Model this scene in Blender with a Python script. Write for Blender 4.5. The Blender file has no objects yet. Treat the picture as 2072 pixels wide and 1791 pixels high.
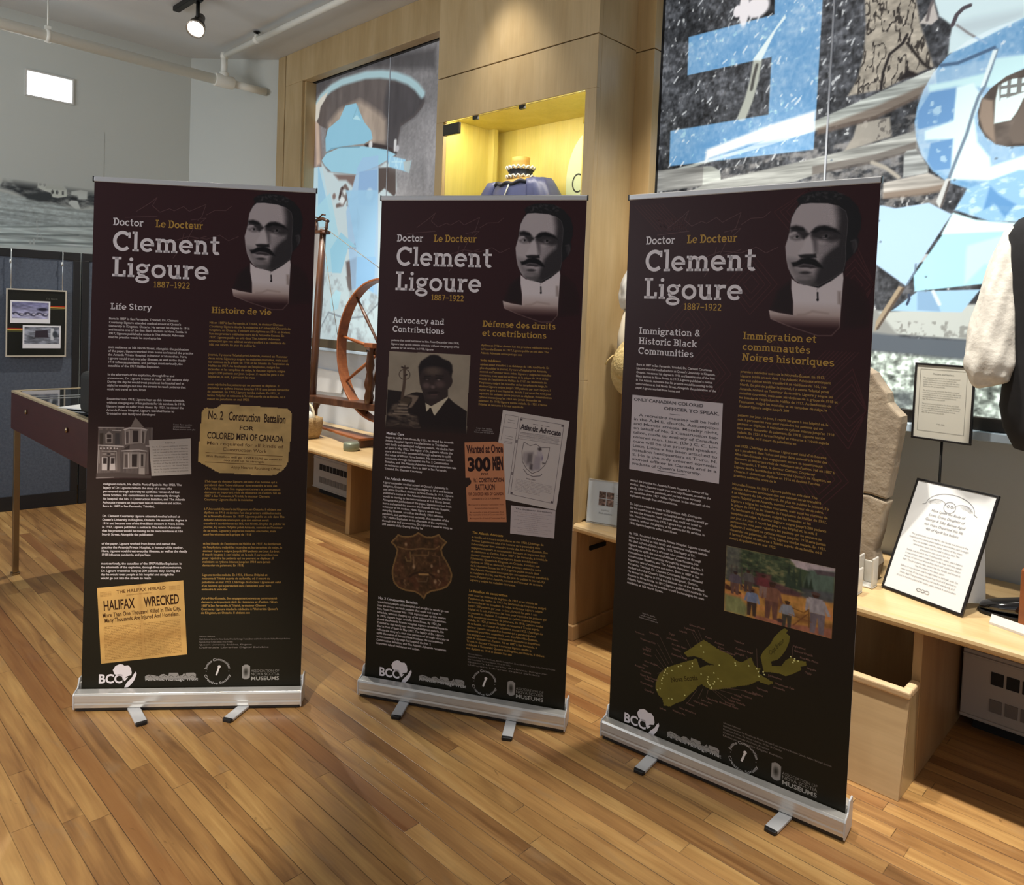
# Museum hall with three roll-up banners in front of a display bench.
import bpy, math, random
import numpy as np
from mathutils import Vector, Matrix

SC = bpy.context.scene
COL = SC.collection
PI = math.pi

# ------------------------------------------------------------------ camera, world, exposure, lights
CAM_POS = (0.0, 0.0, 1.6157)
def make_camera():
    pitch, roll, yaw = 0.0397, 0.0381, -0.779
    sy, cy = math.sin(yaw), math.cos(yaw)
    fwd = Vector((sy*math.cos(pitch), cy*math.cos(pitch), -math.sin(pitch)))
    right = Vector((cy, -sy, 0.0)); up = right.cross(fwd)
    r = right*math.cos(roll) + up*math.sin(roll)
    d = -(up*math.cos(roll) - right*math.sin(roll))
    M = Matrix(((r.x, -d.x, -fwd.x), (r.y, -d.y, -fwd.y), (r.z, -d.z, -fwd.z))).to_4x4()
    M.translation = CAM_POS
    cam = bpy.data.cameras.new('camera'); o = bpy.data.objects.new('camera', cam); COL.objects.link(o)
    o.matrix_world = M
    cam.sensor_fit = 'HORIZONTAL'; cam.sensor_width = 36.0
    cam.lens = 1503.7155/2072*36.0
    cam.shift_x = (1036-1000)/2072; cam.shift_y = (694.233-895.5)/2072
    cam.clip_start = 0.05; cam.clip_end = 60
    SC.camera = o
make_camera()
w = bpy.data.worlds.new('world'); SC.world = w; w.use_nodes = True
w.node_tree.nodes['Background'].inputs[0].default_value = (0.93, 0.96, 1.0, 1)
w.node_tree.nodes['Background'].inputs[1].default_value = 0.34
SC.view_settings.view_transform = 'Standard'; SC.view_settings.look = 'None'
SC.view_settings.gamma = 1.0; SC.view_settings.use_curve_mapping = False
SC.view_settings.exposure = 0.0

def spot(name, loc, aim, power, angle, blend=0.5, size=0.04, col=(1.0, 0.93, 0.82)):
    l = bpy.data.lights.new(name, 'SPOT'); l.energy = power; l.spot_size = math.radians(angle)
    l.spot_blend = blend; l.shadow_soft_size = size; l.color = col
    o = bpy.data.objects.new(name, l); COL.objects.link(o); o.location = loc
    o.rotation_euler = (Vector(aim)-Vector(loc)).to_track_quat('-Z', 'Y').to_euler()
    return o
def area(name, loc, aim, power, sx, sy, col=(1, 1, 1)):
    l = bpy.data.lights.new(name, 'AREA'); l.shape = 'RECTANGLE'; l.size = sx; l.size_y = sy; l.energy = power; l.color = col
    o = bpy.data.objects.new(name, l); COL.objects.link(o); o.location = loc
    o.rotation_euler = (Vector(aim)-Vector(loc)).to_track_quat('-Z', 'Y').to_euler()
    return o
WARM = (1.0, 0.93, 0.82)
# track lamps along the bench (the track runs parallel to the bench just under the ceiling)
spot('track_lamp_light', (-5.44, 2.28, 3.58), (-4.7, 1.5, 0.0), 210, 105, 0.8, 0.03, WARM)
for lx, pw in ((-4.6, 300), (-2.85, 35), (-1.55, 270), (-.55, 270), (.5, 200)):
    spot('track_lamp_light', (lx, 2.62, 3.60), (lx, 3.22, 0.7), pw*1.2, 70, 1.0, 0.05, WARM)
# hall lamps nearer the camera
spot('hall_lamp_light', (-1.1, -1.3, 3.7), (-2.85, .25, 0.0), 700, 38, 0.45, 0.05, WARM)
spot('hall_lamp_light', (-.7, 1.6, 3.7), (-.75, 1.75, 0.0), 100, 44, 0.9, 0.05, WARM)
# added soft bluish fill, out of view at left, to brighten ceiling and back wall
area('added_ceiling_fill', (-4.4, -2.6, 2.2), (-5.0, -0.6, 3.9), 95, 2.2, 1.2, (.95, .98, 1.0))

# ------------------------------------------------------------------ helpers
def s2l(c):
    c = np.asarray(c, float)
    return np.where(c <= 0.04045, c/12.92, ((c+0.055)/1.055)**2.4)
def rgb(r, g, b):
    v = s2l([r/255, g/255, b/255]); return (float(v[0]), float(v[1]), float(v[2]), 1.0)

def newmat(name, base=(.8, .8, .8, 1), rough=0.5, metal=0.0, spec=0.5):
    m = bpy.data.materials.new(name); m.use_nodes = True
    b = m.node_tree.nodes['Principled BSDF']
    b.inputs['Base Color'].default_value = base; b.inputs['Roughness'].default_value = rough
    b.inputs['Metallic'].default_value = metal; b.inputs['Specular IOR Level'].default_value = spec
    return m
def nd(m, t, **kw):
    n = m.node_tree.nodes.new(t)
    for k, v in kw.items(): setattr(n, k, v)
    return n
def lk(m, a, b): m.node_tree.links.new(a, b)
def bsdf(m): return m.node_tree.nodes['Principled BSDF']
def noisy(name, c1, c2, scale=(4, 4, 4), nscale=3.0, detail=6, rough=0.5, metal=0.0, bump=0.0, lo=0.3, hi=0.7, spec=0.5, dist=0.0, bscale=None):
    """two-tone noise material in object coordinates"""
    m = newmat(name, c1, rough, metal, spec)
    tc = nd(m, 'ShaderNodeTexCoord'); mp = nd(m, 'ShaderNodeMapping'); mp.inputs['Scale'].default_value = scale
    n = nd(m, 'ShaderNodeTexNoise'); n.inputs['Scale'].default_value = nscale; n.inputs['Detail'].default_value = detail
    n.inputs['Distortion'].default_value = dist
    r = nd(m, 'ShaderNodeValToRGB'); r.color_ramp.elements[0].position = lo; r.color_ramp.elements[1].position = hi
    r.color_ramp.elements[0].color = c1; r.color_ramp.elements[1].color = c2
    lk(m, tc.outputs['Object'], mp.inputs[0]); lk(m, mp.outputs[0], n.inputs['Vector']); lk(m, n.outputs['Fac'], r.inputs[0])
    lk(m, r.outputs[0], bsdf(m).inputs['Base Color'])
    if bump:
        bn = nd(m, 'ShaderNodeBump'); bn.inputs['Strength'].default_value = bump; bn.inputs['Distance'].default_value = 0.01
        if bscale:
            n2 = nd(m, 'ShaderNodeTexNoise'); n2.inputs['Scale'].default_value = bscale; n2.inputs['Detail'].default_value = 4
            lk(m, tc.outputs['Object'], n2.inputs['Vector']); lk(m, n2.outputs['Fac'], bn.inputs['Height'])
        else: lk(m, n.outputs['Fac'], bn.inputs['Height'])
        lk(m, bn.outputs[0], bsdf(m).inputs['Normal'])
    return m
def wood(name, c1, c2, c3, axis=0, rough=0.4, fine=1.0, coat=0.0):
    """clear-finished ply or timber: long soft grain plus fine streaks along one axis"""
    m = newmat(name, c1, rough)
    tc = nd(m, 'ShaderNodeTexCoord'); mp = nd(m, 'ShaderNodeMapping')
    sc = [4.2*fine, 4.2*fine, 4.2*fine]; sc[axis] = 1.1*fine; mp.inputs['Scale'].default_value = sc
    n = nd(m, 'ShaderNodeTexNoise'); n.inputs['Scale'].default_value = 1.6; n.inputs['Detail'].default_value = 7; n.inputs['Distortion'].default_value = 0.6
    r = nd(m, 'ShaderNodeValToRGB'); e = r.color_ramp.elements
    e[0].position = .30; e[0].color = c1; e[1].position = .72; e[1].color = c3
    e2 = e.new(.5); e2.color = c2
    mp2 = nd(m, 'ShaderNodeMapping'); s2 = [90*fine]*3; s2[axis] = 3*fine; mp2.inputs['Scale'].default_value = s2
    n2 = nd(m, 'ShaderNodeTexNoise'); n2.inputs['Scale'].default_value = 1.0; n2.inputs['Detail'].default_value = 3
    mr = nd(m, 'ShaderNodeMapRange'); mr.inputs[1].default_value = .3; mr.inputs[2].default_value = .7; mr.inputs[3].default_value = .95; mr.inputs[4].default_value = 1.04
    mx = nd(m, 'ShaderNodeMix', data_type='RGBA', blend_type='MULTIPLY'); mx.inputs[0].default_value = 1.0
    lk(m, tc.outputs['Object'], mp.inputs[0]); lk(m, tc.outputs['Object'], mp2.inputs[0])
    lk(m, mp.outputs[0], n.inputs['Vector']); lk(m, mp2.outputs[0], n2.inputs['Vector'])
    lk(m, n.outputs['Fac'], r.inputs[0]); lk(m, n2.outputs['Fac'], mr.inputs[0])
    lk(m, r.outputs[0], mx.inputs[6]); lk(m, mr.outputs[0], mx.inputs[7]); lk(m, mx.outputs[2], bsdf(m).inputs['Base Color'])
    if coat: bsdf(m).inputs['Coat Weight'].default_value = coat; bsdf(m).inputs['Coat Roughness'].default_value = 0.12
    return m
def print_mat(name, rough=0.5, emit=0.0, spec=0.4):
    """printed surface: ink colours come from the sheet's own colour attribute"""
    m = newmat(name, rough=rough, spec=spec)
    a = nd(m, 'ShaderNodeAttribute'); a.attribute_name = 'ink'
    lk(m, a.outputs['Color'], bsdf(m).inputs['Base Color'])
    if emit:   # translucent film: most of its colour comes from the daylight behind it
        mu = nd(m, 'ShaderNodeVectorMath', operation='SCALE'); mu.inputs['Scale'].default_value = .4; lk(m, a.outputs['Color'], mu.inputs[0]); lk(m, mu.outputs[0], bsdf(m).inputs['Base Color'])
        lk(m, a.outputs['Color'], bsdf(m).inputs['Emission Color']); bsdf(m).inputs['Emission Strength'].default_value = emit
    return m

class MB:
    """collects simple solids; build() links them as one mesh object"""
    def __init__(s): s.v = []; s.f = []; s.sm = []
    def add(s, vs, fs, smooth=False):
        o = len(s.v); s.v += [tuple(map(float, p)) for p in vs]; s.f += [tuple(i+o for i in f) for f in fs]; s.sm += [smooth]*len(fs); return s
    def box(s, a, b, M=None):
        x0, y0, z0 = a; x1, y1, z1 = b
        vs = [Vector(p) for p in ((x0, y0, z0), (x1, y0, z0), (x1, y1, z0), (x0, y1, z0), (x0, y0, z1), (x1, y0, z1), (x1, y1, z1), (x0, y1, z1))]
        if M is not None: vs = [M @ p for p in vs]
        return s.add(vs, [(0, 3, 2, 1), (4, 5, 6, 7), (0, 1, 5, 4), (1, 2, 6, 5), (2, 3, 7, 6), (3, 0, 4, 7)])
    def hexa(s, bot, top):
        return s.add(list(bot)+list(top), [(3, 2, 1, 0), (4, 5, 6, 7), (0, 1, 5, 4), (1, 2, 6, 5), (2, 3, 7, 6), (3, 0, 4, 7)])
    def prism(s, pts, d, fn=None, smooth=False):
        """pts: 2-D outline (ccw); extruded 0..d; fn maps (a,b,t) to 3-D"""
        n = len(pts); fn = fn or (lambda a, b, t: (a, t, b))
        vs = [fn(a, b, 0) for a, b in pts]+[fn(a, b, d) for a, b in pts]
        fs = [tuple(range(n)), tuple(range(2*n-1, n-1, -1))]+[(i, i+n, (i+1) % n+n, (i+1) % n) for i in range(n)]
        o = len(s.v); s.add(vs, fs); 
        if smooth:
            for k in range(len(s.f)-n, len(s.f)): s.sm[k] = True
        return s
    def tube(s, pts, r, seg=12, caps=True, smooth=True, closed=False):
        """round bar along a polyline; r is a number or a list"""
        P = [Vector(p) for p in pts]; n = len(P); R = r if isinstance(r, (list, tuple)) else [r]*n
        o = len(s.v); prev = None; vs = []
        for i, p in enumerate(P):
            if closed: t = P[(i+1) % n]-P[i-1]
            else: t = (P[min(i+1, n-1)]-P[max(i-1, 0)])
            t.normalize()
            a = prev if prev is not None else (Vector((0, 0, 1)) if abs(t.z) < .9 else Vector((1, 0, 0)))
            x = (a - t*a.dot(t)).normalized(); y = t.cross(x); prev = x
            for k in range(seg):
                an = 2*PI*k/seg; vs.append(p + (x*math.cos(an)+y*math.sin(an))*R[i])
        fs = []
        for i in range(n if closed else n-1):
            j = (i+1) % n
            for k in range(seg): fs.append((i*seg+k, i*seg+(k+1) % seg, j*seg+(k+1) % seg, j*seg+k))
        s.add(vs, fs, smooth)
        if caps and not closed:
            s.f.append(tuple(o+k for k in range(seg-1, -1, -1))); s.f.append(tuple(o+(n-1)*seg+k for k in range(seg))); s.sm += [False, False]
        return s
    def lathe(s, prof, c=(0, 0, 0), seg=24, M=None, sx=1.0, sy=1.0, cap=True):
        """prof: list of (radius, height)"""
        vs = []; n = len(prof)
        for r, h in prof:
            for k in range(seg):
                a = 2*PI*k/seg; p = Vector((r*math.cos(a)*sx, r*math.sin(a)*sy, h)); p = (M @ p) if M is not None else p
                vs.append(p+Vector(c))
        fs = [(i*seg+k, i*seg+(k+1) % seg, (i+1)*seg+(k+1) % seg, (i+1)*seg+k) for i in range(n-1) for k in range(seg)]
        o = len(s.v); s.add(vs, fs, True)
        if cap and prof[0][0] > 1e-5: s.f.append(tuple(o+k for k in range(seg-1, -1, -1))); s.sm.append(False)
        if cap and prof[-1][0] > 1e-5: s.f.append(tuple(o+(n-1)*seg+k for k in range(seg))); s.sm.append(False)
        return s
    def loft(s, rings, smooth=True, cap=True):
        n = len(rings[0]); vs = [p for r in rings for p in r]
        fs = [(i*n+k, i*n+(k+1) % n, (i+1)*n+(k+1) % n, (i+1)*n+k) for i in range(len(rings)-1) for k in range(n)]
        o = len(s.v); s.add(vs, fs, smooth)
        if cap:
            s.f.append(tuple(o+k for k in range(n-1, -1, -1))); s.f.append(tuple(o+(len(rings)-1)*n+k for k in range(n))); s.sm += [False, False]
        return s
    def build(s, name, mat, parent=None, bevel=0.0, seg=2, subsurf=0, loc=None, org=None):
        vs = s.v
        if org is not None: vs = [(p[0]-org[0], p[1]-org[1], p[2]-org[2]) for p in vs]; loc = loc if parent is not None else org
        me = bpy.data.meshes.new(name); me.from_pydata(vs, [], s.f); me.update()
        me.polygons.foreach_set('use_smooth', s.sm)
        me.materials.append(mat)
        o = bpy.data.objects.new(name, me); COL.objects.link(o)
        if parent is not None: o.parent = parent
        if loc is not None: o.location = loc
        if bevel:
            b = o.modifiers.new('soft_edge', 'BEVEL'); b.width = bevel; b.segments = seg; b.limit_method = 'ANGLE'; b.angle_limit = math.radians(50)
        if subsurf:
            u = o.modifiers.new('smooth', 'SUBSURF'); u.levels = subsurf; u.render_levels = subsurf
        return o
def empty(name, loc=(0, 0, 0), rz=0.0, M=None):
    o = bpy.data.objects.new(name, None); o.empty_display_size = 0.1; COL.objects.link(o)
    if M is not None: o.matrix_world = M
    else: o.location = loc; o.rotation_euler = (0, 0, rz)
    return o
def tag(o, label=None, cat=None, group=None, kind=None):
    if label: o['label'] = label
    if cat: o['category'] = cat
    if group: o['group'] = group
    if kind: o['kind'] = kind
    return o
def struct(o): o['kind'] = 'structure'; return o
def plabel(o, label): o['label'] = label; return o

# ------------------------------------------------------------------ flat printing: pictures and lettering
class Pic:
    """a picture painted on a fine grid in the coordinates of the surface that carries it"""
    def __init__(s, x0, y0, x1, y1, nx, ny, base):
        s.x = np.linspace(x0, x1, nx); s.y = np.linspace(y0, y1, ny)
        s.X, s.Y = np.meshgrid(s.x, s.y); s.C = np.zeros((ny, nx, 3)); s.C[:] = np.array(base)/255.0
    @staticmethod
    def col(c):
        if isinstance(c, (int, float)): c = (c, c*.97, c*.98)
        return np.array(c, float)/255.0
    def blend(s, m, c, mode='mix'):
        c = s.col(c) if not isinstance(c, np.ndarray) else c
        m = m[..., None]
        if mode == 'mix': s.C = s.C*(1-m)+c*m
        elif mode == 'screen': s.C = s.C*(1-m)+(1-(1-s.C)*(1-c))*m
        elif mode == 'mult': s.C = s.C*(1-m)+s.C*c*m
    def pmask(s, pts, soft):
        P = np.array(pts, float); n = len(P)
        inside = np.zeros(s.X.shape, bool); d2 = np.full(s.X.shape, 1e18)
        for i in range(n):
            x1, y1 = P[i]; x2, y2 = P[(i+1) % n]
            if y1 != y2:
                c = ((y1 > s.Y) != (y2 > s.Y)) & (s.X < (x2-x1)*(s.Y-y1)/(y2-y1)+x1); inside ^= c
            ex, ey = x2-x1, y2-y1; L = ex*ex+ey*ey+1e-12
            t = np.clip(((s.X-x1)*ex+(s.Y-y1)*ey)/L, 0, 1)
            d2 = np.minimum(d2, (s.X-x1-t*ex)**2+(s.Y-y1-t*ey)**2)
        d = np.sqrt(d2); d = np.where(inside, -d, d)
        return np.clip(0.5-d/max(soft, 1e-6), 0, 1)
    def poly(s, pts, c, soft=1.0, a=1.0, mode='mix'):
        s.blend(s.pmask(pts, soft)*a, c, mode); return s
    def ell(s, p, rx, ry, c, rot=0.0, soft=0.3, a=1.0, mode='mix'):
        cx, cy = p if not isinstance(p, list) else p[0]
        dx, dy = s.X-cx, s.Y-cy; co, si = math.cos(rot), math.sin(rot)
        d = np.sqrt(((dx*co+dy*si)/rx)**2+((-dx*si+dy*co)/ry)**2)
        m = np.clip((1+soft/2-d)/max(soft, 1e-6), 0, 1); s.blend(m*a, c, mode); return s
    def line(s, pts, w, c, soft=1.0, a=1.0, mode='mix'):
        d2 = np.full(s.X.shape, 1e18)
        for (x1, y1), (x2, y2) in zip(pts[:-1], pts[1:]):
            ex, ey = x2-x1, y2-y1; L = ex*ex+ey*ey+1e-12
            t = np.clip(((s.X-x1)*ex+(s.Y-y1)*ey)/L, 0, 1)
            d2 = np.minimum(d2, (s.X-x1-t*ex)**2+(s.Y-y1-t*ey)**2)
        s.blend(np.clip(0.5-(np.sqrt(d2)-w/2)/max(soft, 1e-6), 0, 1)*a, c, mode); return s
    def noise(s, sx, sy, seed, octv=3):
        """smooth value noise, cell size sx by sy, about -1..1"""
        out = np.zeros(s.X.shape); amp = 1.0; tot = 0
        for k in range(octv):
            rs = np.random.RandomState(seed+k*17)
            gx = (s.x-s.x.min())/abs(sx)*2**k; gy = abs(s.y-s.y[0])/abs(sy)*2**k
            R = rs.rand(int(gy.max())+3, int(gx.max())+3)*2-1
            ix = gx.astype(int); iy = gy.astype(int); fx = gx-ix; fy = gy-iy
            fx = fx*fx*(3-2*fx); fy = fy*fy*(3-2*fy)
            A = R[np.ix_(iy, ix)]; B = R[np.ix_(iy, ix+1)]; Cc = R[np.ix_(iy+1, ix)]; D = R[np.ix_(iy+1, ix+1)]
            out += amp*((A*(1-fx)+B*fx)*(1-fy)[:, None]+(Cc*(1-fx)+D*fx)*fy[:, None]); tot += amp; amp *= .55
        return out/tot*1.6
    def texture(s, m, amount, n):
        s.C = s.C*(1+(m*amount*n)[..., None])

class Sheet:
    """everything printed on one flat face, gathered into one mesh with ink colours"""
    def __init__(s, fn): s.fn = fn; s.V = []; s.F = []; s.K = []; s.n = 0
    def put(s, uv, faces, colors, layer):
        uv = np.asarray(uv, float); s.V.append(np.column_stack([uv, np.full(len(uv), layer)]))
        s.F += [tuple(i+s.n for i in f) for f in faces]; c = np.asarray(colors, float)
        s.K.append(np.tile(c, (len(uv), 1)) if c.ndim == 1 else c); s.n += len(uv)
    def rect(s, x0, y0, x1, y1, c, layer): s.put([(x0, y0), (x1, y0), (x1, y1), (x0, y1)], [(0, 1, 2, 3)], np.array(c)/255., layer)
    def poly(s, pts, c, layer): s.put(pts, [tuple(range(len(pts)))], np.array(c)/255., layer)
    def bar(s, pts, w, c, layer):
        for (x1, y1), (x2, y2) in zip(pts[:-1], pts[1:]):
            L = math.hypot(x2-x1, y2-y1) or 1; nx, ny = -(y2-y1)/L*w/2, (x2-x1)/L*w/2
            s.put([(x1+nx, y1+ny), (x2+nx, y2+ny), (x2-nx, y2-ny), (x1-nx, y1-ny)], [(0, 1, 2, 3)], np.array(c)/255., layer)
    def pic(s, P, layer, mask=None, fn=None):
        ny, nx = P.X.shape; uv = np.column_stack([P.X.ravel(), P.Y.ravel()])
        if fn: uv = fn(uv)
        j, i = np.meshgrid(np.arange(ny-1), np.arange(nx-1), indexing='ij'); a = (j*nx+i).ravel()
        fs = np.column_stack([a, a+1, a+nx+1, a+nx])
        if mask is not None:
            mk = mask.ravel(); keep = mk[fs].any(1); fs = fs[keep]
            used = np.unique(fs); re = np.zeros(nx*ny, int); re[used] = np.arange(len(used)); fs = re[fs]; uv = uv[used]; col = P.C.reshape(-1, 3)[used]
        else: col = P.C.reshape(-1, 3)
        s.put(uv, [tuple(int(v) for v in f) for f in fs], np.clip(col, 0, 1), layer)
    def text(s, txt, x, y, size, c, layer, font='sans', bold=0.0, sx=1.0, shear=0.0, anchor='l', fn=None, width=None, track=0.0):
        """size = cap height; y = baseline (downwards positive)"""
        W = text_width(txt, size, font, sx, track)
        if width: sx *= width/W; W = width
        x0 = x-(W if anchor == 'r' else W/2 if anchor == 'c' else 0)
        vs = []; fs = []; n = 0; pen = 0.0
        for ch in txt:
            gv, gf, adv = glyph(ch, font, bold)
            if len(gv):
                vs.append(np.column_stack([x0+(gv[:, 0]+pen+gv[:, 1]*shear)*size*sx, y-gv[:, 1]*size]))
                fs += [tuple(i+n for i in f) for f in gf]; n += len(gv)
            pen += adv+track
        if not vs: return
        uv = np.vstack(vs)
        if fn: uv = fn(uv)
        s.put(uv, fs, np.array(c)/255., layer)
    def build(s, name, mat, parent=None):
        V = np.vstack(s.V); K = np.vstack(s.K); P = s.fn(V)
        me = bpy.data.meshes.new(name); me.from_pydata(P.tolist(), [], s.F); me.update()
        a = me.color_attributes.new('ink', 'FLOAT_COLOR', 'POINT')
        a.data.foreach_set('color', np.column_stack([s2l(K), np.ones(len(K))]).astype(np.float32).ravel())
        me.materials.append(mat); o = bpy.data.objects.new(name, me); COL.objects.link(o)
        if parent is not None: o.parent = parent
        return o

_GL = {}
def _font_mesh(txt, bold):
    cu = bpy.data.curves.new('type', 'FONT'); cu.body = txt; cu.resolution_u = 3; cu.offset = bold; cu.fill_mode = 'FRONT' if hasattr(cu, 'fill_mode') else cu.fill_mode
    o = bpy.data.objects.new('type', cu); COL.objects.link(o); bpy.context.view_layer.update()
    me = o.evaluated_get(bpy.context.evaluated_depsgraph_get()).to_mesh()
    v = np.array([tuple(p.co)[:2] for p in me.vertices]) if len(me.vertices) else np.zeros((0, 2)); f = [tuple(p.vertices) for p in me.polygons]
    o.evaluated_get(bpy.context.evaluated_depsgraph_get()).to_mesh_clear()
    bpy.data.objects.remove(o); bpy.data.curves.remove(cu)
    return v, f
_REF = {}
def glyph(ch, font, bold):
    if font == 'slab': return slab_glyph(ch)
    k = (ch, round(bold, 3))
    if k not in _GL:
        if not _REF:
            v, _ = _font_mesh('H', 0.0); _REF['cap'] = v[:, 1].max(); v, _ = _font_mesh('|', 0.0); _REF['bar'] = v[:, 0].max()
        v, _ = _font_mesh(ch+'|', 0.0); adv = (v[:, 0].max()-_REF['bar'])/_REF['cap']
        v, f = _font_mesh(ch, bold) if ch != ' ' else (np.zeros((0, 2)), [])
        _GL[k] = (v/_REF['cap'] if len(v) else v, f, adv)
    return _GL[k]
def text_width(txt, size, font='sans', sx=1.0, track=0.0):
    return sum(glyph(c, font, 0.0)[2]+track for c in txt)*size*sx

# slab-serif display letters: stems, bowls and slabs in hundredths of the cap height
SW = 15.5
def _stroke(pts, w=SW):
    P = np.array(pts, float); n = len(P); T = np.zeros_like(P)
    T[1:-1] = P[2:]-P[:-2]; T[0] = P[1]-P[0]; T[-1] = P[-1]-P[-2]
    T /= np.linalg.norm(T, axis=1)[:, None]; N = np.column_stack([-T[:, 1], T[:, 0]])*w/2
    return np.vstack([P+N, P-N]), [(i, i+n, i+1+n, i+1) for i in range(n-1)]
def A(cx, cy, rx, ry, a0, a1, w=SW):
    t = np.radians(np.linspace(a0, a1, max(6, int(abs(a1-a0)/12)+1))); return _stroke(np.column_stack([cx+rx*np.cos(t), cy+ry*np.sin(t)]), w)
def L(*p, w=SW): return _stroke(p, w)
def R(x0, y0, x1, y1): return np.array([(x0, y0), (x1, y0), (x1, y1), (x0, y1)], float), [(0, 1, 2, 3)]
def D(cx, cy, r): t = np.linspace(0, 2*PI, 17)[:-1]; return np.column_stack([cx+r*np.cos(t), cy+r*np.sin(t)]), [tuple(range(16))]
def _stem(x, h, top=True): return [R(x, 0, x+16, h), R(x-8, 0, x+24, 11)]+([R(x-9, h-11, x+8, h)] if top else [])
def _arch(x): return [A(x+27, 44, 19, 18, 175, 0), R(x+38, 0, x+54, 45), R(x+31, 0, x+62, 11)]
SLAB = {
 'l': (_stem(9, 100), 36), 'i': (_stem(9, 70)+[D(17, 90, 9.5)], 36), 'n': (_stem(9, 70)+_arch(9), 76), 'h': (_stem(9, 100)+_arch(9), 76),
 'm': (_stem(9, 70)+_arch(9)+_arch(47), 113), 'r': (_stem(9, 70)+[A(43, 40, 26, 22, 165, 68)], 56),
 'u': ([R(9, 24, 25, 70), R(0, 59, 17, 70), A(36, 25, 19, 18, 180, 365), R(47, 0, 63, 70), R(38, 59, 55, 70), R(55, 0, 71, 11)], 76),
 'e': ([A(35, 35, 27, 27.5, 0, 318), R(12, 30, 69, 41)], 73), 'c': ([A(35, 35, 27, 27.5, 42, 318)], 66), 'o': ([A(36, 35, 28, 27.5, 0, 360)], 74),
 'a': ([A(30, 21, 19, 14.5, 0, 360, 13), R(45, 0, 61, 48), A(34, 45, 19, 18, 0, 145, 14), R(54, 0, 70, 11)], 74),
 'd': ([A(33, 35, 25, 27.5, 0, 360), R(50, 0, 66, 100), R(39, 89, 58, 100), R(58, 0, 74, 11)], 78),
 'b': ([R(9, 0, 25, 100), R(0, 89, 17, 100), A(41, 35, 25, 27.5, 0, 360)], 76),
 'g': ([A(33, 46, 23, 17.5, 0, 360, 14), A(34, -9, 28, 14, 0, 360, 13), L((20, 32), (14, 22), (20, 12), (46, 7), w=13), L((48, 58), (70, 66), w=12)], 74),
 'q': ([A(33, 35, 25, 27.5, 0, 360), R(50, -28, 66, 70), R(42, -28, 74, -17)], 76),
 'y': ([L((10, 66), (34, 4)), L((60, 66), (34, 4), (24, -20), (8, -22), w=14), R(-2, 59, 24, 70), R(46, 59, 70, 70)], 68),
 'v': ([L((11, 66), (35, 5)), L((59, 66), (35, 5)), R(-1, 59, 25, 70), R(46, 59, 70, 70)], 70),
 's': ([A(31, 50, 19, 13, 25, 268, 14), A(31, 21, 20, 14, 90, -155, 14)], 62),
 't': ([R(14, 16, 30, 92), R(2, 59, 48, 70), A(36, 21, 14, 14, 180, 312)], 54), 'f': ([R(12, 0, 28, 80), R(2, 0, 42, 11), R(2, 59, 44, 70), A(37, 79, 17, 14, 180, 55)], 48),
 'k': (_stem(9, 100)+[L((22, 30), (54, 66)), L((32, 40), (60, 5)), R(42, 59, 70, 70), R(48, 0, 76, 11)], 76),
 'L': ([R(12, 0, 30, 100), R(0, 0, 66, 13), R(0, 87, 44, 100), R(53, 0, 66, 32)], 72), 'D': ([R(12, 0, 30, 100), R(0, 0, 40, 13), R(0, 87, 40, 100), A(38, 50, 35, 43, -90, 90, 18)], 86),
 'C': ([A(48, 50, 39, 42.5, 46, 314, 17.5), R(75, 66, 86, 96)], 92), 'S': ([A(36, 73, 24, 19.5, 20, 268, 16), A(36, 27, 25, 19.5, 90, -160, 16)], 74),
 'H': ([R(12, 0, 30, 100), R(62, 0, 80, 100), R(30, 44, 62, 58), R(0, 0, 42, 12), R(50, 0, 92, 12), R(0, 88, 42, 100), R(50, 88, 92, 100)], 98),
 'A': ([L((14, 8), (44, 98), w=17), L((76, 8), (46, 98), w=17), R(24, 28, 66, 41), R(0, 0, 34, 12), R(56, 0, 92, 12)], 94),
 'N': ([R(12, 0, 27, 100), R(68, 0, 83, 100), L((20, 98), (75, 2), w=18), R(0, 0, 38, 12), R(0, 88, 26, 100), R(57, 88, 95, 100)], 100),
 'I': ([R(12, 0, 30, 100), R(0, 0, 42, 12), R(0, 88, 42, 100)], 48),
 'B': ([R(12, 0, 30, 100), R(0, 0, 40, 13), R(0, 87, 38, 100), R(28, 45, 44, 57), A(40, 71, 22, 22.5, -90, 90, 16), A(42, 29, 25, 22.5, -90, 90, 16)], 80),
 '1': ([R(20, 0, 35, 100), L((8, 80), (28, 96), w=13), R(8, 0, 48, 11)], 54), '8': ([A(34, 74, 20, 19, 0, 360, 14), A(34, 28, 24, 21, 0, 360, 14)], 68),
 '7': ([R(6, 87, 62, 100), L((56, 90), (24, 0), w=15)], 64), '9': ([A(34, 66, 23, 26, 0, 360, 14), L((57, 66), (54, 34), (40, 8), (22, 5), w=14)], 68),
 '2': ([A(32, 70, 22, 23, 160, -35, 14), L((50, 57), (14, 8), w=14), R(8, 0, 62, 12)], 68), '–': ([R(6, 38, 66, 50)], 72),
 '&': ([A(36, 76, 17, 17, 0, 360, 13), A(34, 28, 24, 21, 60, 330, 14), L((26, 62), (72, 6), w=14), L((64, 50), (52, 20), w=12)], 86), ' ': ([], 30),
}
SLAB['é'] = (SLAB['e'][0]+[L((30, 80), (46, 98), w=11)], 73)
_SG = {}
def slab_glyph(ch):
    if ch not in _SG:
        parts, adv = SLAB[ch]; vs = []; fs = []; n = 0
        for v, f in parts: vs.append(v/100.0); fs += [tuple(i+n for i in q) for q in f]; n += len(v)
        _SG[ch] = (np.vstack(vs) if vs else np.zeros((0, 2)), fs, (adv+3)/100.0)
    return _SG[ch]

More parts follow.
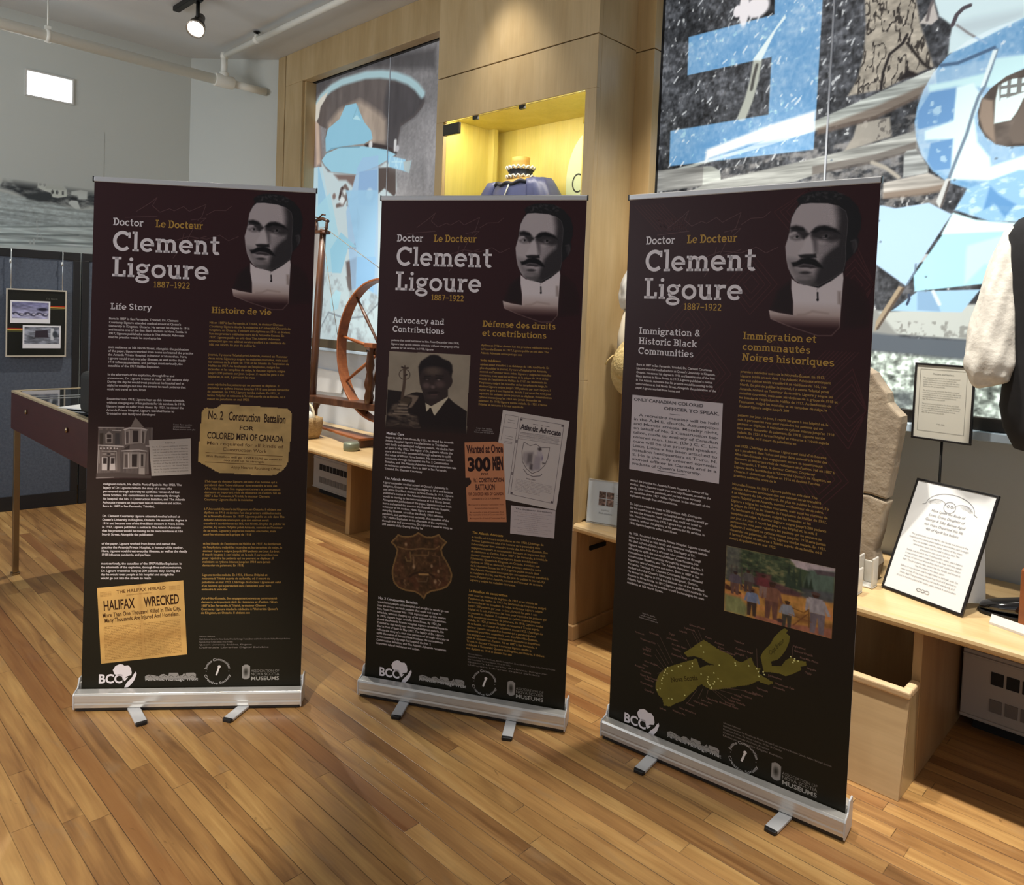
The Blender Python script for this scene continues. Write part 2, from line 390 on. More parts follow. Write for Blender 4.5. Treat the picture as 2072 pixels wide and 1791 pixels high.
# ------------------------------------------------------------------ materials
M_WHITE = newmat('white_paint', rgb(214, 214, 210), .5)
M_ALU = noisy('brushed_aluminium', rgb(216, 214, 210), rgb(204, 202, 198), (1, 40, 40), 6, 3, .27, .5)
M_ALUF = newmat('satin_aluminium', rgb(204, 206, 210), .4, .25)
M_BLACKP = newmat('black_plastic', rgb(22, 22, 24), .4)
M_BLACKM = newmat('black_metal', rgb(20, 19, 19), .45, .2)
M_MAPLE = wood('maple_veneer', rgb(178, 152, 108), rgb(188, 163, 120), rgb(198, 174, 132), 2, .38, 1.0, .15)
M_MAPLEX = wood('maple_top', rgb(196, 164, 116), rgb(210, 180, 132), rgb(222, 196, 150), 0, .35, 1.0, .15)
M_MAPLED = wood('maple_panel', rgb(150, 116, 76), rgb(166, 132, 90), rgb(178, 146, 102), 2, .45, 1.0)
M_EDGE = wood('maple_edge', rgb(176, 132, 70), rgb(196, 152, 88), rgb(206, 166, 104), 0, .4, 2.0)
M_CEIL = noisy('ceiling_plaster', rgb(206, 208, 208), rgb(214, 216, 216), (1, 1, 1), 2.0, 3, .75)
M_WALLG = noisy('grey_wall_paint', rgb(208, 214, 222), rgb(216, 222, 230), (1, 1, 1), 1.5, 2, .5)
M_PIPE = newmat('painted_pipe', rgb(236, 236, 228), .38)
M_GLASS = newmat('clear_glass', (1, 1, 1, 1), .02); bsdf(M_GLASS).inputs['Transmission Weight'].default_value = 1.0; bsdf(M_GLASS).inputs['IOR'].default_value = 1.1
M_DARK = newmat('dark_recess', rgb(26, 20, 16), .7)
M_PAPER = newmat('paper', rgb(226, 228, 230), .6)

def floor_mat():
    m = newmat('strip_floor', rough=.36); WB = .0625
    def mth(op, a, b=None, c=None):
        n = nd(m, 'ShaderNodeMath', operation=op)
        for i, v in enumerate((a, b, c)):
            if v is None: continue
            if isinstance(v, (int, float)): n.inputs[i].default_value = v
            else: lk(m, v, n.inputs[i])
        return n.outputs[0]
    def rmap(v, a, b, c, d):
        n = nd(m, 'ShaderNodeMapRange'); lk(m, v, n.inputs[0])
        for i, k in enumerate((a, b, c, d)): n.inputs[i+1].default_value = k
        return n.outputs[0]
    def white(v, w=None):
        n = nd(m, 'ShaderNodeTexWhiteNoise', noise_dimensions='1D' if w is None else '2D')
        if w is None: lk(m, v, n.inputs['W'])
        else:
            cb = nd(m, 'ShaderNodeCombineXYZ'); lk(m, v, cb.inputs[0]); lk(m, w, cb.inputs[1]); lk(m, cb.outputs[0], n.inputs['Vector'])
        return n.outputs['Value']
    tc = nd(m, 'ShaderNodeTexCoord'); sp = nd(m, 'ShaderNodeSeparateXYZ'); lk(m, tc.outputs['Object'], sp.inputs[0]); X, Y = sp.outputs[0], sp.outputs[1]
    row = mth('FLOOR', mth('DIVIDE', Y, WB)); r1 = white(row); r2 = white(mth('ADD', row, 57.31))
    xo = mth('ADD', X, mth('MULTIPLY_ADD', r1, 7.3, 30.0)); LB = mth('MULTIPLY_ADD', r2, 1.5, 1.0); q = mth('DIVIDE', xo, LB); bid = mth('FLOOR', q); rnd = white(row, bid); rnd2 = white(mth('ADD', row, 11.5), bid)
    fy = mth('MULTIPLY', mth('FRACT', mth('DIVIDE', Y, WB)), WB); fx = mth('MULTIPLY', mth('FRACT', q), LB)
    ey = mth('MINIMUM', fy, mth('SUBTRACT', WB, fy)); ex = mth('MINIMUM', fx, mth('SUBTRACT', LB, fx)); ed = mth('MINIMUM', ey, ex)
    seam = rmap(ed, .0003, .0016, 1.0, 0.0)
    # board-wise shifted coordinates so that the figure breaks at each joint
    cb = nd(m, 'ShaderNodeCombineXYZ'); lk(m, mth('MULTIPLY_ADD', rnd, 41.0, X), cb.inputs[0]); lk(m, mth('MULTIPLY_ADD', rnd2, 23.0, Y), cb.inputs[1])
    def noise(s, det, dist=0.0, vec=None):
        mp = nd(m, 'ShaderNodeMapping'); mp.inputs['Scale'].default_value = s; lk(m, vec or cb.outputs[0], mp.inputs[0])
        n = nd(m, 'ShaderNodeTexNoise'); n.inputs['Scale'].default_value = 1.0; n.inputs['Detail'].default_value = det; n.inputs['Distortion'].default_value = dist
        lk(m, mp.outputs[0], n.inputs['Vector']); return n.outputs['Fac']
    n1 = noise((1.3, 13, 9), 7, 1.6); n2 = noise((5, 110, 70), 4, .3); n3 = noise((3.4, 11, 5), 5, .8); n4 = noise((2.2, 2.8, 1), 4, .5, tc.outputs['Object']); n5 = noise((14, 30, 1), 3, 1.0)
    r = nd(m, 'ShaderNodeValToRGB'); e = r.color_ramp.elements
    e[0].position = 0.0; e[0].color = rgb(104, 74, 46); e[1].position = 1.0; e[1].color = rgb(212, 178, 122)
    for p, c in ((.22, rgb(134, 96, 58)), (.42, rgb(160, 119, 72)), (.62, rgb(179, 138, 84)), (.82, rgb(197, 158, 100))): e.new(p).color = c
    tone = mth('ADD', mth('MULTIPLY_ADD', rnd, .34, .20), rmap(n1, .25, .75, -.14, .34)); tone = mth('ADD', tone, rmap(n4, .3, .7, -.07, .09)); lk(m, tone, r.inputs[0])
    def mix(a, b, f, blend='MIX'):
        x = nd(m, 'ShaderNodeMix', data_type='RGBA', blend_type=blend)
        for v, i in ((f, 0), (a, 6), (b, 7)):
            if isinstance(v, (int, float)): x.inputs[i].default_value = v
            elif isinstance(v, tuple): x.inputs[i].default_value = v
            else: lk(m, v, x.inputs[i])
        return x.outputs[2]
    c = mix(r.outputs[0], rmap(n2, .3, .7, .90, 1.08), 1.0, 'MULTIPLY')
    # greyed wear, reddish heartwood boards, small dark knots and stains
    c = mix(c, rgb(150, 128, 100), rmap(n3, .60, .80, 0, .55))
    c = mix(c, rgb(118, 66, 36), mth('MULTIPLY', rmap(rnd2, .86, .90, 0, 1), .55))
    c = mix(c, rgb(74, 48, 28), rmap(n5, .70, .80, 0, .7))
    c = mix(c, rgb(92, 62, 38), rmap(noise((.9, 7, 3), 6, 2.2), .62, .74, 0, .55))
    c = mix(c, rgb(40, 26, 15), mth('MULTIPLY', seam, rmap(noise((.7, 40, 1), 2, 0, tc.outputs['Object']), .35, .65, .35, 1.0)))
    lk(m, c, bsdf(m).inputs['Base Color']); lk(m, rmap(n1, .3, .7, .30, .46), bsdf(m).inputs['Roughness'])
    bu = nd(m, 'ShaderNodeBump'); bu.inputs['Strength'].default_value = .3; bu.inputs['Distance'].default_value = -.003; lk(m, seam, bu.inputs['Height']); lk(m, bu.outputs[0], bsdf(m).inputs['Normal'])
    return m
M_FLOOR = floor_mat()

# ------------------------------------------------------------------ room shell
CH = 3.88
struct(MB().box((-7.2, -3.5, -.1), (3.0, 3.75, 0)).build('floor', M_FLOOR))
struct(MB().box((-7.2, -3.5, CH), (3.0, 3.75, CH+.1)).build('ceiling', M_CEIL))
# back wall with the opening of the small high window
wy0, wy1, wz0, wz1 = 1.60, 1.955, 3.225, 3.44
b = MB()
b.box((-7.15, -3.5, 0), (-7.0, wy0, CH)); b.box((-7.15, wy1, 0), (-7.0, 2.94, CH)); b.box((-7.15, wy0, 0), (-7.0, wy1, wz0)); b.box((-7.15, wy0, wz1), (-7.0, wy1, CH))
M_WALLB = newmat('pale_wall', rgb(204, 209, 205), .34)
struct(b.build('wall_back', M_WALLB))
struct(MB().prism([(-7.15, 2.94), (-7.0, 2.94), (-6.36, 3.505), (-6.36, 3.65), (-7.15, 3.65)], CH, lambda a, b_, t: (a, b_, t)).build('wall_corner', M_WALLB))
struct(MB().box((-6.36, 3.68, 0), (3.0, 3.75, CH)).build('wall_bench', M_WALLG))
M_SKYP = newmat('frosted_daylight', rgb(235, 245, 250), .4); bsdf(M_SKYP).inputs['Emission Color'].default_value = (.93, .98, 1, 1); bsdf(M_SKYP).inputs['Emission Strength'].default_value = 3.2
win = tag(MB().box((-7.13, wy0, wz0), (-7.11, wy1, wz1)).build('window_3', M_SKYP), kind='structure')
fr = MB(); t = .012
fr.box((-7.11, wy0, wz0), (-6.985, wy0+t, wz1)); fr.box((-7.11, wy1-t, wz0), (-6.985, wy1, wz1)); fr.box((-7.11, wy0+t, wz0), (-6.985, wy1-t, wz0+t)); fr.box((-7.11, wy0+t, wz1-t), (-6.985, wy1-t, wz1))
fr.build('window_frame', M_WHITE, win)

# timber surround of the left picture window
fm = MB()
fm.box((-6.35, 3.47, 0), (-6.225, 3.68, CH)); fm.box((-6.21, 3.47, 0.0), (-5.925, 3.56, 3.60)); fm.box((-6.21, 3.47, 3.60), (-3.44, 3.56, CH)); fm.box((-5.925, 3.495, 1.24), (-5.90, 3.60, 3.60))
struct(fm.build('trim_1', M_MAPLE, bevel=.004))
struct(MB().box((-6.225, 3.49, 0), (-6.21, 3.66, CH)).build('trim_2', M_DARK))
# sills under both picture windows
M_SILL = newmat('sill_paint', rgb(186, 204, 220), .35)
struct(MB().box((-5.92, 3.56, 1.235), (-3.44, 3.68, 1.262)).build('trim_3', M_SILL, bevel=.004))
struct(MB().box((-2.14, 3.44, 1.185), (2.2, 3.68, 1.222)).build('trim_4', M_SILL, bevel=.004))
M_BAR = newmat('dark_window_rail', rgb(40, 36, 32), .4)
M_BARL = newmat('bronze_window_rail', rgb(92, 82, 66), .4)
struct(MB().box((-5.92, 3.56, 1.262), (-3.44, 3.64, 1.335)).build('trim_5', M_BARL, bevel=.003))
rb = MB().box((-2.335, 3.48, 1.222), (2.2, 3.54, 1.275)); rb.box((-2.345, 3.48, 1.275), (-2.268, 3.54, CH))
struct(rb.build('trim_6', M_BAR, bevel=.003))

# ------------------------------------------------------------------ tall display column with the lit case
CX0, CX1, CYF, CYB = -3.44, -2.25, 2.92, 3.60
OX0, OX1, OZ0, OZ1 = -3.375, -2.318, 1.30, 2.735
col = empty('display_column', (-2.845, 3.2, 0)); 
tag(col, 'tall maple column with a lit yellow glass-fronted case, behind the middle banner', 'display cabinet')
ox, oy, oz = col.location
c = MB()
c.box((CX0, CYF, .552), (CX1, CYF+.03, OZ0)); c.box((CX0, CYF, OZ1), (CX1, CYF+.03, 2.992)); c.box((CX0, CYF, 2.998), (CX1, CYF+.03, CH))
c.box((CX0, CYF, OZ0), (OX0, CYF+.03, OZ1)); c.box((OX1, CYF, OZ0), (CX1, CYF+.03, OZ1))
c.build('front_panel', M_MAPLE, col, .002, org=col.location)
s_ = MB(); s_.box((CX1-.03, CYF+.03, .552), (CX1-.0125, 3.24, .60)); s_.box((CX1-.03, CYF+.03, .60), (CX1, 3.24, 2.992)); s_.box((CX1-.03, CYF+.03, 2.998), (CX1, 3.24, CH)); s_.box((CX0, CYF+.03, .60), (CX0+.03, CYB, CH))
s_.build('side_panel', M_MAPLE, col, .002, org=col.location)
MB().box((CX1-.04, 3.24, .63), (-2.14, 3.30, 2.982)).box((CX1-.04, 3.24, 2.988), (-2.14, 3.30, CH)).build('wing_panel', wood('maple_wing', rgb(188, 156, 106), rgb(198, 168, 118), rgb(208, 180, 132), 2, .4), col, .002, org=col.location)
M_YEL = wood('yellow_lining', rgb(214, 198, 96), rgb(222, 206, 108), rgb(228, 213, 122), 2, .5)
ci = MB(); 
ci.box((OX0-.02, CYF+.03, OZ0), (OX0, 3.40, OZ1+.05)); ci.box((OX1, CYF+.03, OZ0), (OX1+.02, 3.40, OZ1+.05)); ci.box((OX0-.02, 3.40, OZ0), (OX1+.02, 3.42, OZ1+.05)); ci.box((OX0, CYF+.03, OZ1+.03), (OX1, 3.40, OZ1+.05)); ci.box((OX0, CYF+.03, OZ0-.02), (OX1, 3.40, OZ0))
ci.box((OX0, 3.30, OZ0), (OX0+.05, 3.335, OZ1+.03))
ci.build('case_lining', M_YEL, col, org=col.location)
gd = MB().box((OX0+.004, CYF-.002, OZ0+.01), (OX1-.004, CYF+.006, OZ1-.004)).build('glass_door', M_GLASS, col, org=col.location)
MB().box((OX0+.01, CYF-.010, OZ1-.085), (OX0+.145, CYF+.012, OZ1-.02)).build('lock_plate', newmat('dark_steel', rgb(70, 68, 62), .35, .8), gd, .003, org=col.location)
for x in (OX0+.24, OX0+.60): MB().box((x, CYF+.01, OZ1-.02), (x+.035, CYF+.03, OZ1+.005)).build('door_catch', M_BLACKM, col, .002, org=col.location)
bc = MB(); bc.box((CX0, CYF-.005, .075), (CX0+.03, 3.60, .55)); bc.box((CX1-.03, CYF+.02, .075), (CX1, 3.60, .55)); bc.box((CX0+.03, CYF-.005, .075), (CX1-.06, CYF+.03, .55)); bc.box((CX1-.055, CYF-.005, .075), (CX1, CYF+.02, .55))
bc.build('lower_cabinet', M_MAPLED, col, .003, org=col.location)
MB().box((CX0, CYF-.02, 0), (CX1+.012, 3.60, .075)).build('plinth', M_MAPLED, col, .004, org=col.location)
MB().box((CX1, 3.02, .46), (CX1+.004, 3.13, .53)).build('notice', newmat('small_card', rgb(150, 120, 84), .6), col, org=col.location)
MB().box((CX1, 3.02, .435), (CX1+.012, 3.15, .455)).build('hinge_block', M_BLACKM, col, org=col.location)
# the hidden strip lamp in the roof of the case
area('case_lamp_light', (-2.85, 2.972, OZ1+.024), (-2.85, 3.16, 1.3), 6.5, .95, .035, (1, .95, .82))

# ------------------------------------------------------------------ benches
BZ = .59
def bench(name, x0, x1, label, y0=2.90, rnd=False):
    b = MB(); z0 = BZ-.042; n = 6; P = []
    for k in range(n+1):
        a = -PI/2+PI*k/n; P.append((y0+.021-.021*math.cos(a), z0+.021+.021*math.sin(a)))
    P += [(3.67, BZ), (3.67, z0)]
    b.prism(P[::-1], x1-x0, lambda a, bb, t: (x0+t, a, bb))
    o = b.build(name, M_MAPLEX, bevel=.003)
    return tag(o, label, 'bench top')
bench('display_bench', -6.2, CX0-.003, 'maple bench top carrying the spinning wheel, left of the column')
bench('display_bench', CX1-.012, 2.2, 'maple bench top carrying the gravestone and framed signs, right of the column', 2.895)
# support cabinet and leaflet bin under the right bench
su = empty('bench_support', (-1.1, 3.2, 0)); tag(su, 'dark open maple cabinet holding up the right bench, behind the tapered bin', 'cabinet')
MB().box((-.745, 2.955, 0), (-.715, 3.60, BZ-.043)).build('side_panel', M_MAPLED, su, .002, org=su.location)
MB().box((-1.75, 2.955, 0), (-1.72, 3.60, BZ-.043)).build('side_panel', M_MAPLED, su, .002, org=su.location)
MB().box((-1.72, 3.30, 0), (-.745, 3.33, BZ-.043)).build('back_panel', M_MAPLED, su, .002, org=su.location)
MB().box((-.7505, 2.96, .52), (-.7455, 3.28, BZ-.045)).build('shadow_strip', newmat('shade_brown', rgb(84, 42, 28), .5), su, org=su.location)  # dark strip put in as the shade under the bench top
bn = empty('leaflet_bin', (-1.1, 2.86, 0)); tag(bn, 'tapered maple bin with rounded pale rim, open at the top, under the right bench', 'bin')
hb = .335
o = bn.location
def binpanel(p): return [(x-o.x, y-o.y, z) for x, y, z in p]
bx0, bx1 = -1.62, -.717
MB().hexa(binpanel([(bx0, 2.775, 0), (bx1, 2.775, 0), (bx1, 2.795, 0), (bx0, 2.795, 0)]), binpanel([(bx0, 2.838, hb), (bx1, 2.838, hb), (bx1, 2.858, hb), (bx0, 2.858, hb)])).build('front_panel', wood('bin_front', rgb(176, 148, 108), rgb(190, 162, 122), rgb(198, 172, 132), 0, .4), bn, .002)
for xa, xb in ((bx1-.02, bx1), (bx0, bx0+.02)):
    MB().hexa(binpanel([(xa, 2.796, 0), (xb, 2.796, 0), (xb, 2.952, 0), (xa, 2.952, 0)]), binpanel([(xa, 2.859, hb), (xb, 2.859, hb), (xb, 2.952, hb), (xa, 2.952, hb)])).build('side_panel', M_MAPLE, bn, .002)
rm = MB(); rm.box((bx0-o.x-.003, 2.828-o.y, hb), (bx1-o.x+.004, 2.862-o.y, hb+.028)); rm.box((bx1-o.x-.028, 2.862-o.y, hb), (bx1-o.x+.004, 2.952-o.y, hb+.028)); rm.box((bx0-o.x-.003, 2.862-o.y, hb), (bx0-o.x+.028, 2.952-o.y, hb+.028))
rm.build('rim', wood('bin_rim', rgb(206, 172, 126), rgb(220, 190, 148), rgb(228, 202, 164), 0, .35), bn, .008, 3)
MB().box((bx0+.03-o.x, 2.86-o.y, .10), (bx1-.03-o.x, 2.95-o.y, .11)).build('shelf', M_DARK, bn)

# radiators in the bench recesses
M_RAD = newmat('radiator_enamel', rgb(176, 168, 158), .45); M_SLOT = newmat('radiator_slot', rgb(26, 22, 20), .7); M_SLOT2 = newmat('radiator_louvre', rgb(120, 112, 104), .6)
def radiator(x0, x1, label):
    r = empty('radiator', ((x0+x1)/2, 3.55, .05)); tag(r, label, 'radiator', 'low heaters under the benches'); p = r.location
    b = MB(); b.box((x0, 3.50, .05), (x1, 3.67, .33)); b.box((x0, 3.492, .052), (x1, 3.50, .066)); b.box((x0, 3.492, .305), (x1, 3.50, .315))
    b.build('casing', M_RAD, r, .004, org=p)
    n = int((x1-x0-.16)/.052)
    u = MB(); l = MB()
    for k in range(n):
        xa = x0+.1+k*.052; u.box((xa, 3.496, .215), (xa+.042, 3.503, .265)); l.box((xa, 3.496, .105), (xa+.042, 3.503, .155))
    u.build('outlet_grille', M_SLOT, r, org=p); l.build('inlet_grille', M_SLOT2, r, org=p)
    MB().box((x0+.04, 3.54, 0), (x1-.04, 3.66, .05)).build('foot', M_SLOT, r, org=p)
radiator(-5.61, -4.50, 'grey grilled heater under the bench with the spinning wheel')
radiator(-.70, 1.6, 'grey grilled heater under the bench right of the tapered bin')
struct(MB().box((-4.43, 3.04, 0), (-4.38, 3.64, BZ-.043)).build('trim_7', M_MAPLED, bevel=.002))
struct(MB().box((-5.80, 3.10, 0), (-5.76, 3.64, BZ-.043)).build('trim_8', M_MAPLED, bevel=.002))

# ------------------------------------------------------------------ pipes and lamps
pp = empty('sprinkler_pipe', (-6.45, 2.2, 3.58)); tag(pp, 'white sprinkler pipe run along the back wall with a branch to the ceiling', 'pipe')
o = pp.location
def rel(*pts): return [(x-o.x, y-o.y, z-o.z) for x, y, z in pts]
PXX, PZZ, PR = -6.45, 3.578, .043
TY = 3.0; ZB = 3.806
MB().tube(rel((PXX, -3.0, PZZ), (PXX, TY, PZZ)), PR, 20).build('main_pipe', M_PIPE, pp)
MB().tube(rel((PXX, TY-.085, PZZ), (PXX, TY+.085, PZZ)), .056, 20).tube(rel((PXX, TY, PZZ), (PXX, TY, PZZ+.075)), .043, 16).build('tee_fitting', M_PIPE, pp, .004)
br = MB().tube(rel((PXX, TY, PZZ+.06), (PXX, TY, ZB)), .028, 16); br.tube(rel((PXX, TY, ZB-.005), (-4.6, TY+.01, ZB), (-2.0, TY, ZB)), .024, 16); br.lathe([(.031, -.02), (.034, 0), (.031, .03)], rel((PXX, TY, ZB-.01))[0], 16)
br.build('branch_pipe', M_PIPE, pp)
MB().tube(rel((PXX, TY+.08, PZZ), (PXX, 3.40, PZZ)), .034, 16).build('reducer', M_PIPE, pp)
sp_ = MB().tube(rel((-5.86, TY, ZB), (-5.86, TY, ZB+.04)), .022, 12); sp_.lathe([(.028, -.03), (.034, 0), (.028, .03)], rel((-5.86, TY, ZB))[0], 14, Matrix.Rotation(PI/2, 4, 'Y')); sp_.build('sprinkler_tee', M_PIPE, pp)
MB().tube(rel((-5.86, TY, ZB+.03), (-5.86, TY, 3.866)), .012, 10).lathe([(.0, 0), (.028, .002), (.028, .006), (0, .008)], rel((-5.86, TY, 3.864))[0], 12).build('sprinkler_head', M_BLACKM, pp)
hg = MB().tube(rel((PXX, 1.62, PZZ+.04), (PXX, 1.62, CH)), .006, 8); hg.box(rel((PXX-.012, 1.60, PZZ-.048))[0], rel((PXX+.012, 1.64, PZZ+.072))[0]); hg.tube(rel((PXX, 1.605, PZZ), (PXX, 1.635, PZZ)), .050, 18); hg.build('hanger', M_PIPE, pp)

tr = tag(MB().box((-5.90, 2.325, 3.842), (1.2, 2.375, CH-.001)).build('lighting_track', M_BLACKM, bevel=.004), 'black lighting track fixed along the ceiling above the banners', 'lighting track')
M_LAMP = newmat('lamp_glass', rgb(255, 250, 240), .2); bsdf(M_LAMP).inputs['Emission Color'].default_value = (1, .95, .86, 1); bsdf(M_LAMP).inputs['Emission Strength'].default_value = 22
M_LAMPH = newmat('lamp_housing', rgb(58, 54, 50), .4, .4); M_LAMPR = newmat('lamp_rim', rgb(190, 184, 174), .25, .8)
def lamp(x, aim, label):
    t = empty('spotlight', (x, 2.35, 3.842)); tag(t, label, 'spotlight', 'spotlights on the ceiling track')
    MB().box((-.045, -.02, -.03), (.045, .02, 0)).tube([(0, 0, -.03), (0, 0, -.17)], .014, 10).build('stem', M_BLACKM, t)
    d = (Vector(aim)-Vector((x, 2.35, 3.66))).normalized(); M = d.to_track_quat('Z', 'Y').to_matrix().to_4x4(); M.translation = (0, 0, -.19)
    MB().lathe([(.0, -.11), (.034, -.105), (.038, -.05), (.044, -.02), (.058, .02), (.064, .075), (.060, .075), (.055, .05)], seg=28, M=M, cap=False).build('lamp_head', M_LAMPH, t)
    MB().lathe([(.0, .070), (.03, .067), (.0575, .058)], seg=28, M=M).build('lens', M_LAMP, t)
    MB().lathe([(.058, .06), (.067, .062), (.068, .078), (.060, .08), (.055, .066)], seg=28, M=M, cap=False).build('rim', M_LAMPR, t)
lamp(-5.50, (-3.2, .55, 0.6), 'lit black spotlight hanging from the end of the ceiling track')

# ------------------------------------------------------------------ fabric partition with its picture, back wall photograph
M_FAB = noisy('blue_grey_fabric', rgb(74, 82, 96), rgb(88, 97, 112), (1, 1, 1), 60, 4, .9, bump=.3, bscale=180)
M_PFR = newmat('partition_frame', rgb(24, 25, 29), .5)
def partition(name, y0, y1, label, x0, x1):
    p = empty(name, (x0, (y0+y1)/2, 0)); tag(p, label, 'partition', 'fabric display partitions'); q = p.location
    yaw = math.atan2(x1-x0, y1-y0); L_ = math.hypot(x1-x0, y1-y0)
    p.location = ((x0+x1)/2, (y0+y1)/2, 0); p.rotation_euler = (0, 0, -yaw); h = L_/2
    f = MB(); f.box((-.025, -h, 0), (.025, h, .11)); f.box((-.025, -h, 1.90), (.025, h, 1.96)); f.box((-.025, -h, .11), (.025, -h+.05, 1.90)); f.box((-.025, h-.05, .11), (.025, h, 1.90))
    f.build('frame', M_PFR, p, .003); MB().box((-.018, -h+.05, .11), (.018, h-.05, 1.90)).build('fabric_panel', M_FAB, p)
    return p
pa = partition('display_partition', -.10, 1.843, 'blue-grey fabric partition with a hanging black-mounted picture', -6.675, -6.365)
partition('display_partition', 1.853, 2.60, 'narrow blue-grey fabric partition right of the one with the hanging picture', -6.363, -6.26)

M_PRINT = print_mat('printed_paper', .5)
M_PRINTG = print_mat('glazed_print', .16)
fp = empty('framed_picture', (-6.372, 1.553, 1.16)); fp.rotation_euler = (0, 0, PI/2-.158)
tag(fp, 'thin-framed black picture with two small photographs, hung on the fabric partition', 'picture')
# local: x along the wall, -y towards the room, z up
w_, h_ = .388, .506
f = MB(); f.box((-w_/2, -.018, 0), (w_/2, 0, .010)); f.box((-w_/2, -.018, h_-.010), (w_/2, 0, h_)); f.box((-w_/2, -.018, .01), (-w_/2+.009, 0, h_-.01)); f.box((w_/2-.009, -.018, .01), (w_/2, 0, h_-.01))
f.build('frame', newmat('pale_frame', rgb(210, 204, 190), .3, .3), fp)
sh = Sheet(lambda V: np.column_stack([V[:, 0]/1000-w_/2, -.010-V[:, 2]*.0004, h_-V[:, 1]/1000]))
sh.rect(8, 8, 380, 498, (30, 31, 28), 0)
for x0, x1, y in ((270, 380, 130), (8, 110, 302)):
    sh.rect(x0, y-9, x1, y-2, (176, 52, 34), 1); sh.rect(x0, y, x1, y+8, (226, 186, 92), 1); sh.rect(x0, y+12, x1, y+17, (92, 96, 58), 1)
def snap(x, y, w, h, seed, kind):
    sh.rect(x, y, x+w, y+h, (226, 228, 236), 2)
    P = Pic(x+11, y+11, x+w-11, y+h-34, 60, 34, (110, 112, 150)); n = P.noise(40, 12, seed)
    if kind == 0:
        P.blend(np.clip((P.Y-y-20)/80, 0, 1), (170, 172, 206)); P.texture(np.ones(P.X.shape), .25, n)
        for k in range(6): P.ell((x+30+k*38, y+95+(k % 2)*8), 20, 11, (60, 60, 82), soft=.5); P.ell((x+34+k*38, y+100), 10, 6, (190, 190, 210), soft=.5)
        P.ell((x+205, y+62), 34, 12, (40, 40, 58), soft=.6)
    else:
        P.fill = None; P.blend(np.ones(P.X.shape)*.8, (126, 132, 140)); P.texture(np.ones(P.X.shape), .4, n)
        P.poly([(x+80, y+40), (x+160, y+34), (x+166, y+92), (x+76, y+90)], (54, 48, 58), 5); P.poly([(x+180, y+20), (x+200, y+20), (x+200, y+110), (x+178, y+110)], (196, 202, 212), 4); P.ell((x+208, y+66), 16, 24, (58, 64, 74), soft=.5)
    sh.pic(P, 3)
snap(27, 88, 254, 166, 4, 0); snap(106, 270, 246, 172, 9, 1)
sh.text('The North', 250, 74, 12, (96, 98, 92), 2, shear=.2)
sh.build('mount', M_PRINTG, fp)
M_HOOK = newmat('hook_wire', rgb(206, 212, 216), .3, .6)
for x in (-.165, .165):
    hk = MB(); hk.tube([(x, -.012, h_-.004), (x, -.012, .66), (x, -.014, .70), (x, -.012, .79), (x, .012, .805), (x, .03, .802)], .0035, 8); hk.tube([(x-.006, -.014, .69), (x-.006, -.014, .72)], .006, 8)
    hk.build('hanging_hook', M_HOOK, fp)

# wall photograph on the back wall (one printed sheet)
P = Pic(-900, 3050, 2200, 1900, 420, 240, (204, 209, 205))
n1 = P.noise(60, 30, 3, 4); n2 = P.noise(260, 18, 5, 4); n3 = P.noise(22, 14, 8, 3)
fld = P.pmask([(381,2303),(1435,2434),(1623,2409),(1874,2383),(2021,2360),(2139,2381),(2917,2446),(2926,2045),(381,1837)], 12)
P.blend(fld, (186, 196, 196)); P.texture(fld, .16, n2); P.texture(fld, .08, n3)
for a, c in (((-2500, 1000, 0, 1020, 700, 1000, 1400, 1050, 2600, 1050), 0),): pass
wat = P.pmask([(381,2046),(2124,2238),(2920,2326),(2926,2045),(381,1837)], 14)
P.blend(wat, (206, 216, 214)); P.texture(wat, .22, n2)
tree = P.pmask([(380,2431),(1434,2603),(1463,2585),(1522,2589),(1536,2625),(1570,2662),(1600,2673),(1621,2639),(1651,2638),(1713,2622),(1786,2613),(1871,2615),(1909,2579),(2001,2587),(2045,2648),(2124,2636),(2910,2777),(2916,2525),(2139,2412),(2027,2379),(1874,2383),(1757,2397),(1623,2409),(1528,2447),(1435,2468),(381,2332)], 26)
P.blend(tree*np.clip(.62+n1*.6, 0, 1), (54, 59, 64))
P.poly([(1527,2584),(1536,2619),(1575,2666),(1605,2674),(1631,2635),(1692,2633),(1729,2592),(1714,2549),(1694,2494),(1643,2475),(1582,2478),(1527,2515)], (40, 44, 49), 16)
P.poly([(1882,2569),(1980,2572),(2058,2547),(2125,2569),(2126,2502),(2025,2494),(1915,2502)], (64, 71, 74), 22)
P.poly([(1756,2479),(1809,2475),(1809,2416),(1716,2392),(1624,2403),(1623,2437)], (66, 72, 76), 20)
P.poly([(1703,2554),(1734,2576),(1871,2579),(1882,2557),(1915,2514),(1916,2460),(1852,2440),(1809,2440),(1798,2474),(1735,2488),(1699,2506)], (226, 232, 224), 5)
P.poly([(1756,2503),(1872,2508),(1915,2514),(1882,2557),(1839,2562),(1766,2545)], (196, 202, 192), 6)
for q in [(1809,2484),(1843,2485),(1886,2486),(1719,2538),(1750,2537)]: P.ell(q, 9, 18, (74, 78, 80), soft=.4)
P.poly([(1948,2507),(2019,2529),(2075,2525),(2073,2458),(2003,2448),(1997,2484),(1948,2477)], (222, 228, 224), 8)
P.poly([(1927,2408),(1949,2435),(1998,2436),(2021,2372),(1983,2367),(1949,2387)], (228, 234, 230), 8)
P.poly([(1434,2563),(1454,2544),(1454,2510),(1435,2473),(1339,2465),(1339,2543)], (196, 200, 196), 10)
P.poly([(1486,2685),(1498,2687),(1502,2597),(1485,2594)], (98, 104, 104), 10)
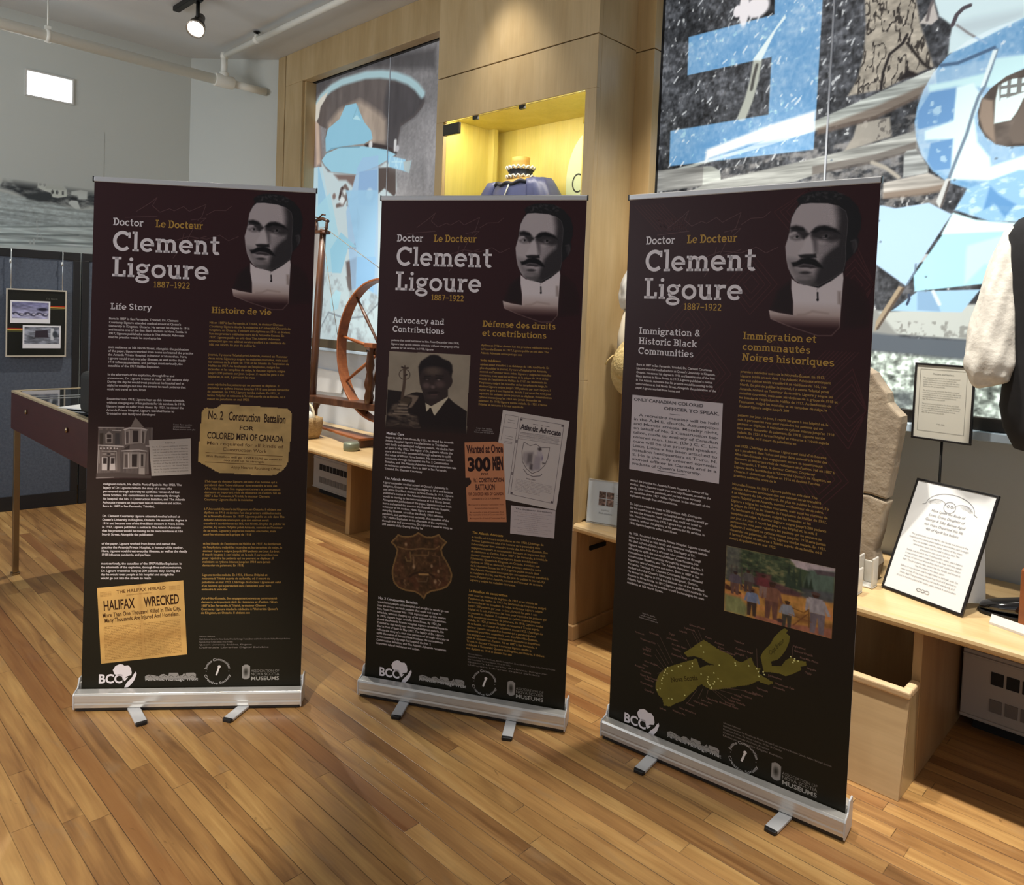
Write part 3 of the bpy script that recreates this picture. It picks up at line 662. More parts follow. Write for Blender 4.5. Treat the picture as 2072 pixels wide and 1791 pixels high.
for y in (1085, 1210, 1300): P.line([(570,2059),(1636,2175),(1844,2204),(2119,2231)] if y == 1085 else [(770,2031),(1537,2110),(1792,2122),(2008,2146)] if y == 1210 else [(770,1974),(1689,2050),(1900,2069),(2121,2084)], 9, (112, 122, 122), 14, .9)
P.line([(1697,2232),(1703,2151),(1699,2062)], 7, (206, 212, 208), 6); P.line([(1708,2163),(1751,2073)], 6, (200, 206, 202), 6)
P.line([(1653,2058),(1653,2035)], 14, (206, 212, 208), 6); P.line([(1678,2078),(1679,2037)], 16, (210, 216, 212), 6)
P.poly([(381,1914),(1439,2012),(2127,2045),(2925,2085),(2927,2005),(381,1847)], (228, 236, 232), 14)
sky = np.clip((P.Y-2480)/70, 0, 1); P.C = P.C*(1-sky[..., None])+np.array([204, 209, 205])/255*sky[..., None]
ws = Sheet(lambda V: np.column_stack([-6.998+V[:, 2]*.001, V[:, 0]/1000, V[:, 1]/1000]))
P.C = P.C[::-1, :]; P.Y = P.Y[::-1, :]; P.y = P.y[::-1]
ws.pic(P, 1)
wp = tag(ws.build('wall_photograph', print_mat('wall_photo_print', .34)), 'large grey photograph of a white farmhouse above water, covering the back wall', 'wall picture')

# ------------------------------------------------------------------ table case at the left
tb = empty('table_showcase', (-4.35, 1.40, 0)); tag(tb, 'dark brown glass-topped table showcase on square metal legs, behind the left banner', 'showcase')
tx0, tx1, ty0, ty1, tz0, tz1 = -4.955, -3.42, 1.085, 1.66, .85, 1.07
o = tb.location
def tr_(a): return (a[0]-o.x, a[1]-o.y, a[2])
M_CASE = noisy('dark_mahogany', rgb(60, 26, 22), rgb(70, 32, 27), (2, 2, 12), 3, 5, .35)
b = MB(); b.box(tr_((tx0, ty0, tz0)), tr_((tx1, ty0+.02, tz1-.012))); b.box(tr_((tx0, ty1-.02, tz0)), tr_((tx1, ty1, tz1-.012))); b.box(tr_((tx0, ty0+.02, tz0)), tr_((tx0+.02, ty1-.02, tz1-.012))); b.box(tr_((tx1-.02, ty0+.02, tz0)), tr_((tx1, ty1-.02, tz1-.012)))
b.box(tr_((tx0+.02, ty0+.02, tz0)), tr_((tx1-.02, ty1-.02, tz0+.02))); b.build('case_body', M_CASE, tb, .002)
b = MB(); t = .028
b.box(tr_((tx0, ty0, tz1-.012)), tr_((tx1, ty0+t, tz1))); b.box(tr_((tx0, ty1-t, tz1-.012)), tr_((tx1, ty1, tz1))); b.box(tr_((tx0, ty0+t, tz1-.012)), tr_((tx0+t, ty1-t, tz1))); b.box(tr_((tx1-t, ty0+t, tz1-.012)), tr_((tx1, ty1-t, tz1)))
b.build('top_rim', newmat('brass_rim', rgb(214, 196, 160), .3, .5), tb, .002)
M_GTOP = newmat('dark_glass', rgb(40, 44, 46), .04); bsdf(M_GTOP).inputs['Transmission Weight'].default_value = .0
MB().box(tr_((tx0+t, ty0+t, tz1-.010)), tr_((tx1-t, ty1-t, tz1-.003))).build('glass_top', M_GTOP, tb)
b = MB(); b.box(tr_((-4.60, ty0+t, tz1-.0028)), tr_((-4.588, ty1-t, tz1-.001))); b.box(tr_((-4.50, ty0+t, tz1-.0028)), tr_((-4.488, ty1-t, tz1-.001)))
b.build('glazing_bar', newmat('bar_metal', rgb(214, 218, 220), .3, .4), tb)
M_LEG = newmat('bronze_leg', rgb(150, 132, 104), .28, .85)
for x in (tx0+.012, tx1-.042):
    for y in (ty0+.01, ty1-.04):
        l = MB().box(tr_((x, y, .012)), tr_((x+.03, y+.03, tz0))).build('leg', M_LEG, tb, .002)
        MB().box(tr_((x-.006, y-.006, 0)), tr_((x+.036, y+.036, .012))).build('foot', M_LEG, l, .002)
for x in (-4.62, -3.9): MB().lathe([(.0, 0), (.014, .002), (.012, .008), (0, .010)], seg=14, M=Matrix.Rotation(PI/2, 4, 'X')).build('lock', M_LEG, tb, loc=(x-o.x, ty0-o.y-.0005, .985))
M_BAG = newmat('black_nylon', rgb(16, 17, 17), .7)
cb = MB().box((-.16, -.09, 0), (.16, .09, .20)).build('camera_bag', M_BAG, None, .03, 4, loc=(-3.70, 1.21, 1.0715)); cb.data.name = 'camera_bag'
tag(cb, 'black soft bag set on the table showcase beside a white sheet', 'bag')
MB().tube([(-.13, 0, .19), (-.10, -.03, .25), (0, -.05, .265), (.10, -.03, .25), (.13, 0, .19)], .011, 8).build('handle', M_BAG, cb)
ps = tag(MB().box((-.12, -.085, 0), (.12, .085, .004)).build('paper_sheet', M_PAPER, loc=(-4.0, 1.22, 1.0712)), 'white paper sheet lying on the glass of the table showcase', 'paper'); ps.rotation_euler = (0, 0, .5)

# ------------------------------------------------------------------ backlit picture windows
# right window: a woodland camp printed on translucent film, with big pale-blue letters seen from behind
P = Pic(-2268, 3870, 1300, 1270, 900, 620, (74, 76, 80))
n1 = P.noise(150, 120, 11, 4); n2 = P.noise(34, 22, 12, 3); n3 = P.noise(14, 20, 13, 2); n4 = P.noise(26, 26, 19, 2); lg = P.noise(260, 16, 21, 4)
P.texture(np.ones(P.X.shape), .30, n1); P.texture(np.ones(P.X.shape), .28, n3); P.texture(np.ones(P.X.shape), .25, n2)
P.blend(np.clip((n3+n4-1.32)*3, 0, 1)*.85, (205, 208, 208)); P.blend(np.clip((n2+.35*n1-.7)*1.6, 0, 1)*.5, (130, 130, 132))
rs = np.random.RandomState(4)
for k in range(90):
    x, z = rs.uniform(-2250, -1250), rs.uniform(2330, 3350); a = rs.uniform(.5, 1.2); l = rs.uniform(8, 34)
    P.line([(x, z), (x+l*math.cos(a), z+l*math.sin(a))], rs.uniform(4, 10), (212, 216, 218), 5, .9)
for q, a, b in (([(-1742,3175)][0], 62, 52), ([(-1811,3182)][0], 26, 90), ([(-1846,3180)][0], 22, 30)): P.ell(q, a, b, (240, 236, 238), soft=.3)  # lamp reflection in the glass, painted into the film's colour
# big tree with furrowed bark
tk = P.pmask([(-1250,3408),(-1236,3068),(-1225,2944),(-1230,2825),(-1248,2731),(-1287,2660),(-1139,2663),(-1052,2694),(-945,2723),(-970,2801),(-1004,2906),(-1027,3013),(-1071,3349)], 10)
bark = P.noise(26, 70, 31, 3); P.blend(tk, (172, 164, 150)); P.texture(tk, .16, n2)
P.blend(tk*np.clip((np.abs(bark)*-1+.20)*9, 0, 1)*.9, (52, 48, 46))
P.line([(-1148,2664),(-1143,2735),(-1120,2811),(-1069,2847),(-1054,2880)], 12, (48, 44, 44), 6); P.line([(-1052,2843),(-987,2745),(-952,2711)], 12, (52, 48, 46), 6)
P.poly([(-1078,2689),(-1046,2730),(-1019,2715),(-1002,2698)], (44, 40, 40), 10)
# undergrowth between the rails
g = P.pmask([(-2294,2358),(-1434,2441),(-1176,2462),(-913,2598),(-887,2126),(-2287,2228)], 10); P.blend(g*np.clip((n2+.4)*1.2, 0, 1)*.55, (168, 164, 158))
P.poly([(-1172,2534),(-1105,2538),(-1092,2451),(-1167,2437),(-1292,2409),(-1253,2473),(-1241,2525)], (176, 170, 158), 10, .9); P.blend(P.pmask([(-1172,2534),(-1105,2538),(-1092,2451),(-1167,2437)], 10)*np.clip((n3-.1)*3, 0, 1)*.6, (70, 66, 64))
# rails and posts
def log(pts, c, seed=0, br=1.0):
    m = P.pmask(pts, 6); zs = [p[1] for p in pts]
    P.blend(m, c); P.texture(m, .24, lg); return m
log([(-2297,2412),(-2051,2443),(-1779,2485),(-1441,2567),(-1186,2643),(-938,2715),(-928,2638),(-1165,2553),(-1416,2525),(-1726,2473),(-1993,2436),(-2295,2385)], (186, 192, 186))
P.poly([(-1173,2591),(-939,2664),(-933,2622),(-1164,2536),(-1415,2502),(-1417,2534)], (112, 96, 84), 14, .75)
log([(-2298,2431),(-1993,2423),(-1987,2321),(-2291,2314)], (150, 150, 146))
log([(-1994,2423),(-1944,2418),(-1899,2390),(-1889,2322),(-1995,2315)], (186, 190, 182))
log([(-2101,2287),(-1960,2336),(-1432,2395),(-1174,2429),(-999,2464),(-989,2388),(-1150,2357),(-1339,2339),(-1519,2294)], (182, 184, 178))
P.poly([(-1430,2360),(-1151,2383),(-996,2416),(-991,2384),(-1149,2344),(-1428,2321)], (100, 92, 86), 8, .7)
log([(-1031,2381),(-993,2386),(-974,2356),(-942,2306),(-941,2278),(-1038,2269),(-1039,2364)], (160, 164, 162))
log([(-1116,2253),(-941,2278),(-869,2234),(-876,2208),(-941,2195),(-1113,2186)], (186, 182, 174))
P.poly([(-1114,2210),(-942,2218),(-877,2226),(-877,2199),(-940,2186),(-1112,2181)], (128, 112, 98), 10, .8)
P.line([(-1167,2348),(-1111,2320),(-1055,2271)], 16, (176, 170, 158), 8)
P.line([(-1727,2910),(-1739,2816),(-1763,2723),(-1794,2647)], 46, (186, 190, 178), 10); P.line([(-1729,2889),(-1743,2827),(-1751,2775)], 16, (60, 58, 56), 8, .8)
# canvas at the top right
P.poly([(-969,3314),(-955,2994),(-936,2930),(-884,2876),(-890,2833),(-894,2762),(-820,2781),(-635,2850),(-166,2822),(-178,3049)], (214, 236, 240), 8)
P.poly([(-881,2882),(-807,2888),(-637,2884),(-635,2850),(-747,2826),(-831,2828)], (192, 208, 214), 40, .8)
P.poly([(-1009,2916),(-974,2962),(-960,2995),(-939,2917),(-963,2900)], (196, 190, 184), 6); P.line([(-980,2923),(-973,2971),(-964,2996)], 12, (110, 104, 104), 6)
P.line([(-884,2879),(-871,2918),(-848,2939),(-825,2944)], 16, (84, 78, 84), 4)
P.line([(-868,2875),(-823,2831),(-759,2776)], 8, (120, 112, 112), 5, .8)
# lower camp: planks, ground, broken rock
P.poly([(-1365,1702),(-1057,1690),(-758,1727),(-69,1778),(-59,1608),(-760,1581),(-1018,1592),(-1360,1603)], (196, 202, 196), 12)
P.blend(P.pmask([(-1043,1647),(-754,1657),(-750,1587),(-1023,1592)], 8)*np.clip((n3-.1)*2, 0, 1)*.55, (110, 108, 104))
P.poly([(-1364,1689),(-1110,1695),(-1017,1586),(-1357,1556)], (150, 152, 148), 14)
P.poly([(-1359,1596),(-1110,1594),(-978,1582),(-750,1581),(-59,1608),(-55,1520),(-745,1500),(-974,1508),(-1356,1530)], (96, 104, 112), 16)
gr = P.pmask([(-1355,1517),(-990,1507),(-776,1498),(-55,1520),(-31,1095),(-1325,972)], 20); P.blend(gr, (176, 188, 178)); P.texture(gr, .5, n2); P.texture(gr, .3, n3)
P.blend(P.pmask([(-1016,1350),(-948,1345),(-944,1271),(-1012,1276)], 40)*.6, (92, 98, 104))
# translucent overlays
def overlay(pts, c, a, soft=5): P.blend(P.pmask(pts, soft)*a, np.array(c)/255., 'screen')
EE = [(-1655,3210),(-1652,3115),(-2118,3115),(-2114,2914),(-1656,2913),(-1656,2636),(-2202,2635),(-2199,2446),(-1428,2437),(-1425,2665),(-1424,3148)]
overlay(EE, (84, 150, 208), .95); P.C = np.clip(P.C, 0, 1)
em = P.pmask(EE, 5); P.blend(em*np.clip((n4+n2-1.0)*2, 0, 1)*.6, (190, 234, 240))
P.poly([(-1980,2507),(-1653,2582),(-1428,2619),(-1433,2524),(-1751,2505),(-1965,2460),(-1988,2434)], (247, 250, 250), 16)
P.poly([(-1751,2920),(-1625,3072),(-1600,3102),(-1594,3085),(-1640,3039),(-1695,2930),(-1710,2906)], (236, 250, 250), 8)
ring = [(-403,2832),(-635,2852),(-747,2830),(-829,2801),(-894,2757),(-943,2700),(-977,2633),(-998,2563),(-1005,2499),(-995,2428),(-970,2355),(-925,2285),(-869,2234),(-796,2200),(-711,2179),(-498,2173),(-309,2235)]
hole = [(-392,2622),(-624,2649),(-684,2631),(-734,2593),(-765,2550),(-774,2503),(-767,2449),(-742,2402),(-703,2366),(-662,2352),(-604,2349),(-378,2363)]
P.poly([(-996,2604),(-936,2707),(-778,2711),(-627,2704),(-333,2672),(-306,2195),(-798,2227),(-925,2285),(-984,2385)], (150, 160, 170), 12, .5)
om = P.pmask(ring, 5)*(1-P.pmask(hole, 5)); P.blend(om*.92, np.array((90, 156, 212))/255., 'screen')
P.poly([(-961,2648),(-868,2649),(-737,2659),(-725,2708),(-627,2704),(-333,2680),(-329,2608),(-624,2653),(-734,2597),(-859,2625),(-956,2620)], (206, 242, 246), 14)
P.poly([(-854,2619),(-796,2626),(-763,2567),(-785,2487),(-768,2383),(-722,2316),(-717,2281),(-606,2311),(-312,2295),(-305,2163),(-798,2236),(-858,2242),(-855,2409),(-961,2419),(-963,2456),(-863,2482)], (226, 250, 252), 10)
for q in ([(-951,2614),(-858,2616),(-859,2486),(-993,2465),(-993,2543)], [(-939,2402),(-859,2409),(-860,2288),(-921,2285),(-948,2329)]):
    P.poly(q, (112, 158, 206), 8); mm = P.pmask(q, 8); P.blend(mm*np.clip((n4+n2-.5)*2, 0, 1)*.7, (196, 226, 240))
P.line([(-916,2721),(-856,2718),(-731,2753)], 14, (84, 110, 140), 6)
hm = P.pmask(hole, 4); P.blend(hm, (96, 88, 82)); P.texture(hm, .5, n1)
P.poly([(-762,2558),(-724,2543),(-715,2446),(-707,2371),(-751,2425),(-769,2485)], (150, 134, 120), 10); 
P.poly([(-708,2601),(-662,2618),(-390,2589),(-387,2541),(-621,2534),(-640,2486),(-660,2455),(-715,2450),(-716,2542)], (226, 246, 246), 5)
for k in range(7):
    z = 700+k*34; P.line([(-701,2608),(-605,2619)], 1, (20, 20, 20), 1, 0)
gx = ((P.X/30).astype(int)+(P.Y/30).astype(int)) % 2
P.blend(P.pmask([(-709,2610),(-662,2618),(-605,2624),(-602,2564),(-701,2539)], 6)*((P.X % 34 < 14) | (P.Y % 34 < 12))*.7, (84, 78, 74))
P.poly([(-664,2404),(-621,2534),(-387,2541),(-376,2323),(-648,2363)], (112, 102, 94), 8)
# pennants and poles
P.poly([(-1326,2169),(-1114,2154),(-1059,2138),(-932,2152),(-844,2098),(-956,1893),(-1001,1802),(-1127,1897),(-1313,1927)], (182, 214, 240), 6)
P.poly([(-876,2011),(-840,2103),(-757,2069),(-644,2051),(-80,1983),(-73,1857),(-645,1820),(-966,1778),(-973,1845)], (176, 232, 250), 6)
P.poly([(-840,2103),(-757,2069),(-644,2051),(-80,1983),(-78,1940),(-656,2018),(-877,2017)], (222, 250, 252), 8)
P.poly([(-781,1966),(-665,2001),(-79,1964),(-73,1857),(-717,1889),(-782,1808),(-784,1937)], (206, 246, 250), 14, .8)
P.poly([(-835,2115),(-794,2199),(-622,2256),(-92,2198),(-82,2018),(-707,2060)], (150, 196, 232), 8); P.blend(P.pmask([(-835,2115),(-794,2199),(-622,2256),(-92,2198),(-82,2018),(-707,2060)], 8)*np.clip((n2-.1)*2, 0, 1)*.7, (214, 240, 246))
P.poly([(-715,2203),(-684,2166),(-624,2122),(-659,2074),(-696,2128),(-734,2108)], (92, 146, 200), 10, .8)
P.poly([(-1052,1693),(-955,1778),(-726,1788),(-786,1694)], (168, 208, 236), 6); P.poly([(-955,1778),(-885,1778),(-864,1695),(-951,1699)], (140, 176, 208), 8); P.line([(-895,1778),(-869,1725)], 14, (214, 228, 236), 6)
P.line([(-987,1763),(-984,1747),(-992,1723)], 10, (60, 70, 90), 4)
for k in range(60):
    x, z = rs.uniform(-1500, -500), rs.uniform(1600, 2400)
    if rs.rand() < .35: P.ell((x, z), 5, 5, (96, 110, 124), soft=.6, a=.7)
P.poly([(-1029,1802),(-1006,1793),(-1100,1620),(-1116,1600),(-1113,1645)], (168, 152, 128), 5); P.line([(-1011,1790),(-1105,1613)], 10, (92, 80, 70), 6)
P.line([(-967,1894),(-968,1863),(-996,1808)], 7, (110, 130, 150), 5)
P.line([(-723,2742),(-738,2676),(-757,2601),(-774,2569),(-790,2510),(-808,2424),(-842,2317),(-879,2190)], 12, (120, 138, 156), 6); P.poly([(-735,2745),(-720,2742),(-757,2610),(-772,2600)], (232, 248, 250), 5)
P.poly([(-874,2247),(-855,2246),(-883,2130),(-891,2128),(-905,2155)], (206, 210, 208), 5); P.line([(-860,2234),(-885,2130)], 8, (90, 84, 82), 5)
M_FILM = print_mat('backlit_film', .12, 0.86, .35)
sh = Sheet(lambda V: np.column_stack([V[:, 0]/1000, 3.520-V[:, 2]*.0006, V[:, 1]/1000]))
P.C = P.C[::-1]; P.Y = P.Y[::-1]
P.C = np.clip(P.C, 0, 1); sh.pic(P, 0)
wr = sh.build('window_2', M_FILM); tag(wr, kind='structure')
MB().box((-1.372, 3.512, 1.28), (-1.364, 3.519, 3.87)).build('glass_joint', newmat('glass_edge', rgb(206, 214, 226), .15), wr)
# left window: half a soldier's face under a peaked cap with pale-blue paper shapes
P = Pic(-5930, 3640, -3440, 1330, 520, 480, (140, 138, 140))
n1 = P.noise(420, 420, 41, 3); n2 = P.noise(60, 60, 42, 3); n3 = P.noise(18, 18, 44, 2); nv = P.noise(60, 220, 46, 3)
P.blend(np.clip((2900-P.Y)/1200, 0, 1)*.6+.1, (176, 174, 174)); P.texture(np.ones(P.X.shape), .14, n1); P.texture(np.ones(P.X.shape), .05, n3)
P.poly([(-5947,3613),(-5274,3670),(-4279,3559),(-4271,3401),(-4730,3493),(-5105,3568),(-5601,3584),(-5885,3478),(-5934,3369)], (78, 76, 78), 60, .85)
P.poly([(-6006,3425),(-5835,3295),(-5758,2849),(-5976,2859)], (150, 134, 130), 40)
P.poly([(-5902,3276),(-5846,3253),(-5800,2883),(-5866,2869)], (226, 200, 180), 30, .9)
P.poly([(-5938,3311),(-5922,3396),(-5844,3471),(-5727,3515),(-5536,3550),(-5339,3561),(-5150,3551),(-4946,3513),(-4749,3462),(-4581,3388),(-4477,3312),(-4394,3229),(-4382,3184),(-4409,3146),(-4495,3091),(-4604,3058),(-4664,3041),(-4691,2949),(-4716,2837),(-4801,2841),(-4848,2906),(-5143,2971),(-5506,2991),(-5711,2959),(-5731,3092),(-5722,3177),(-5831,3222)], (104, 96, 94), 10)
m = P.pmask([(-4833,3436),(-4579,3356),(-4394,3229),(-4382,3184),(-4495,3091),(-4654,3046),(-4691,2949),(-4706,2849),(-4825,2877),(-4858,3103),(-4889,3271)], 60); P.blend(m*.8, (72, 70, 74))
P.poly([(-5698,3216),(-5548,3306),(-5327,3332),(-5233,3343),(-5090,3272),(-4928,3179),(-4859,3116),(-4851,2971),(-4871,2935),(-5073,2962),(-5506,2991),(-5711,2959)], (176, 160, 146), 60)
P.texture(np.ones(P.X.shape), .07, nv)
P.line([(-5924,3309),(-5908,3394),(-5817,3466),(-5662,3517),(-5498,3539),(-5290,3534),(-5149,3530),(-4945,3497),(-4748,3445),(-4580,3375),(-4487,3314),(-4415,3245)], 62, (176, 210, 218), 26, .95)
P.poly([(-5945,3312),(-5922,3404),(-5830,3461),(-5713,3498),(-5749,3440),(-5826,3381),(-5848,3297),(-5887,3259)], (222, 218, 206), 14)
P.poly([(-5142,2964),(-5028,2962),(-4849,2919),(-4739,2872),(-4696,2854),(-4715,2818),(-4791,2840),(-4958,2913),(-5118,2934)], (62, 52, 52), 14)
P.ell([(-5056,2949)][0], 26, 34, (224, 226, 226), soft=.5); P.line([(-4727,2935),(-4728,2871)], 34, (220, 222, 222), 14); P.ell([(-4699,2874)][0], 24, 26, (196, 196, 200), soft=.5)
face = P.pmask([(-5787,2896),(-5676,2797),(-5248,2731),(-4938,2752),(-4842,2787),(-4711,2734),(-4691,2564),(-4716,2437),(-4710,1918),(-4778,1393),(-5548,1354),(-5813,1859),(-5769,2807)], 20)
P.blend(face, (206, 224, 228)); P.blend(face*np.clip((P.X+4560)/250, 0, 1)*.8, (92, 82, 80))
P.poly([(-4938,2752),(-4711,2734),(-4700,2527),(-4719,2502),(-4852,2579),(-4927,2546)], (92, 80, 76), 14)
P.poly([(-5583,2766),(-5247,2728),(-5290,2632),(-5391,2697),(-5504,2709)], (132, 112, 106), 26)
P.line([(-5483,2551),(-5461,2613),(-5401,2650),(-5362,2611),(-5383,2543),(-5430,2498),(-5518,2491)], 34, (112, 92, 86), 18, .9); P.ell([(-5439,2555)][0], 40, 60, (232, 240, 240), soft=.5); P.line([(-5478,2565),(-5450,2633)], 30, (66, 50, 48), 14); P.ell([(-5567,2576)][0], 26, 26, (140, 120, 114), soft=.7)
P.line([(-5465,2627),(-5432,2574),(-5364,2535),(-5297,2517),(-5227,2544)], 26, (120, 110, 108), 14, .8)
P.line([(-5362,2514),(-5368,2485),(-5338,2471)], 18, (130, 126, 126), 10, .7)
P.poly([(-5223,2475),(-5175,2369),(-5176,2247),(-5213,2281)], (70, 62, 66), 10)
P.poly([(-5306,2129),(-5208,2174),(-5177,2124),(-5232,2105),(-5327,2117)], (110, 86, 80), 12); P.poly([(-5358,2005),(-5201,2043),(-5195,1940),(-5226,1713),(-5317,1796)], (110, 98, 96), 26); P.poly([(-5351,1880),(-5192,1878),(-5182,1693),(-5284,1713)], (120, 112, 110), 20, .8)
# paper shapes
def sheetp(pts, c, a=.95): P.poly(pts, c, 7, a)
cap = [(-5718,2975),(-5731,3092),(-5696,3173),(-5519,3231),(-5437,3330),(-5279,3324),(-5228,3254),(-5152,3147),(-5056,3066),(-5030,2996),(-5143,2971),(-5506,2991)]
sheetp(cap, (150, 208, 234)); sheetp([(-5781,2910),(-5711,2959),(-5506,2984),(-5165,2953),(-4847,2886),(-4716,2831),(-4863,2790),(-4939,2772),(-5248,2731),(-5469,2768),(-5623,2792),(-5732,2861)], (164, 218, 240))
P.line([(-5711,2959),(-5634,2993),(-5481,2984),(-5212,2953)], 10, (110, 160, 184), 8, .8)
P.line([(-5320,3201),(-5276,3262),(-5254,3299),(-5226,3213)], 10, (130, 180, 200), 8, .7); P.poly([(-5320,3201),(-5262,3226),(-5200,3168)], (190, 232, 244), 6)
sheetp([(-5227,2791),(-5160,2858),(-4944,2852),(-4938,2752),(-4891,1654),(-5238,1648),(-5377,2431),(-5312,2579)], (168, 206, 240), .8); sheetp([(-5214,2543),(-5201,2747),(-4949,2740),(-4948,2521),(-5000,2445),(-5187,2473)], (146, 184, 226), .8)
P.line([(-5098,2561),(-5073,2518),(-5014,2493),(-4983,2537)], 34, (120, 150, 190), 20, .7); P.ell([(-5051,2550)][0], 46, 46, (214, 236, 248), soft=.6)
sheetp([(-4833,2839),(-4589,2777),(-4597,2747),(-4517,2763),(-4542,2671),(-4796,2743)], (150, 206, 236)); sheetp([(-4619,2762),(-4522,2763),(-4542,2665),(-4605,2697)], (176, 190, 190))
for k in range(5): P.line([(-4789,2820),(-4796,2750)] if k == 0 else [(-4736,2807),(-4689,2725)] if k == 1 else [(-4693,2796),(-4721,2735)] if k == 2 else [(-4640,2783),(-4657,2715)] if k == 3 else [(-4766,2779),(-4629,2763)], 9, (190, 230, 244), 7, .8)
sheetp([(-5969,2858),(-5839,2858),(-5771,2851),(-5695,2655),(-5601,2361),(-5951,2382)], (196, 228, 240)); sheetp([(-5839,2858),(-5825,2857),(-5661,2508),(-5601,2361),(-5813,2373)], (160, 208, 236))
sheetp([(-5848,2499),(-5631,2612),(-5439,2133),(-5472,1923),(-5658,1925),(-5748,2144)], (176, 224, 240), .8); sheetp([(-5564,1915),(-5605,2118),(-5445,2260),(-5205,2125),(-5328,2129),(-5427,1910)], (160, 214, 236)); sheetp([(-5390,2612),(-4934,2572),(-4960,1937),(-4957,1756),(-5185,1755),(-5186,2042)], (166, 212, 242), .9)
sheetp([(-5201,2043),(-4938,2036),(-4954,1696),(-5070,1695),(-5080,1756),(-5200,1755)], (156, 204, 242))
P.poly([(-5937,1840),(-5738,1948),(-5501,1881),(-5308,1754),(-5096,1796),(-4882,1717),(-4861,1320),(-5948,1257)], (206, 226, 230), 20, .85); P.blend(P.pmask([(-5937,1840),(-5738,1948),(-5501,1881),(-5308,1754),(-5096,1796),(-4882,1717),(-4861,1320),(-5948,1257)], 20)*np.clip(n2, 0, 1)*.5, (130, 130, 134))
P.line([(-5788,1355),(-5600,1571),(-5332,1524),(-5049,1553),(-4853,1678)], 16, (140, 150, 158), 10, .8); P.poly([(-5583,1688),(-5495,1770),(-5418,1745),(-5456,1605),(-5561,1581)], (190, 232, 244), 6)
P.poly([(-5833,1751),(-5770,1795),(-5741,1708),(-5804,1663)], (110, 100, 104), 8); P.poly([(-5839,2323),(-5718,2317),(-5744,2057),(-5872,1706),(-5930,1706)], (190, 180, 172), 16, .7)
sh = Sheet(lambda V: np.column_stack([V[:, 0]/1000, 3.600-V[:, 2]*.0006, V[:, 1]/1000]))
P.C = np.clip(P.C[::-1], 0, 1); P.Y = P.Y[::-1]; sh.pic(P, 0)
wl = sh.build('window_1', print_mat('backlit_film_left', .12, 0.66, .35)); tag(wl, kind='structure')
MB().box((-4.82, 3.592, 1.34), (-4.814, 3.599, 3.61)).build('glass_joint', bpy.data.materials['glass_edge'], wl)
bk = MB().box((-5.945, 3.575, 1.30), (-5.925, 3.61, 3.64)); bk.box((-5.925, 3.575, 3.60), (-3.44, 3.61, 3.66))
struct(bk.build('trim_9', M_BAR))

# ------------------------------------------------------------------ costume in the lit case
M_DRESS = noisy('blue_satin', rgb(66, 72, 112), rgb(84, 90, 130), (3, 3, 6), 4, 4, .42)
M_TRIMD = newmat('navy_ruffle', rgb(26, 28, 44), .6); M_LACE = newmat('white_lace', rgb(226, 224, 212), .7); M_FORM = newmat('tan_form', rgb(196, 152, 70), .6)
def ring(cx, cy, z, rx, ry, n=28, f=None):
    out = []
    for k in range(n):
        a = 2*PI*k/n; s = f(a) if f else 1.0
        out.append((cx+rx*math.cos(a)*s, cy+ry*math.sin(a)*s, z))
    return out
dr = empty('dress_form', (-2.985, 3.18, OZ0)); tag(dr, 'dark blue bodice with puffed sleeves and ruffled choker, inside the yellow case', 'dress form')
zc = lambda z: z-OZ0
fm = MB().loft([ring(0, 0, zc(1.75), .12, .10), ring(0, 0, zc(2.1), .15, .11), ring(0, 0, zc(2.30), .165, .11), ring(0, .005, zc(2.375), .145, .085), ring(0, .01, zc(2.405), .085, .065), ring(0, .01, zc(2.44), .056, .054), ring(0, .01, zc(2.50), .052, .05), ring(0, .01, zc(2.525), .054, .052)])
fm.build('torso_form', M_FORM, dr)
rs = np.random.RandomState(2)
pl = lambda amp, n, ph=0: (lambda a: 1+amp*math.sin(n*a+ph))
bd = MB().loft([ring(0, 0, zc(1.62), .17, .14, 48, pl(.03, 12)), ring(0, 0, zc(1.80), .135, .112, 48, pl(.01, 12)), ring(0, 0, zc(2.05), .165, .125, 48), ring(0, -.005, zc(2.22), .185, .128, 48), ring(0, 0, zc(2.325), .182, .118, 48), ring(0, 0, zc(2.365), .160, .102, 48)], cap=False)
bd.build('bodice', M_DRESS, dr)
nk = MB().tube([(.16*math.cos(a), .105*math.sin(a), zc(2.36)+.022*abs(math.cos(a))**2+.006*math.sin(a*11)) for a in np.linspace(0, 2*PI, 60)[:-1]], .012, 8, closed=True); nk.build('neck_ruffle', M_TRIMD, dr)
for s in (-1, 1):
    rg = []
    for t in np.linspace(0, 1, 10):
        x = s*(.155+.12*math.sin(t*1.25)); z = zc(2.385-.36*t); rr = .045+.062*math.sin(PI*min(1, .18+.72*t))
        rg.append(ring(x, 0, z, rr*1.0, rr*.98, 30, pl(.05, 9, t*2)))
    MB().loft(rg).build('puff_sleeve', M_DRESS, dr)
ck = MB().loft([ring(0, .01, zc(2.415), .074, .070, 40, pl(.10, 13)), ring(0, .01, zc(2.435), .068, .066, 40, pl(.05, 13)), ring(0, .01, zc(2.455), .074, .070, 40, pl(.08, 13, 1))], cap=False); ck.build('choker', M_TRIMD, dr)
for z in (2.41, 2.462): MB().tube([(.082*math.cos(a)*(1+.06*math.sin(17*a)), .01+.078*math.sin(a)*(1+.06*math.sin(17*a)), zc(z)+.008*math.sin(17*a)) for a in np.linspace(0, 2*PI, 80)[:-1]], .006, 6, closed=True).build('lace_edge', M_LACE, dr)
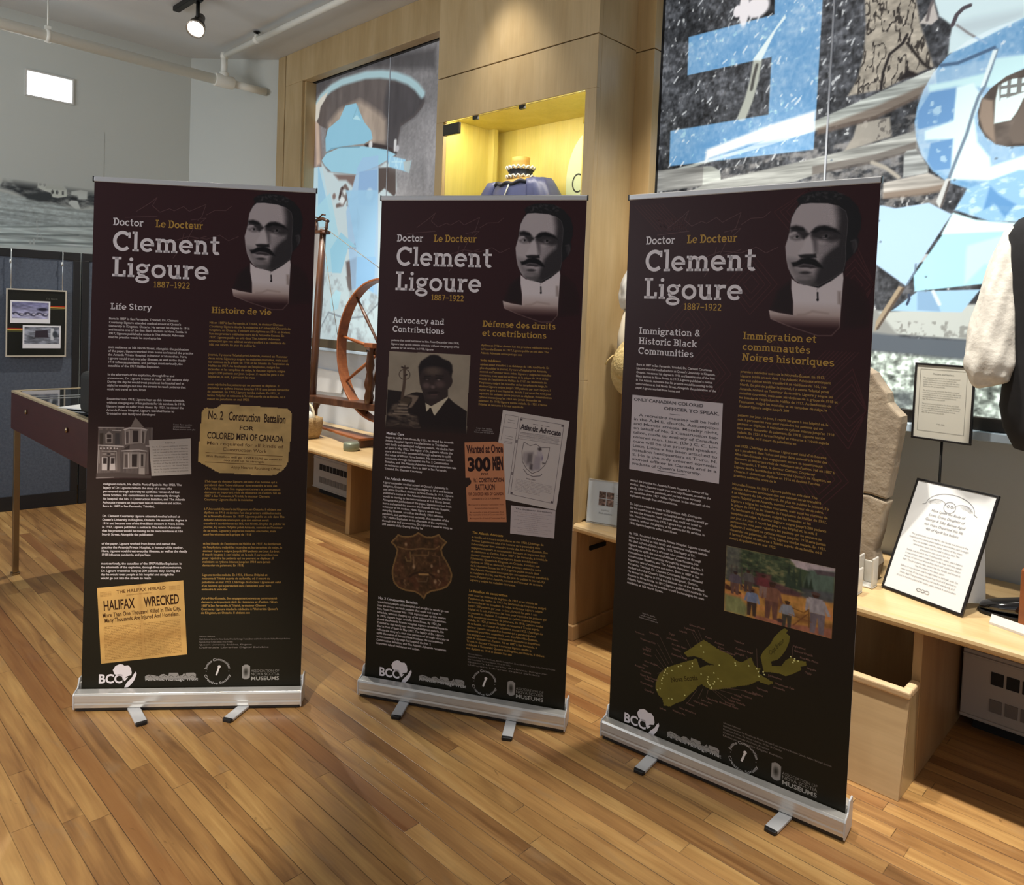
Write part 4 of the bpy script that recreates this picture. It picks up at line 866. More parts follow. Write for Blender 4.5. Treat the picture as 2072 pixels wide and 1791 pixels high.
sk = MB().loft([ring(0, 0, zc(1.305), .27, .19, 64, pl(.05, 16)), ring(0, 0, zc(1.45), .235, .175, 64, pl(.05, 16)), ring(0, 0, zc(1.63), .165, .135, 64, pl(.03, 16))]); sk.build('skirt', M_DRESS, dr)
br_ = MB().tube([(-.03, -.124, zc(2.20)), (.01, -.128, zc(2.29)), (.03, -.118, zc(2.35))], .004, 6); br_.build('white_cord', M_LACE, dr)
ds = empty('oval_sign', (-2.545, 3.30, 2.08)); tag(ds, 'pale green oval board with handwriting, standing in the right of the yellow case', 'sign')
pt = [(.188*math.cos(a), .29+.29*math.sin(a)) for a in np.linspace(0, 2*PI, 49)[:-1]]
MB().prism(pt, .014, lambda a, b, t: (a, t, b)).build('board', newmat('pale_green_card', rgb(206, 216, 170), .55), ds, .002)
MB().box((-.03, .012, -.775), (.03, .03, .2)).build('support', M_FORM, ds)
sh = Sheet(lambda V: np.column_stack([V[:, 0], np.full(len(V), -.0008), V[:, 1]]))
def scr(pts): sh.bar(pts, .009, (52, 54, 40), 0)
arc = lambda cx, cy, rx, ry, a0, a1, n=14: [(cx+rx*math.cos(math.radians(a)), cy+ry*math.sin(math.radians(a))) for a in np.linspace(a0, a1, n)]
scr(arc(-.10, .285, .038, .05, 60, 300)); scr(arc(-.035, .345, .022, .032, 0, 360)); scr([(.0, .345), (.03, .43), (.045, .46)]); scr(arc(.035, .40, .024, .030, 0, 360)); scr([(.06, .39), (.10, .47), (.12, .44)])
sh.build('handwriting', M_PRINT, ds)

# ------------------------------------------------------------------ spinning wheel and its neighbours on the left bench
M_OAK = wood('aged_red_wood', rgb(118, 66, 36), rgb(142, 82, 46), rgb(160, 98, 58), 0, .4, 2); M_OAKD = wood('dark_turned_wood', rgb(66, 40, 26), rgb(84, 52, 34), rgb(100, 64, 42), 2, .35, 2)
HX, HY, HZ, WR = -4.375, 3.27, 1.315, .525
sw = empty('spinning_wheel', (-4.75, HY, BZ)); tag(sw, 'tall wooden spinning wheel with a broad hoop, standing on the left bench', 'spinning wheel'); o = sw.location
rel = lambda *pts: [(x-o.x, y-o.y, z-o.z) for x, y, z in pts]
rg = MB(); n = 96; vs = []; fs = []
for k in range(n):
    a = 2*PI*k/n
    for r_, y in ((WR, -.042), (WR, .042), (WR-.016, .042), (WR-.016, -.042)): vs.append((HX-o.x+r_*math.cos(a), y, HZ-o.z+r_*math.sin(a)))
for k in range(n):
    j = (k+1) % n
    for q in range(4): fs.append((k*4+q, k*4+(q+1) % 4, j*4+(q+1) % 4, j*4+q))
rg.add(vs, fs); rg.build('hoop', M_OAK, sw, .003)
MB().lathe([(.0, -.075), (.03, -.07), (.042, -.04), (.05, 0), (.042, .04), (.03, .07), (0, .075)], rel((HX, HY, HZ))[0], 20, Matrix.Rotation(PI/2, 4, 'X')).build('hub', M_OAKD, sw)
for k in range(9):
    a = math.radians(131+40*k); d = Vector((math.cos(a), 0, math.sin(a))); c_ = Vector(rel((HX, HY, HZ))[0])
    MB().tube([c_+d*.03, c_+d*.15, c_+d*.30, c_+d*(WR-.017)], [.013, .010, .014, .009], 10).build('spoke', M_OAK if k % 3 else M_OAKD, sw)
MB().hexa(rel((-5.38, HY-.07, .842), (-4.05, HY-.07, .885), (-4.05, HY+.07, .885), (-5.38, HY+.07, .842)), rel((-5.38, HY-.07, .895), (-4.05, HY-.07, .938), (-4.05, HY+.07, .938), (-5.38, HY+.07, .895))).build('bed', M_OAKD, sw, .006)
prof = [.030, .036, .026, .040, .030, .022, .034, .026, .022, .030]
for y in (-.10, .105):
    p0, p1 = Vector((HX+.0-o.x-.07, y*.5, .335)), Vector((HX-o.x, y, HZ-o.z+.03)); 
    MB().tube([p0.lerp(p1, k/9) for k in range(10)], prof, 12).build('upright', M_OAKD, sw)
    MB().box((HX-o.x-.05, y-.022, HZ-o.z+.02), (HX-o.x+.05, y+.022, HZ-o.z+.055)).build('axle_cap', M_OAK, sw, .004)
MB().tube(rel((HX, HY-.13, HZ), (HX, HY+.13, HZ)), .008, 8).build('axle', M_BLACKM, sw)
for x, y, x1, y1 in ((-5.2, 0, -5.34, .01), (-4.28, -.05, -4.20, -.10), (-4.28, .05, -4.20, .10)):
    p0, p1 = Vector((x-o.x, y, .29)), Vector((x1-o.x, y1, .012)); MB().tube([p0.lerp(p1, k/6) for k in range(7)], [.026, .03, .022, .032, .026, .022, .020], 12).build('leg', M_OAKD, sw)
MB().tube(rel((-5.30, HY, .87), (-5.27, HY, 1.2), (-5.235, HY, 1.7), (-5.20, HY, 2.235)), [.036, .03, .034, .024], 12).build('spindle_post', M_OAKD, sw)
hd = MB().box(rel((-5.25, HY-.05, 2.20))[0], rel((-5.17, HY+.05, 2.225))[0]); hd.tube(rel((-5.28, HY-.02, 2.31), (-5.18, HY-.02, 2.318), (-5.10, HY-.02, 2.292)), .013, 10); hd.tube(rel((-5.115, HY-.02, 2.30), (-5.125, HY-.02, 2.20)), .012, 8); hd.tube(rel((-5.27, HY-.02, 2.30), (-5.265, HY-.02, 2.20)), .011, 8); hd.tube(rel((-5.28, HY-.03, 2.335), (-5.22, HY-.03, 2.325), (-5.17, HY-.03, 2.35), (-5.13, HY-.03, 2.343)), .006, 8); hd.tube(rel((-5.27, HY-.02, 2.215), (-5.12, HY-.02, 2.205)), .012, 8)
hd.build('spindle_head', M_OAKD, sw)
a = math.radians(62); tp = (HX+WR*math.cos(a), HY, HZ+WR*math.sin(a))
MB().tube(rel((-5.16, HY-.02, 2.25), tp), .0028, 6).tube(rel((-5.19, HY-.02, 2.23), (HX-WR*.93, HY, HZ-WR*.36)), .0022, 6).build('drive_band', newmat('cord', rgb(120, 110, 96), .8), sw)
td = MB().prism([(-.40, -.05), (-.02, -.075), (.10, -.10), (.42, -.13), (.44, .02), (.12, .03), (-.05, .02), (-.38, .02)], .018, lambda a, b, t: (a, b, t+.055))
t_ = td.build('treadle', M_OAK, sw, .004, loc=(-4.90-o.x, 3.30-HY, 0)); 
MB().box((-.39, -.045, .003), (-.36, .02, .054)).build('treadle_bar', M_OAKD, t_); MB().box((.38, -.11, .003), (.41, .015, .054)).build('treadle_bar', M_OAKD, t_)
wp_ = MB().hexa([(-.275, 0, 0), (.22, 0, .02), (.22, .008, .02), (-.275, .008, 0)], [(-.275, .012, .215), (.275, .012, .20), (.275, .02, .20), (-.275, .02, .215)])
tag(wp_.build('white_panel', M_PAPER, loc=(-5.68, 3.655, .85)), 'white slanted panel fixed to the wall left of the spinning wheel', 'panel')
M_BASK = noisy('woven_splint', rgb(150, 122, 82), rgb(186, 158, 114), (30, 30, 60), 2, 3, .7, bump=.4)
bk = empty('basket', (-5.09, 3.10, BZ)); tag(bk, 'small tan basket with a pale hoop handle, at the left end of the bench', 'basket')
sq = lambda r: (lambda a: 1.0/max(abs(math.cos(a)), abs(math.sin(a)))**.7)
MB().loft([ring(0, 0, .001, .085, .075, 32, sq(0)), ring(0, 0, .06, .105, .09, 32, sq(0)), ring(0, 0, .13, .112, .096, 32, sq(0)), ring(0, 0, .165, .108, .092, 32, sq(0)), ring(0, 0, .165, .098, .082, 32, sq(0)), ring(0, 0, .08, .09, .075, 32, sq(0))]).build('body', M_BASK, bk)
MB().tube([(.115*math.cos(t), 0, .15+.125*math.sin(t)) for t in np.linspace(0, PI, 15)], .009, 8).build('handle', newmat('pale_ash', rgb(206, 192, 162), .5), bk)
MB().loft([ring(.01, -.01, .12, .08, .07, 20), ring(.02, -.02, .19, .07, .055, 20, pl(.2, 5)), ring(.03, -.02, .215, .03, .025, 20, pl(.3, 4))]).build('cloth', M_LACE, bk)
tn = tag(MB().lathe([(.0, 0), (.055, 0), (.058, .01), (.058, .05), (.052, .056), (.0, .058)], seg=28).build('round_tin', newmat('grey_green_tin', rgb(128, 134, 116), .35, .3), loc=(-4.46, 3.09, BZ+.0005)), 'low grey-green round tin beside the treadle of the spinning wheel', 'tin')

# ------------------------------------------------------------------ right bench: signs, stone, shoe, mannequins
M_BFR = newmat('black_frame', rgb(22, 20, 22), .35)
def paper_sheet(W, H, fn=None): return Sheet(fn or (lambda V: np.column_stack([V[:, 0]/1000-W/2, -.0012-V[:, 2]*.0003, H-V[:, 1]/1000])))
def lines(sh, x0, x1, y0, n, dy, h, c, layer, words, center=False, seed=0):
    rs = np.random.RandomState(seed); k = 0
    for i in range(n):
        t = ''; W_ = (x1-x0)*(1 if i % 5 != 4 else .6)*rs.uniform(.9, 1)
        while True:
            nt = (t+' '+words[k % len(words)]).strip()
            if text_width(nt, h, 'sans') > W_: break
            t = nt; k += 1
        sh.text(t, (x0+x1)/2 if center else x0, y0+i*dy, h, c, layer, anchor='c' if center else 'l')
WORDS_STONE = 'The gravestone was carved for the family and stood in the churchyard for many years before it was broken and brought here to be kept with the other stones of the town where they lived and worked in those days'.split()
def sign_board(name, loc, yaw, lean, W, H, label, fw, cat='sign'):
    M = Matrix.Translation(loc) @ Matrix.Rotation(yaw, 4, 'Z') @ Matrix.Rotation(-lean, 4, 'X')
    s = empty(name, M=M); tag(s, label, cat)
    MB().box((-W/2+fw, 0, fw), (W/2-fw, .005, H-fw)).build('sheet', M_PAPER, s)
    f = MB(); f.box((-W/2, -.004, 0), (W/2, .008, fw)); f.box((-W/2, -.004, H-fw), (W/2, .008, H)); f.box((-W/2, -.004, fw), (-W/2+fw, .008, H-fw)); f.box((W/2-fw, -.004, fw), (W/2, .008, H-fw))
    f.build('frame', M_BFR, s, .0015)
    return s
ls = sign_board('framed_sign', (-.774, 3.12, BZ+.006), -.311, .421, .314, .46, 'white sign with a winged-skull drawing, black frame, leaning back on the right bench', .008)
sh = paper_sheet(.314, .46); g = (120, 120, 126)
sh.bar(arc(157, 92, 92, 56, 180, 360, 24), 1.6, g, 1); sh.bar(arc(157, 88, 22, 22, 0, 360, 20), 1.6, g, 1); sh.bar(arc(110, 92, 34, 26, 200, 350), 1.2, g, 1); sh.bar(arc(204, 92, 34, 26, 190, 340), 1.2, g, 1); sh.bar([(66, 92), (52, 98)], 1.6, g, 1); sh.bar([(248, 92), (262, 98)], 1.6, g, 1)
for k in range(5): sh.bar(arc(100+k*2, 96, 20+k*5, 14+k*4, 200, 300, 8), .8, g, 1); sh.bar(arc(214-k*2, 96, 20+k*5, 14+k*4, 240, 340, 8), .8, g, 1)
sh.bar(arc(150, 84, 4, 5, 0, 360, 10), 1.6, g, 1); sh.bar(arc(164, 84, 4, 5, 0, 360, 10), 1.6, g, 1)
for i, t in enumerate(('Here Lyeth the Body of', 'Lewis Crane Daughter of', 'George & Silby Barnes Aged', 'ten Years Departed this life', '4th of Aprill last before')): sh.text(t, 157, 118+i*19, 9.5, (128, 128, 132), 1, shear=.25, anchor='c', sx=.95)
lines(sh, 38, 276, 224, 14, 13.2, 6.3, (128, 128, 132), 1, WORDS_STONE, True, 1)
sh.bar(arc(141, 424, 8, 6, 20, 340, 12), 1.6, (80, 80, 84), 1); sh.bar(arc(157, 424, 6, 6, 0, 360, 12), 1.6, (80, 80, 84), 1); sh.bar(arc(173, 424, 8, 6, 200, 520, 12), 1.6, (80, 80, 84), 1)
sh.build('print', M_PRINT, ls)
M_STAY = newmat('white_stay', rgb(206, 212, 220), .4)
MB().hexa([(.02, .006, .02), (.13, .006, .02), (.13, .012, .02), (.02, .012, .02)], [(.02, .006, .34), (.13, .006, .34), (.13, .012, .34), (.02, .012, .34)]).build('backing', M_STAY, ls)
e = MB(); th = .421
def up_(p): # world-level point in the sign's own leaning frame
    y, z = p[1], p[2]; return (p[0], y*math.cos(th)-z*math.sin(th), y*math.sin(th)+z*math.cos(th))
e.add([up_(p) for p in ((.12, .20, 0.004), (.126, .20, 0.004), (.126, .16, .30), (.12, .16, .30), (.12, .05, 0.03), (.126, .05, 0.03))], [(0, 1, 2, 3), (4, 3, 2, 5), (0, 3, 4), (1, 5, 2), (0, 4, 5, 1)])
e.build('easel_leg', M_STAY, ls)
us = empty('stand_sign', (-.805, 3.42, BZ)); us.rotation_euler = (0, 0, -.06); tag(us, 'cream text sign in a black frame on a thin pole, above the leaning white sign', 'sign')
W, H, z0 = .218, .312, .578
MB().box((-W/2+.008, -.02, z0+.008), (W/2-.008, -.015, z0+H-.008)).build('sheet', newmat('cream_paper', rgb(196, 194, 184), .6), us)
f = MB(); f.box((-W/2, -.024, z0), (W/2, -.012, z0+.008)); f.box((-W/2, -.024, z0+H-.008), (W/2, -.012, z0+H)); f.box((-W/2, -.024, z0+.008), (-W/2+.008, -.012, z0+H-.008)); f.box((W/2-.008, -.024, z0+.008), (W/2, -.012, z0+H-.008)); f.build('frame', M_BFR, us, .0015)
MB().tube([(0, 0, .012), (0, 0, z0+.15)], .005, 10).build('pole', M_BLACKM, us); MB().lathe([(0, 0), (.07, 0), (.07, .008), (.01, .013), (0, .013)], seg=28).build('base', M_BLACKM, us)
MB().box((-.06, -.012, z0+.03), (.06, -.005, z0+.2)).build('holder', M_STAY, us)
sh = Sheet(lambda V: np.column_stack([V[:, 0]/1000-W/2, -.0205-V[:, 2]*.0003, z0+H-V[:, 1]/1000])); g = (112, 112, 106)
for a, b in (((22, 24), (190, 24)), ((190, 24), (190, 276)), ((190, 276), (22, 276)), ((22, 276), (22, 24))): sh.bar([a, b], 1.2, g, 1)
sh.text('Planters and Settlers', 106, 44, 6.2, g, 1, anchor='c')
for y in (60, 112, 166): lines(sh, 34, 180, y, 5, 8.8, 4.3, g, 1, WORDS_STONE, False, y)
sh.text('1760-1820', 106, 246, 4.6, g, 1, anchor='c')
sh.build('print', M_PRINT, us)

# broken gravestone
M_STONE = noisy('weathered_sandstone', rgb(132, 118, 102), rgb(166, 152, 132), (3, 3, 3), 3, 8, .9, bump=.6, bscale=26)
gs = empty('gravestone', (-1.22, 3.24, BZ)); tag(gs, 'broken weathered gravestone in two pieces standing behind the right banner', 'gravestone'); o = gs.location
def slab(name, prof_, y0, y1, seed):
    rs = np.random.RandomState(seed); pts = [(x-o.x+rs.uniform(-.004, .004), z-BZ+rs.uniform(-.004, .004)) for x, z in prof_]
    return MB().prism(pts, y1-y0, lambda a, b, t: (a, y0-o.y+t, b)).build(name, M_STONE, gs, .010, 3)
slab('lower_piece', [(-1.42, .592), (-.965, .592), (-.955, .66), (-.965, .72), (-.948, .80), (-.94, .88), (-.930, .925), (-1.0, .94), (-1.1, .935), (-1.25, .955), (-1.42, .95)], 3.20, 3.29, 3)
slab('upper_piece', [(-1.42, .957), (-1.25, .962), (-1.1, .943), (-1.0, .948), (-.932, .934), (-.928, 1.0), (-.918, 1.06), (-.91, 1.10), (-.90, 1.17), (-.892, 1.24), (-.897, 1.268), (-.925, 1.29), (-.945, 1.325), (-.955, 1.36), (-.99, 1.40), (-1.01, 1.43), (-1.05, 1.46), (-1.15, 1.50), (-1.25, 1.49), (-1.36, 1.45), (-1.42, 1.42)], 3.20, 3.285, 4)
M_ACR = newmat('frosted_acrylic', rgb(230, 228, 222), .25); bsdf(M_ACR).inputs['Transmission Weight'].default_value = .35
for x, y, h, nm in ((-.985, 3.04, .10, 'clear-edged block in front of the stone, left of the leaning sign'), (-.970, 3.165, .12, 'clear-edged block at the right foot of the stone')):
    b = MB(); b.box((-.03, -.03, 0), (.03, .03, .008)); b.box((-.03, -.03, .008), (-.022, .03, h)); b.box((.022, -.03, .008), (.03, .03, h)); b.box((-.022, .022, .008), (.022, .03, h*.8))
    tag(b.build('stone_block', M_ACR, bevel=.004, loc=(x, y-.02, BZ+.0005)), nm, 'block')

# shoe, wooden post, label strip
M_PATENT = newmat('patent_leather', rgb(14, 14, 17), .07); bsdf(M_PATENT).inputs['Coat Weight'].default_value = 1.0; bsdf(M_PATENT).inputs['Coat Roughness'].default_value = .03
def shoe(loc, rz, label):
    s = empty('shoe', loc, rz); tag(s, label, 'shoe', 'black buckled shoes')
    def prof(x):   # heel at 0, toe at -.28
        return x
    st = [(-.283, .012, .012, .030), (-.27, .030, .012, .040), (-.24, .042, .012, .052), (-.20, .047, .012, .062), (-.16, .045, .012, .075), (-.12, .040, .012, .088), (-.07, .034, .014, .098), (-.02, .034, .020, .100), (.012, .028, .024, .094), (.02, .015, .028, .085)]
    rg = []
    for x, hw, zb, zt in st:
        r_ = []
        for k in range(20):
            a = 2*PI*k/20; y = hw*math.copysign(abs(math.cos(a))**.75, math.cos(a)); z = (zb+zt)/2+(zt-zb)/2*math.copysign(abs(math.sin(a))**.8, math.sin(a)); r_.append((x, y, z))
        rg.append(r_)
    MB().loft(rg).build('upper', M_PATENT, s, subsurf=1)
    so = [(-.287, .0), (-.275, .032), (-.24, .046), (-.19, .050), (-.12, .041), (-.05, .036), (.0, .036), (.022, .018)]; so = so+[(x, -y) for x, y in so[::-1] if y > 0]
    MB().prism(so[::-1], .011, lambda a, b, t: (a, b, t+.002)).build('sole', M_BLACKP, s, .002)
    MB().box((-.045, -.03, 0), (.02, .03, .014)).build('heel', M_BLACKP, s, .002)
    b = MB(); 
    for q in (((-.155, -.022, .082), (-.145, .022, .087)), ((-.118, -.022, .094), (-.108, .022, .099)), ((-.155, -.026, .082), (-.108, -.020, .097)), ((-.155, .020, .082), (-.108, .026, .097))): b.box(*q)
    b.build('buckle', newmat('silver_buckle', rgb(220, 220, 216), .15, .9), s, .002)
    return s
shoe((-.325, 3.262, BZ+.0005), .20, 'black patent shoe with silver buckle, toe pointing left, right of the leaning sign')
tag(MB().box((-.470, 3.13, BZ+.0005), (-.41, 3.185, .795)).build('wooden_post', M_OAK, bevel=.004), 'short brown wooden post standing on the bench in front of the black shoe', 'post')
wd = MB().prism([(0, 0), (.028, 0), (.024, .022), (.012, .034), (0, .008)], .30, lambda a, b, t: (t, a, b))
lw = tag(wd.build('label_strip', M_PAPER, loc=(-.545, 3.085, BZ+.0005)), 'low white wedge label lying near the front edge, in front of the black shoe', 'label'); lw.rotation_euler = (0, 0, -.28)

# mannequins in period costume
M_VEST = noisy('black_wool', rgb(15, 15, 19), rgb(22, 22, 27), (8, 8, 8), 6, 4, .85); M_LINEN = noisy('linen', rgb(206, 202, 194), rgb(224, 220, 212), (10, 10, 10), 4, 5, .85, bump=.3)
M_BLOUSE = noisy('white_cotton', rgb(224, 224, 220), rgb(236, 236, 232), (6, 6, 6), 4, 4, .8); M_FORMW = newmat('linen_form', rgb(196, 186, 166), .8)
def wr(t, a, s): return 1+.05*math.sin(5*a+9*t+s)+.045*math.sin(9*a-17*t+2*s)+.03*math.sin(3*a+31*t)
def sleeve(mb, path, radii, seed, flat=1.0):
    rg = []; n = len(path)
    for i in range(n):
        p = Vector(path[i]); t = (Vector(path[min(i+1, n-1)])-Vector(path[max(i-1, 0)])).normalized(); x = Vector((0, 1, 0)); y = t.cross(x).normalized(); x = y.cross(t)
        rg.append([tuple(p+(x*math.cos(a)*flat+y*math.sin(a))*radii[i]*wr(i/n, a, seed)) for a in np.linspace(0, 2*PI, 37)[:-1]])
    return mb.loft(rg)
def interp(p, n):
    p = np.array(p, float); t = np.linspace(0, len(p)-1, n); return [tuple(np.array([np.interp(v, range(len(p)), p[:, c]) for c in range(p.shape[1])])) for v in t]
mq = empty('costume_mannequin', (-.355, 3.28, BZ)); tag(mq, 'headless mannequin in a black vest and full white shirt sleeves, at the right end', 'mannequin')
Zm = lambda z: z-BZ
tv = MB().loft([ring(.02, .0, Zm(1.20), .205, .14, 40), ring(.01, 0, Zm(1.27), .232, .14, 40), ring(0, 0, Zm(1.35), .238, .14, 40), ring(0, 0, Zm(1.45), .232, .14, 40), ring(0, 0, Zm(1.65), .246, .145, 40), ring(0, 0, Zm(1.85), .262, .148, 40), ring(0, 0, Zm(1.97), .258, .135, 40), ring(0, 0, Zm(2.03), .215, .115, 40), ring(0, 0, Zm(2.075), .12, .085, 40), ring(0, 0, Zm(2.09), .07, .065, 40)])
tv.build('vest', M_VEST, mq)
MB().lathe([(.062, 0), (.058, .05), (.056, .09), (.04, .10), (0, .102)], (0, 0, Zm(2.085)), 24).build('neck_form', M_FORMW, mq)
for s in (-1, 1):
    path = interp([(s*.205, -.0, Zm(2.0)), (s*.232, -.02, Zm(1.90)), (s*.250, -.04, Zm(1.75)), (s*.260, -.05, Zm(1.60)), (s*.262, -.06, Zm(1.50)), (s*.258, -.06, Zm(1.45)), (s*.248, -.06, Zm(1.42))], 22)
    rad = [r[0] for r in interp([(.044,), (.054,), (.066,), (.080,), (.084,), (.072,), (.052,)], 22)]
    sl = sleeve(MB(), path, rad, 1.3+s, 1.1).build('shirt_sleeve', M_LINEN, mq, subsurf=1)
for s in (-1, 1):
    MB().tube([(s*.08+.04, 0, Zm(1.30)), (s*.08+.05, 0, Zm(1.0)), (s*.08+.06, 0, Zm(.82)), (s*.08+.06, .0, Zm(.76))], [.095, .08, .06, .045], 20).build('breeches_leg', M_VEST, mq)
MB().tube([(.12, .02, Zm(1.2)), (.12, .02, .012)], .014, 12).lathe([(0, 0), (.11, 0), (.11, .008), (.02, .014), (0, .014)], (.14, .02, 0), 32).build('stand', M_BLACKM, mq)
m2 = empty('costume_mannequin', (-1.815, 3.09, BZ)); tag(m2, 'mannequin in a white blouse and pale skirt, mostly hidden behind the right banner', 'mannequin')
MB().loft([ring(0, 0, Zm(1.42), .135, .105, 36), ring(0, 0, Zm(1.6), .16, .12, 36), ring(0, 0, Zm(1.8), .185, .125, 36), ring(0, 0, Zm(1.9), .185, .115, 36), ring(0, 0, Zm(1.96), .13, .09, 36), ring(0, 0, Zm(1.985), .07, .06, 36)]).build('blouse', M_BLOUSE, m2)
MB().loft([ring(0, 0, .012, .27, .14, 72, pl(.04, 18)), ring(0, 0, Zm(1.0), .25, .14, 72, pl(.04, 18)), ring(0, 0, Zm(1.25), .20, .13, 72, pl(.03, 18)), ring(0, 0, Zm(1.44), .14, .11, 72)]).build('skirt', M_LINEN, m2)
MB().lathe([(.055, 0), (.05, .05), (.048, .075), (0, .08)], (0, 0, Zm(1.98)), 22).build('neck_form', M_FORMW, m2)
for s in (-1, 1):
    path = interp([(s*.15, 0, Zm(1.92)), (s*.22, -.02, Zm(1.87)), (s*.262, -.03, Zm(1.78)), (s*.27, -.04, Zm(1.70)), (s*.262, -.05, Zm(1.655))], 16); rad = [r[0] for r in interp([(.05,), (.062,), (.068,), (.060,), (.040,)], 16)]
    sleeve(MB(), path, rad, .4+s, 1.0).build('blouse_sleeve', M_BLOUSE, m2, subsurf=1)
    MB().tube([(s*.262, -.05, Zm(1.66)), (s*.27, -.09, Zm(1.53)), (s*.24, -.14, Zm(1.43))], [.032, .028, .024], 14).build('forearm', M_FORMW, m2)
M_STRAW = noisy('straw', rgb(206, 180, 120), rgb(226, 202, 146), (40, 40, 40), 2, 3, .75, bump=.4)
ht = empty('straw_hat', (-1.938, 2.885, 1.40)); ht.rotation_euler = (math.radians(78), 0, -.15)
tag(ht, 'flat straw hat hanging at the side of the mannequin behind the right banner', 'hat')
MB().lathe([(.0, .075), (.06, .073), (.078, .06), (.086, .012), (.10, .004), (.145, .0), (.146, -.005), (.09, -.004), (.08, .0)], seg=40).build('crown', M_STRAW, ht)
MB().tube([(-.142, .04, 0), (-.172, .012, .0), (-.18, -.01, .004)], .004, 8).build('ribbon_end', M_STRAW, ht)

# small card in a clear stand, by the column
cs = empty('card_stand', (-2.138, 2.998, BZ+.0005)); cs.rotation_euler = (0, 0, .30); tag(cs, 'small white card with a four-part picture in a clear stand, beside the column', 'card stand')
Mt = Matrix.Rotation(-.08, 4, 'X')
MB().box((-.10, 0, .008), (.10, .006, .215), Mt).build('card', newmat('pale_blue_card', rgb(206, 218, 232), .4), cs)
b = MB(); b.box((-.103, -.002, .004), (-.10, .009, .218), Mt); b.box((.10, -.002, .004), (.103, .009, .218), Mt); b.box((-.103, -.002, .215), (.103, .009, .219), Mt); b.box((-.103, -.004, 0), (.103, .07, .005)); b.build('clear_stand', M_ACR, cs)
sh = Sheet(lambda V: np.column_stack([V[:, 0]/1000-.1, (.215-V[:, 1]/1000)*.08-.0012-V[:, 2]*.0003, .0+(.215-V[:, 1]/1000)]))
rs = np.random.RandomState(6)
for i in range(2):
    for j in range(2):
        P = Pic(56+i*40, 52+j*36, 92+i*40, 84+j*36, 16, 16, (110, 92, 88)); P.texture(np.ones(P.X.shape), .6, P.noise(12, 9, 3+i*7+j*3)); sh.pic(P, 1)
sh.text('Loyalists', 92, 146, 8, (140, 148, 158), 1, anchor='c'); sh.text('Black Loyalists', 94, 162, 8, (140, 148, 158), 1, anchor='c')
for k in range(5): sh.bar([(142, 60+k*11), (168+3*(k % 2), 60+k*11)], 2.4, (160, 170, 182), 1)
sh.build('print', M_PRINT, cs)

# ------------------------------------------------------------------ roll-up banners
WH = (232, 225, 230); GO = (188, 148, 72); BO = (206, 196, 196); GB = (164, 130, 72); SM = (140, 130, 124)
EN = ('Born in 1887 in San Fernando, Trinidad, Dr. Clement Courtenay Ligoure attended medical school at Queen\'s University in Kingston, Ontario. He earned '
 'his degree in 1916 and became one of the first Black doctors in Nova Scotia. In 1917, Ligoure published a notice in The Atlantic Advocate that his '
 'practice would be moving to his own residence at 166 North Street. Alongside the publication of the paper, Ligoure worked from home and named the '
 'practice the Amanda Private Hospital, in honour of his mother. Here, Ligoure would treat everyday illnesses, as well as the deadly 1918 influenza '
 'pandemic, and perhaps most seriously, the casualties of the 1917 Halifax Explosion. In the aftermath of the explosion, through fires and snowstorms, '
 'Dr. Ligoure treated as many as 200 patients daily. During the day he would treat people at his hospital and at night he would go out into the streets '
 'to reach patients that could not travel to him. From December into 1918, Ligoure kept up this intense schedule, without charging any of his patients for '
 'his services. In 1918, Ligoure began to suffer from illness. By 1921, he closed the Amanda Private Hospital. Ligoure travelled home to Trinidad to visit '
 'family and developed malignant malaria. He died in Port of Spain in May 1922. The legacy of Dr. Ligoure reflects the story of a man who persevered '
 'through adversity to uplift the voices of African Nova Scotians. His commitment to his community through his hospital, the No. 2 Construction '
 'Battalion, and The Atlantic Advocate remains an important tale of resistance and action.').split()
FR = ('Né en 1887 à San Fernando, à Trinité, le docteur Clement Courtenay Ligoure étudie la médecine à l\'Université Queen\'s de Kingston, en Ontario. Il '
 'obtient son diplôme en 1916 et devient l\'un des premiers médecins noirs de la Nouvelle-Écosse. En 1917, Ligoure publie un avis dans The Atlantic Advocate '
 'annonçant que son cabinet serait transféré à sa résidence du 166, rue North. En plus de publier le journal, il y ouvre l\'hôpital privé Amanda, nommé en '
 'l\'honneur de sa mère. Ligoure y soigne les maladies courantes, mais aussi les victimes de la grippe de 1918 et les blessés de l\'explosion de Halifax de '
 '1917. Au lendemain de l\'explosion, malgré les incendies et les tempêtes de neige, le docteur Ligoure soigne jusqu\'à 200 patients par jour. Le jour, il '
 'reçoit les gens à son hôpital et, la nuit, il parcourt les rues pour rejoindre les patients qui ne peuvent se déplacer. Il maintient ce rythme intense '
 'jusqu\'en 1918 sans jamais demander de paiement. En 1918, Ligoure tombe malade. En 1921, il ferme l\'hôpital et retourne à Trinité auprès de sa famille, où '
 'il meurt du paludisme en mai 1922. L\'héritage du docteur Ligoure est celui d\'un homme qui a persévéré dans l\'adversité pour faire entendre la voix des '
 'Afro-Néo-Écossais. Son engagement envers sa communauté demeure un important récit de résistance et d\'action.').split()
_pos = {'e': 0, 'f': 0}
def para(sh, lang, x, y, w, n, h=8.3, dy=14.6, c=None, layer=2, last=.6):
    words = EN if lang == 'e' else FR; c = c or (BO if lang == 'e' else GB); k = _pos[lang]; rs = random.Random(int(y*7+x))
    for i in range(n):
        W = w*(last if i == n-1 else rs.uniform(.9, 1.0)); t = ''
        while True:
            nt = (t+' '+words[k % len(words)]).strip()
            if text_width(nt, h) > W: break
            t = nt; k += 1
        sh.text(t, x, y+i*dy, h, c, layer, bold=.028)
    _pos[lang] = k

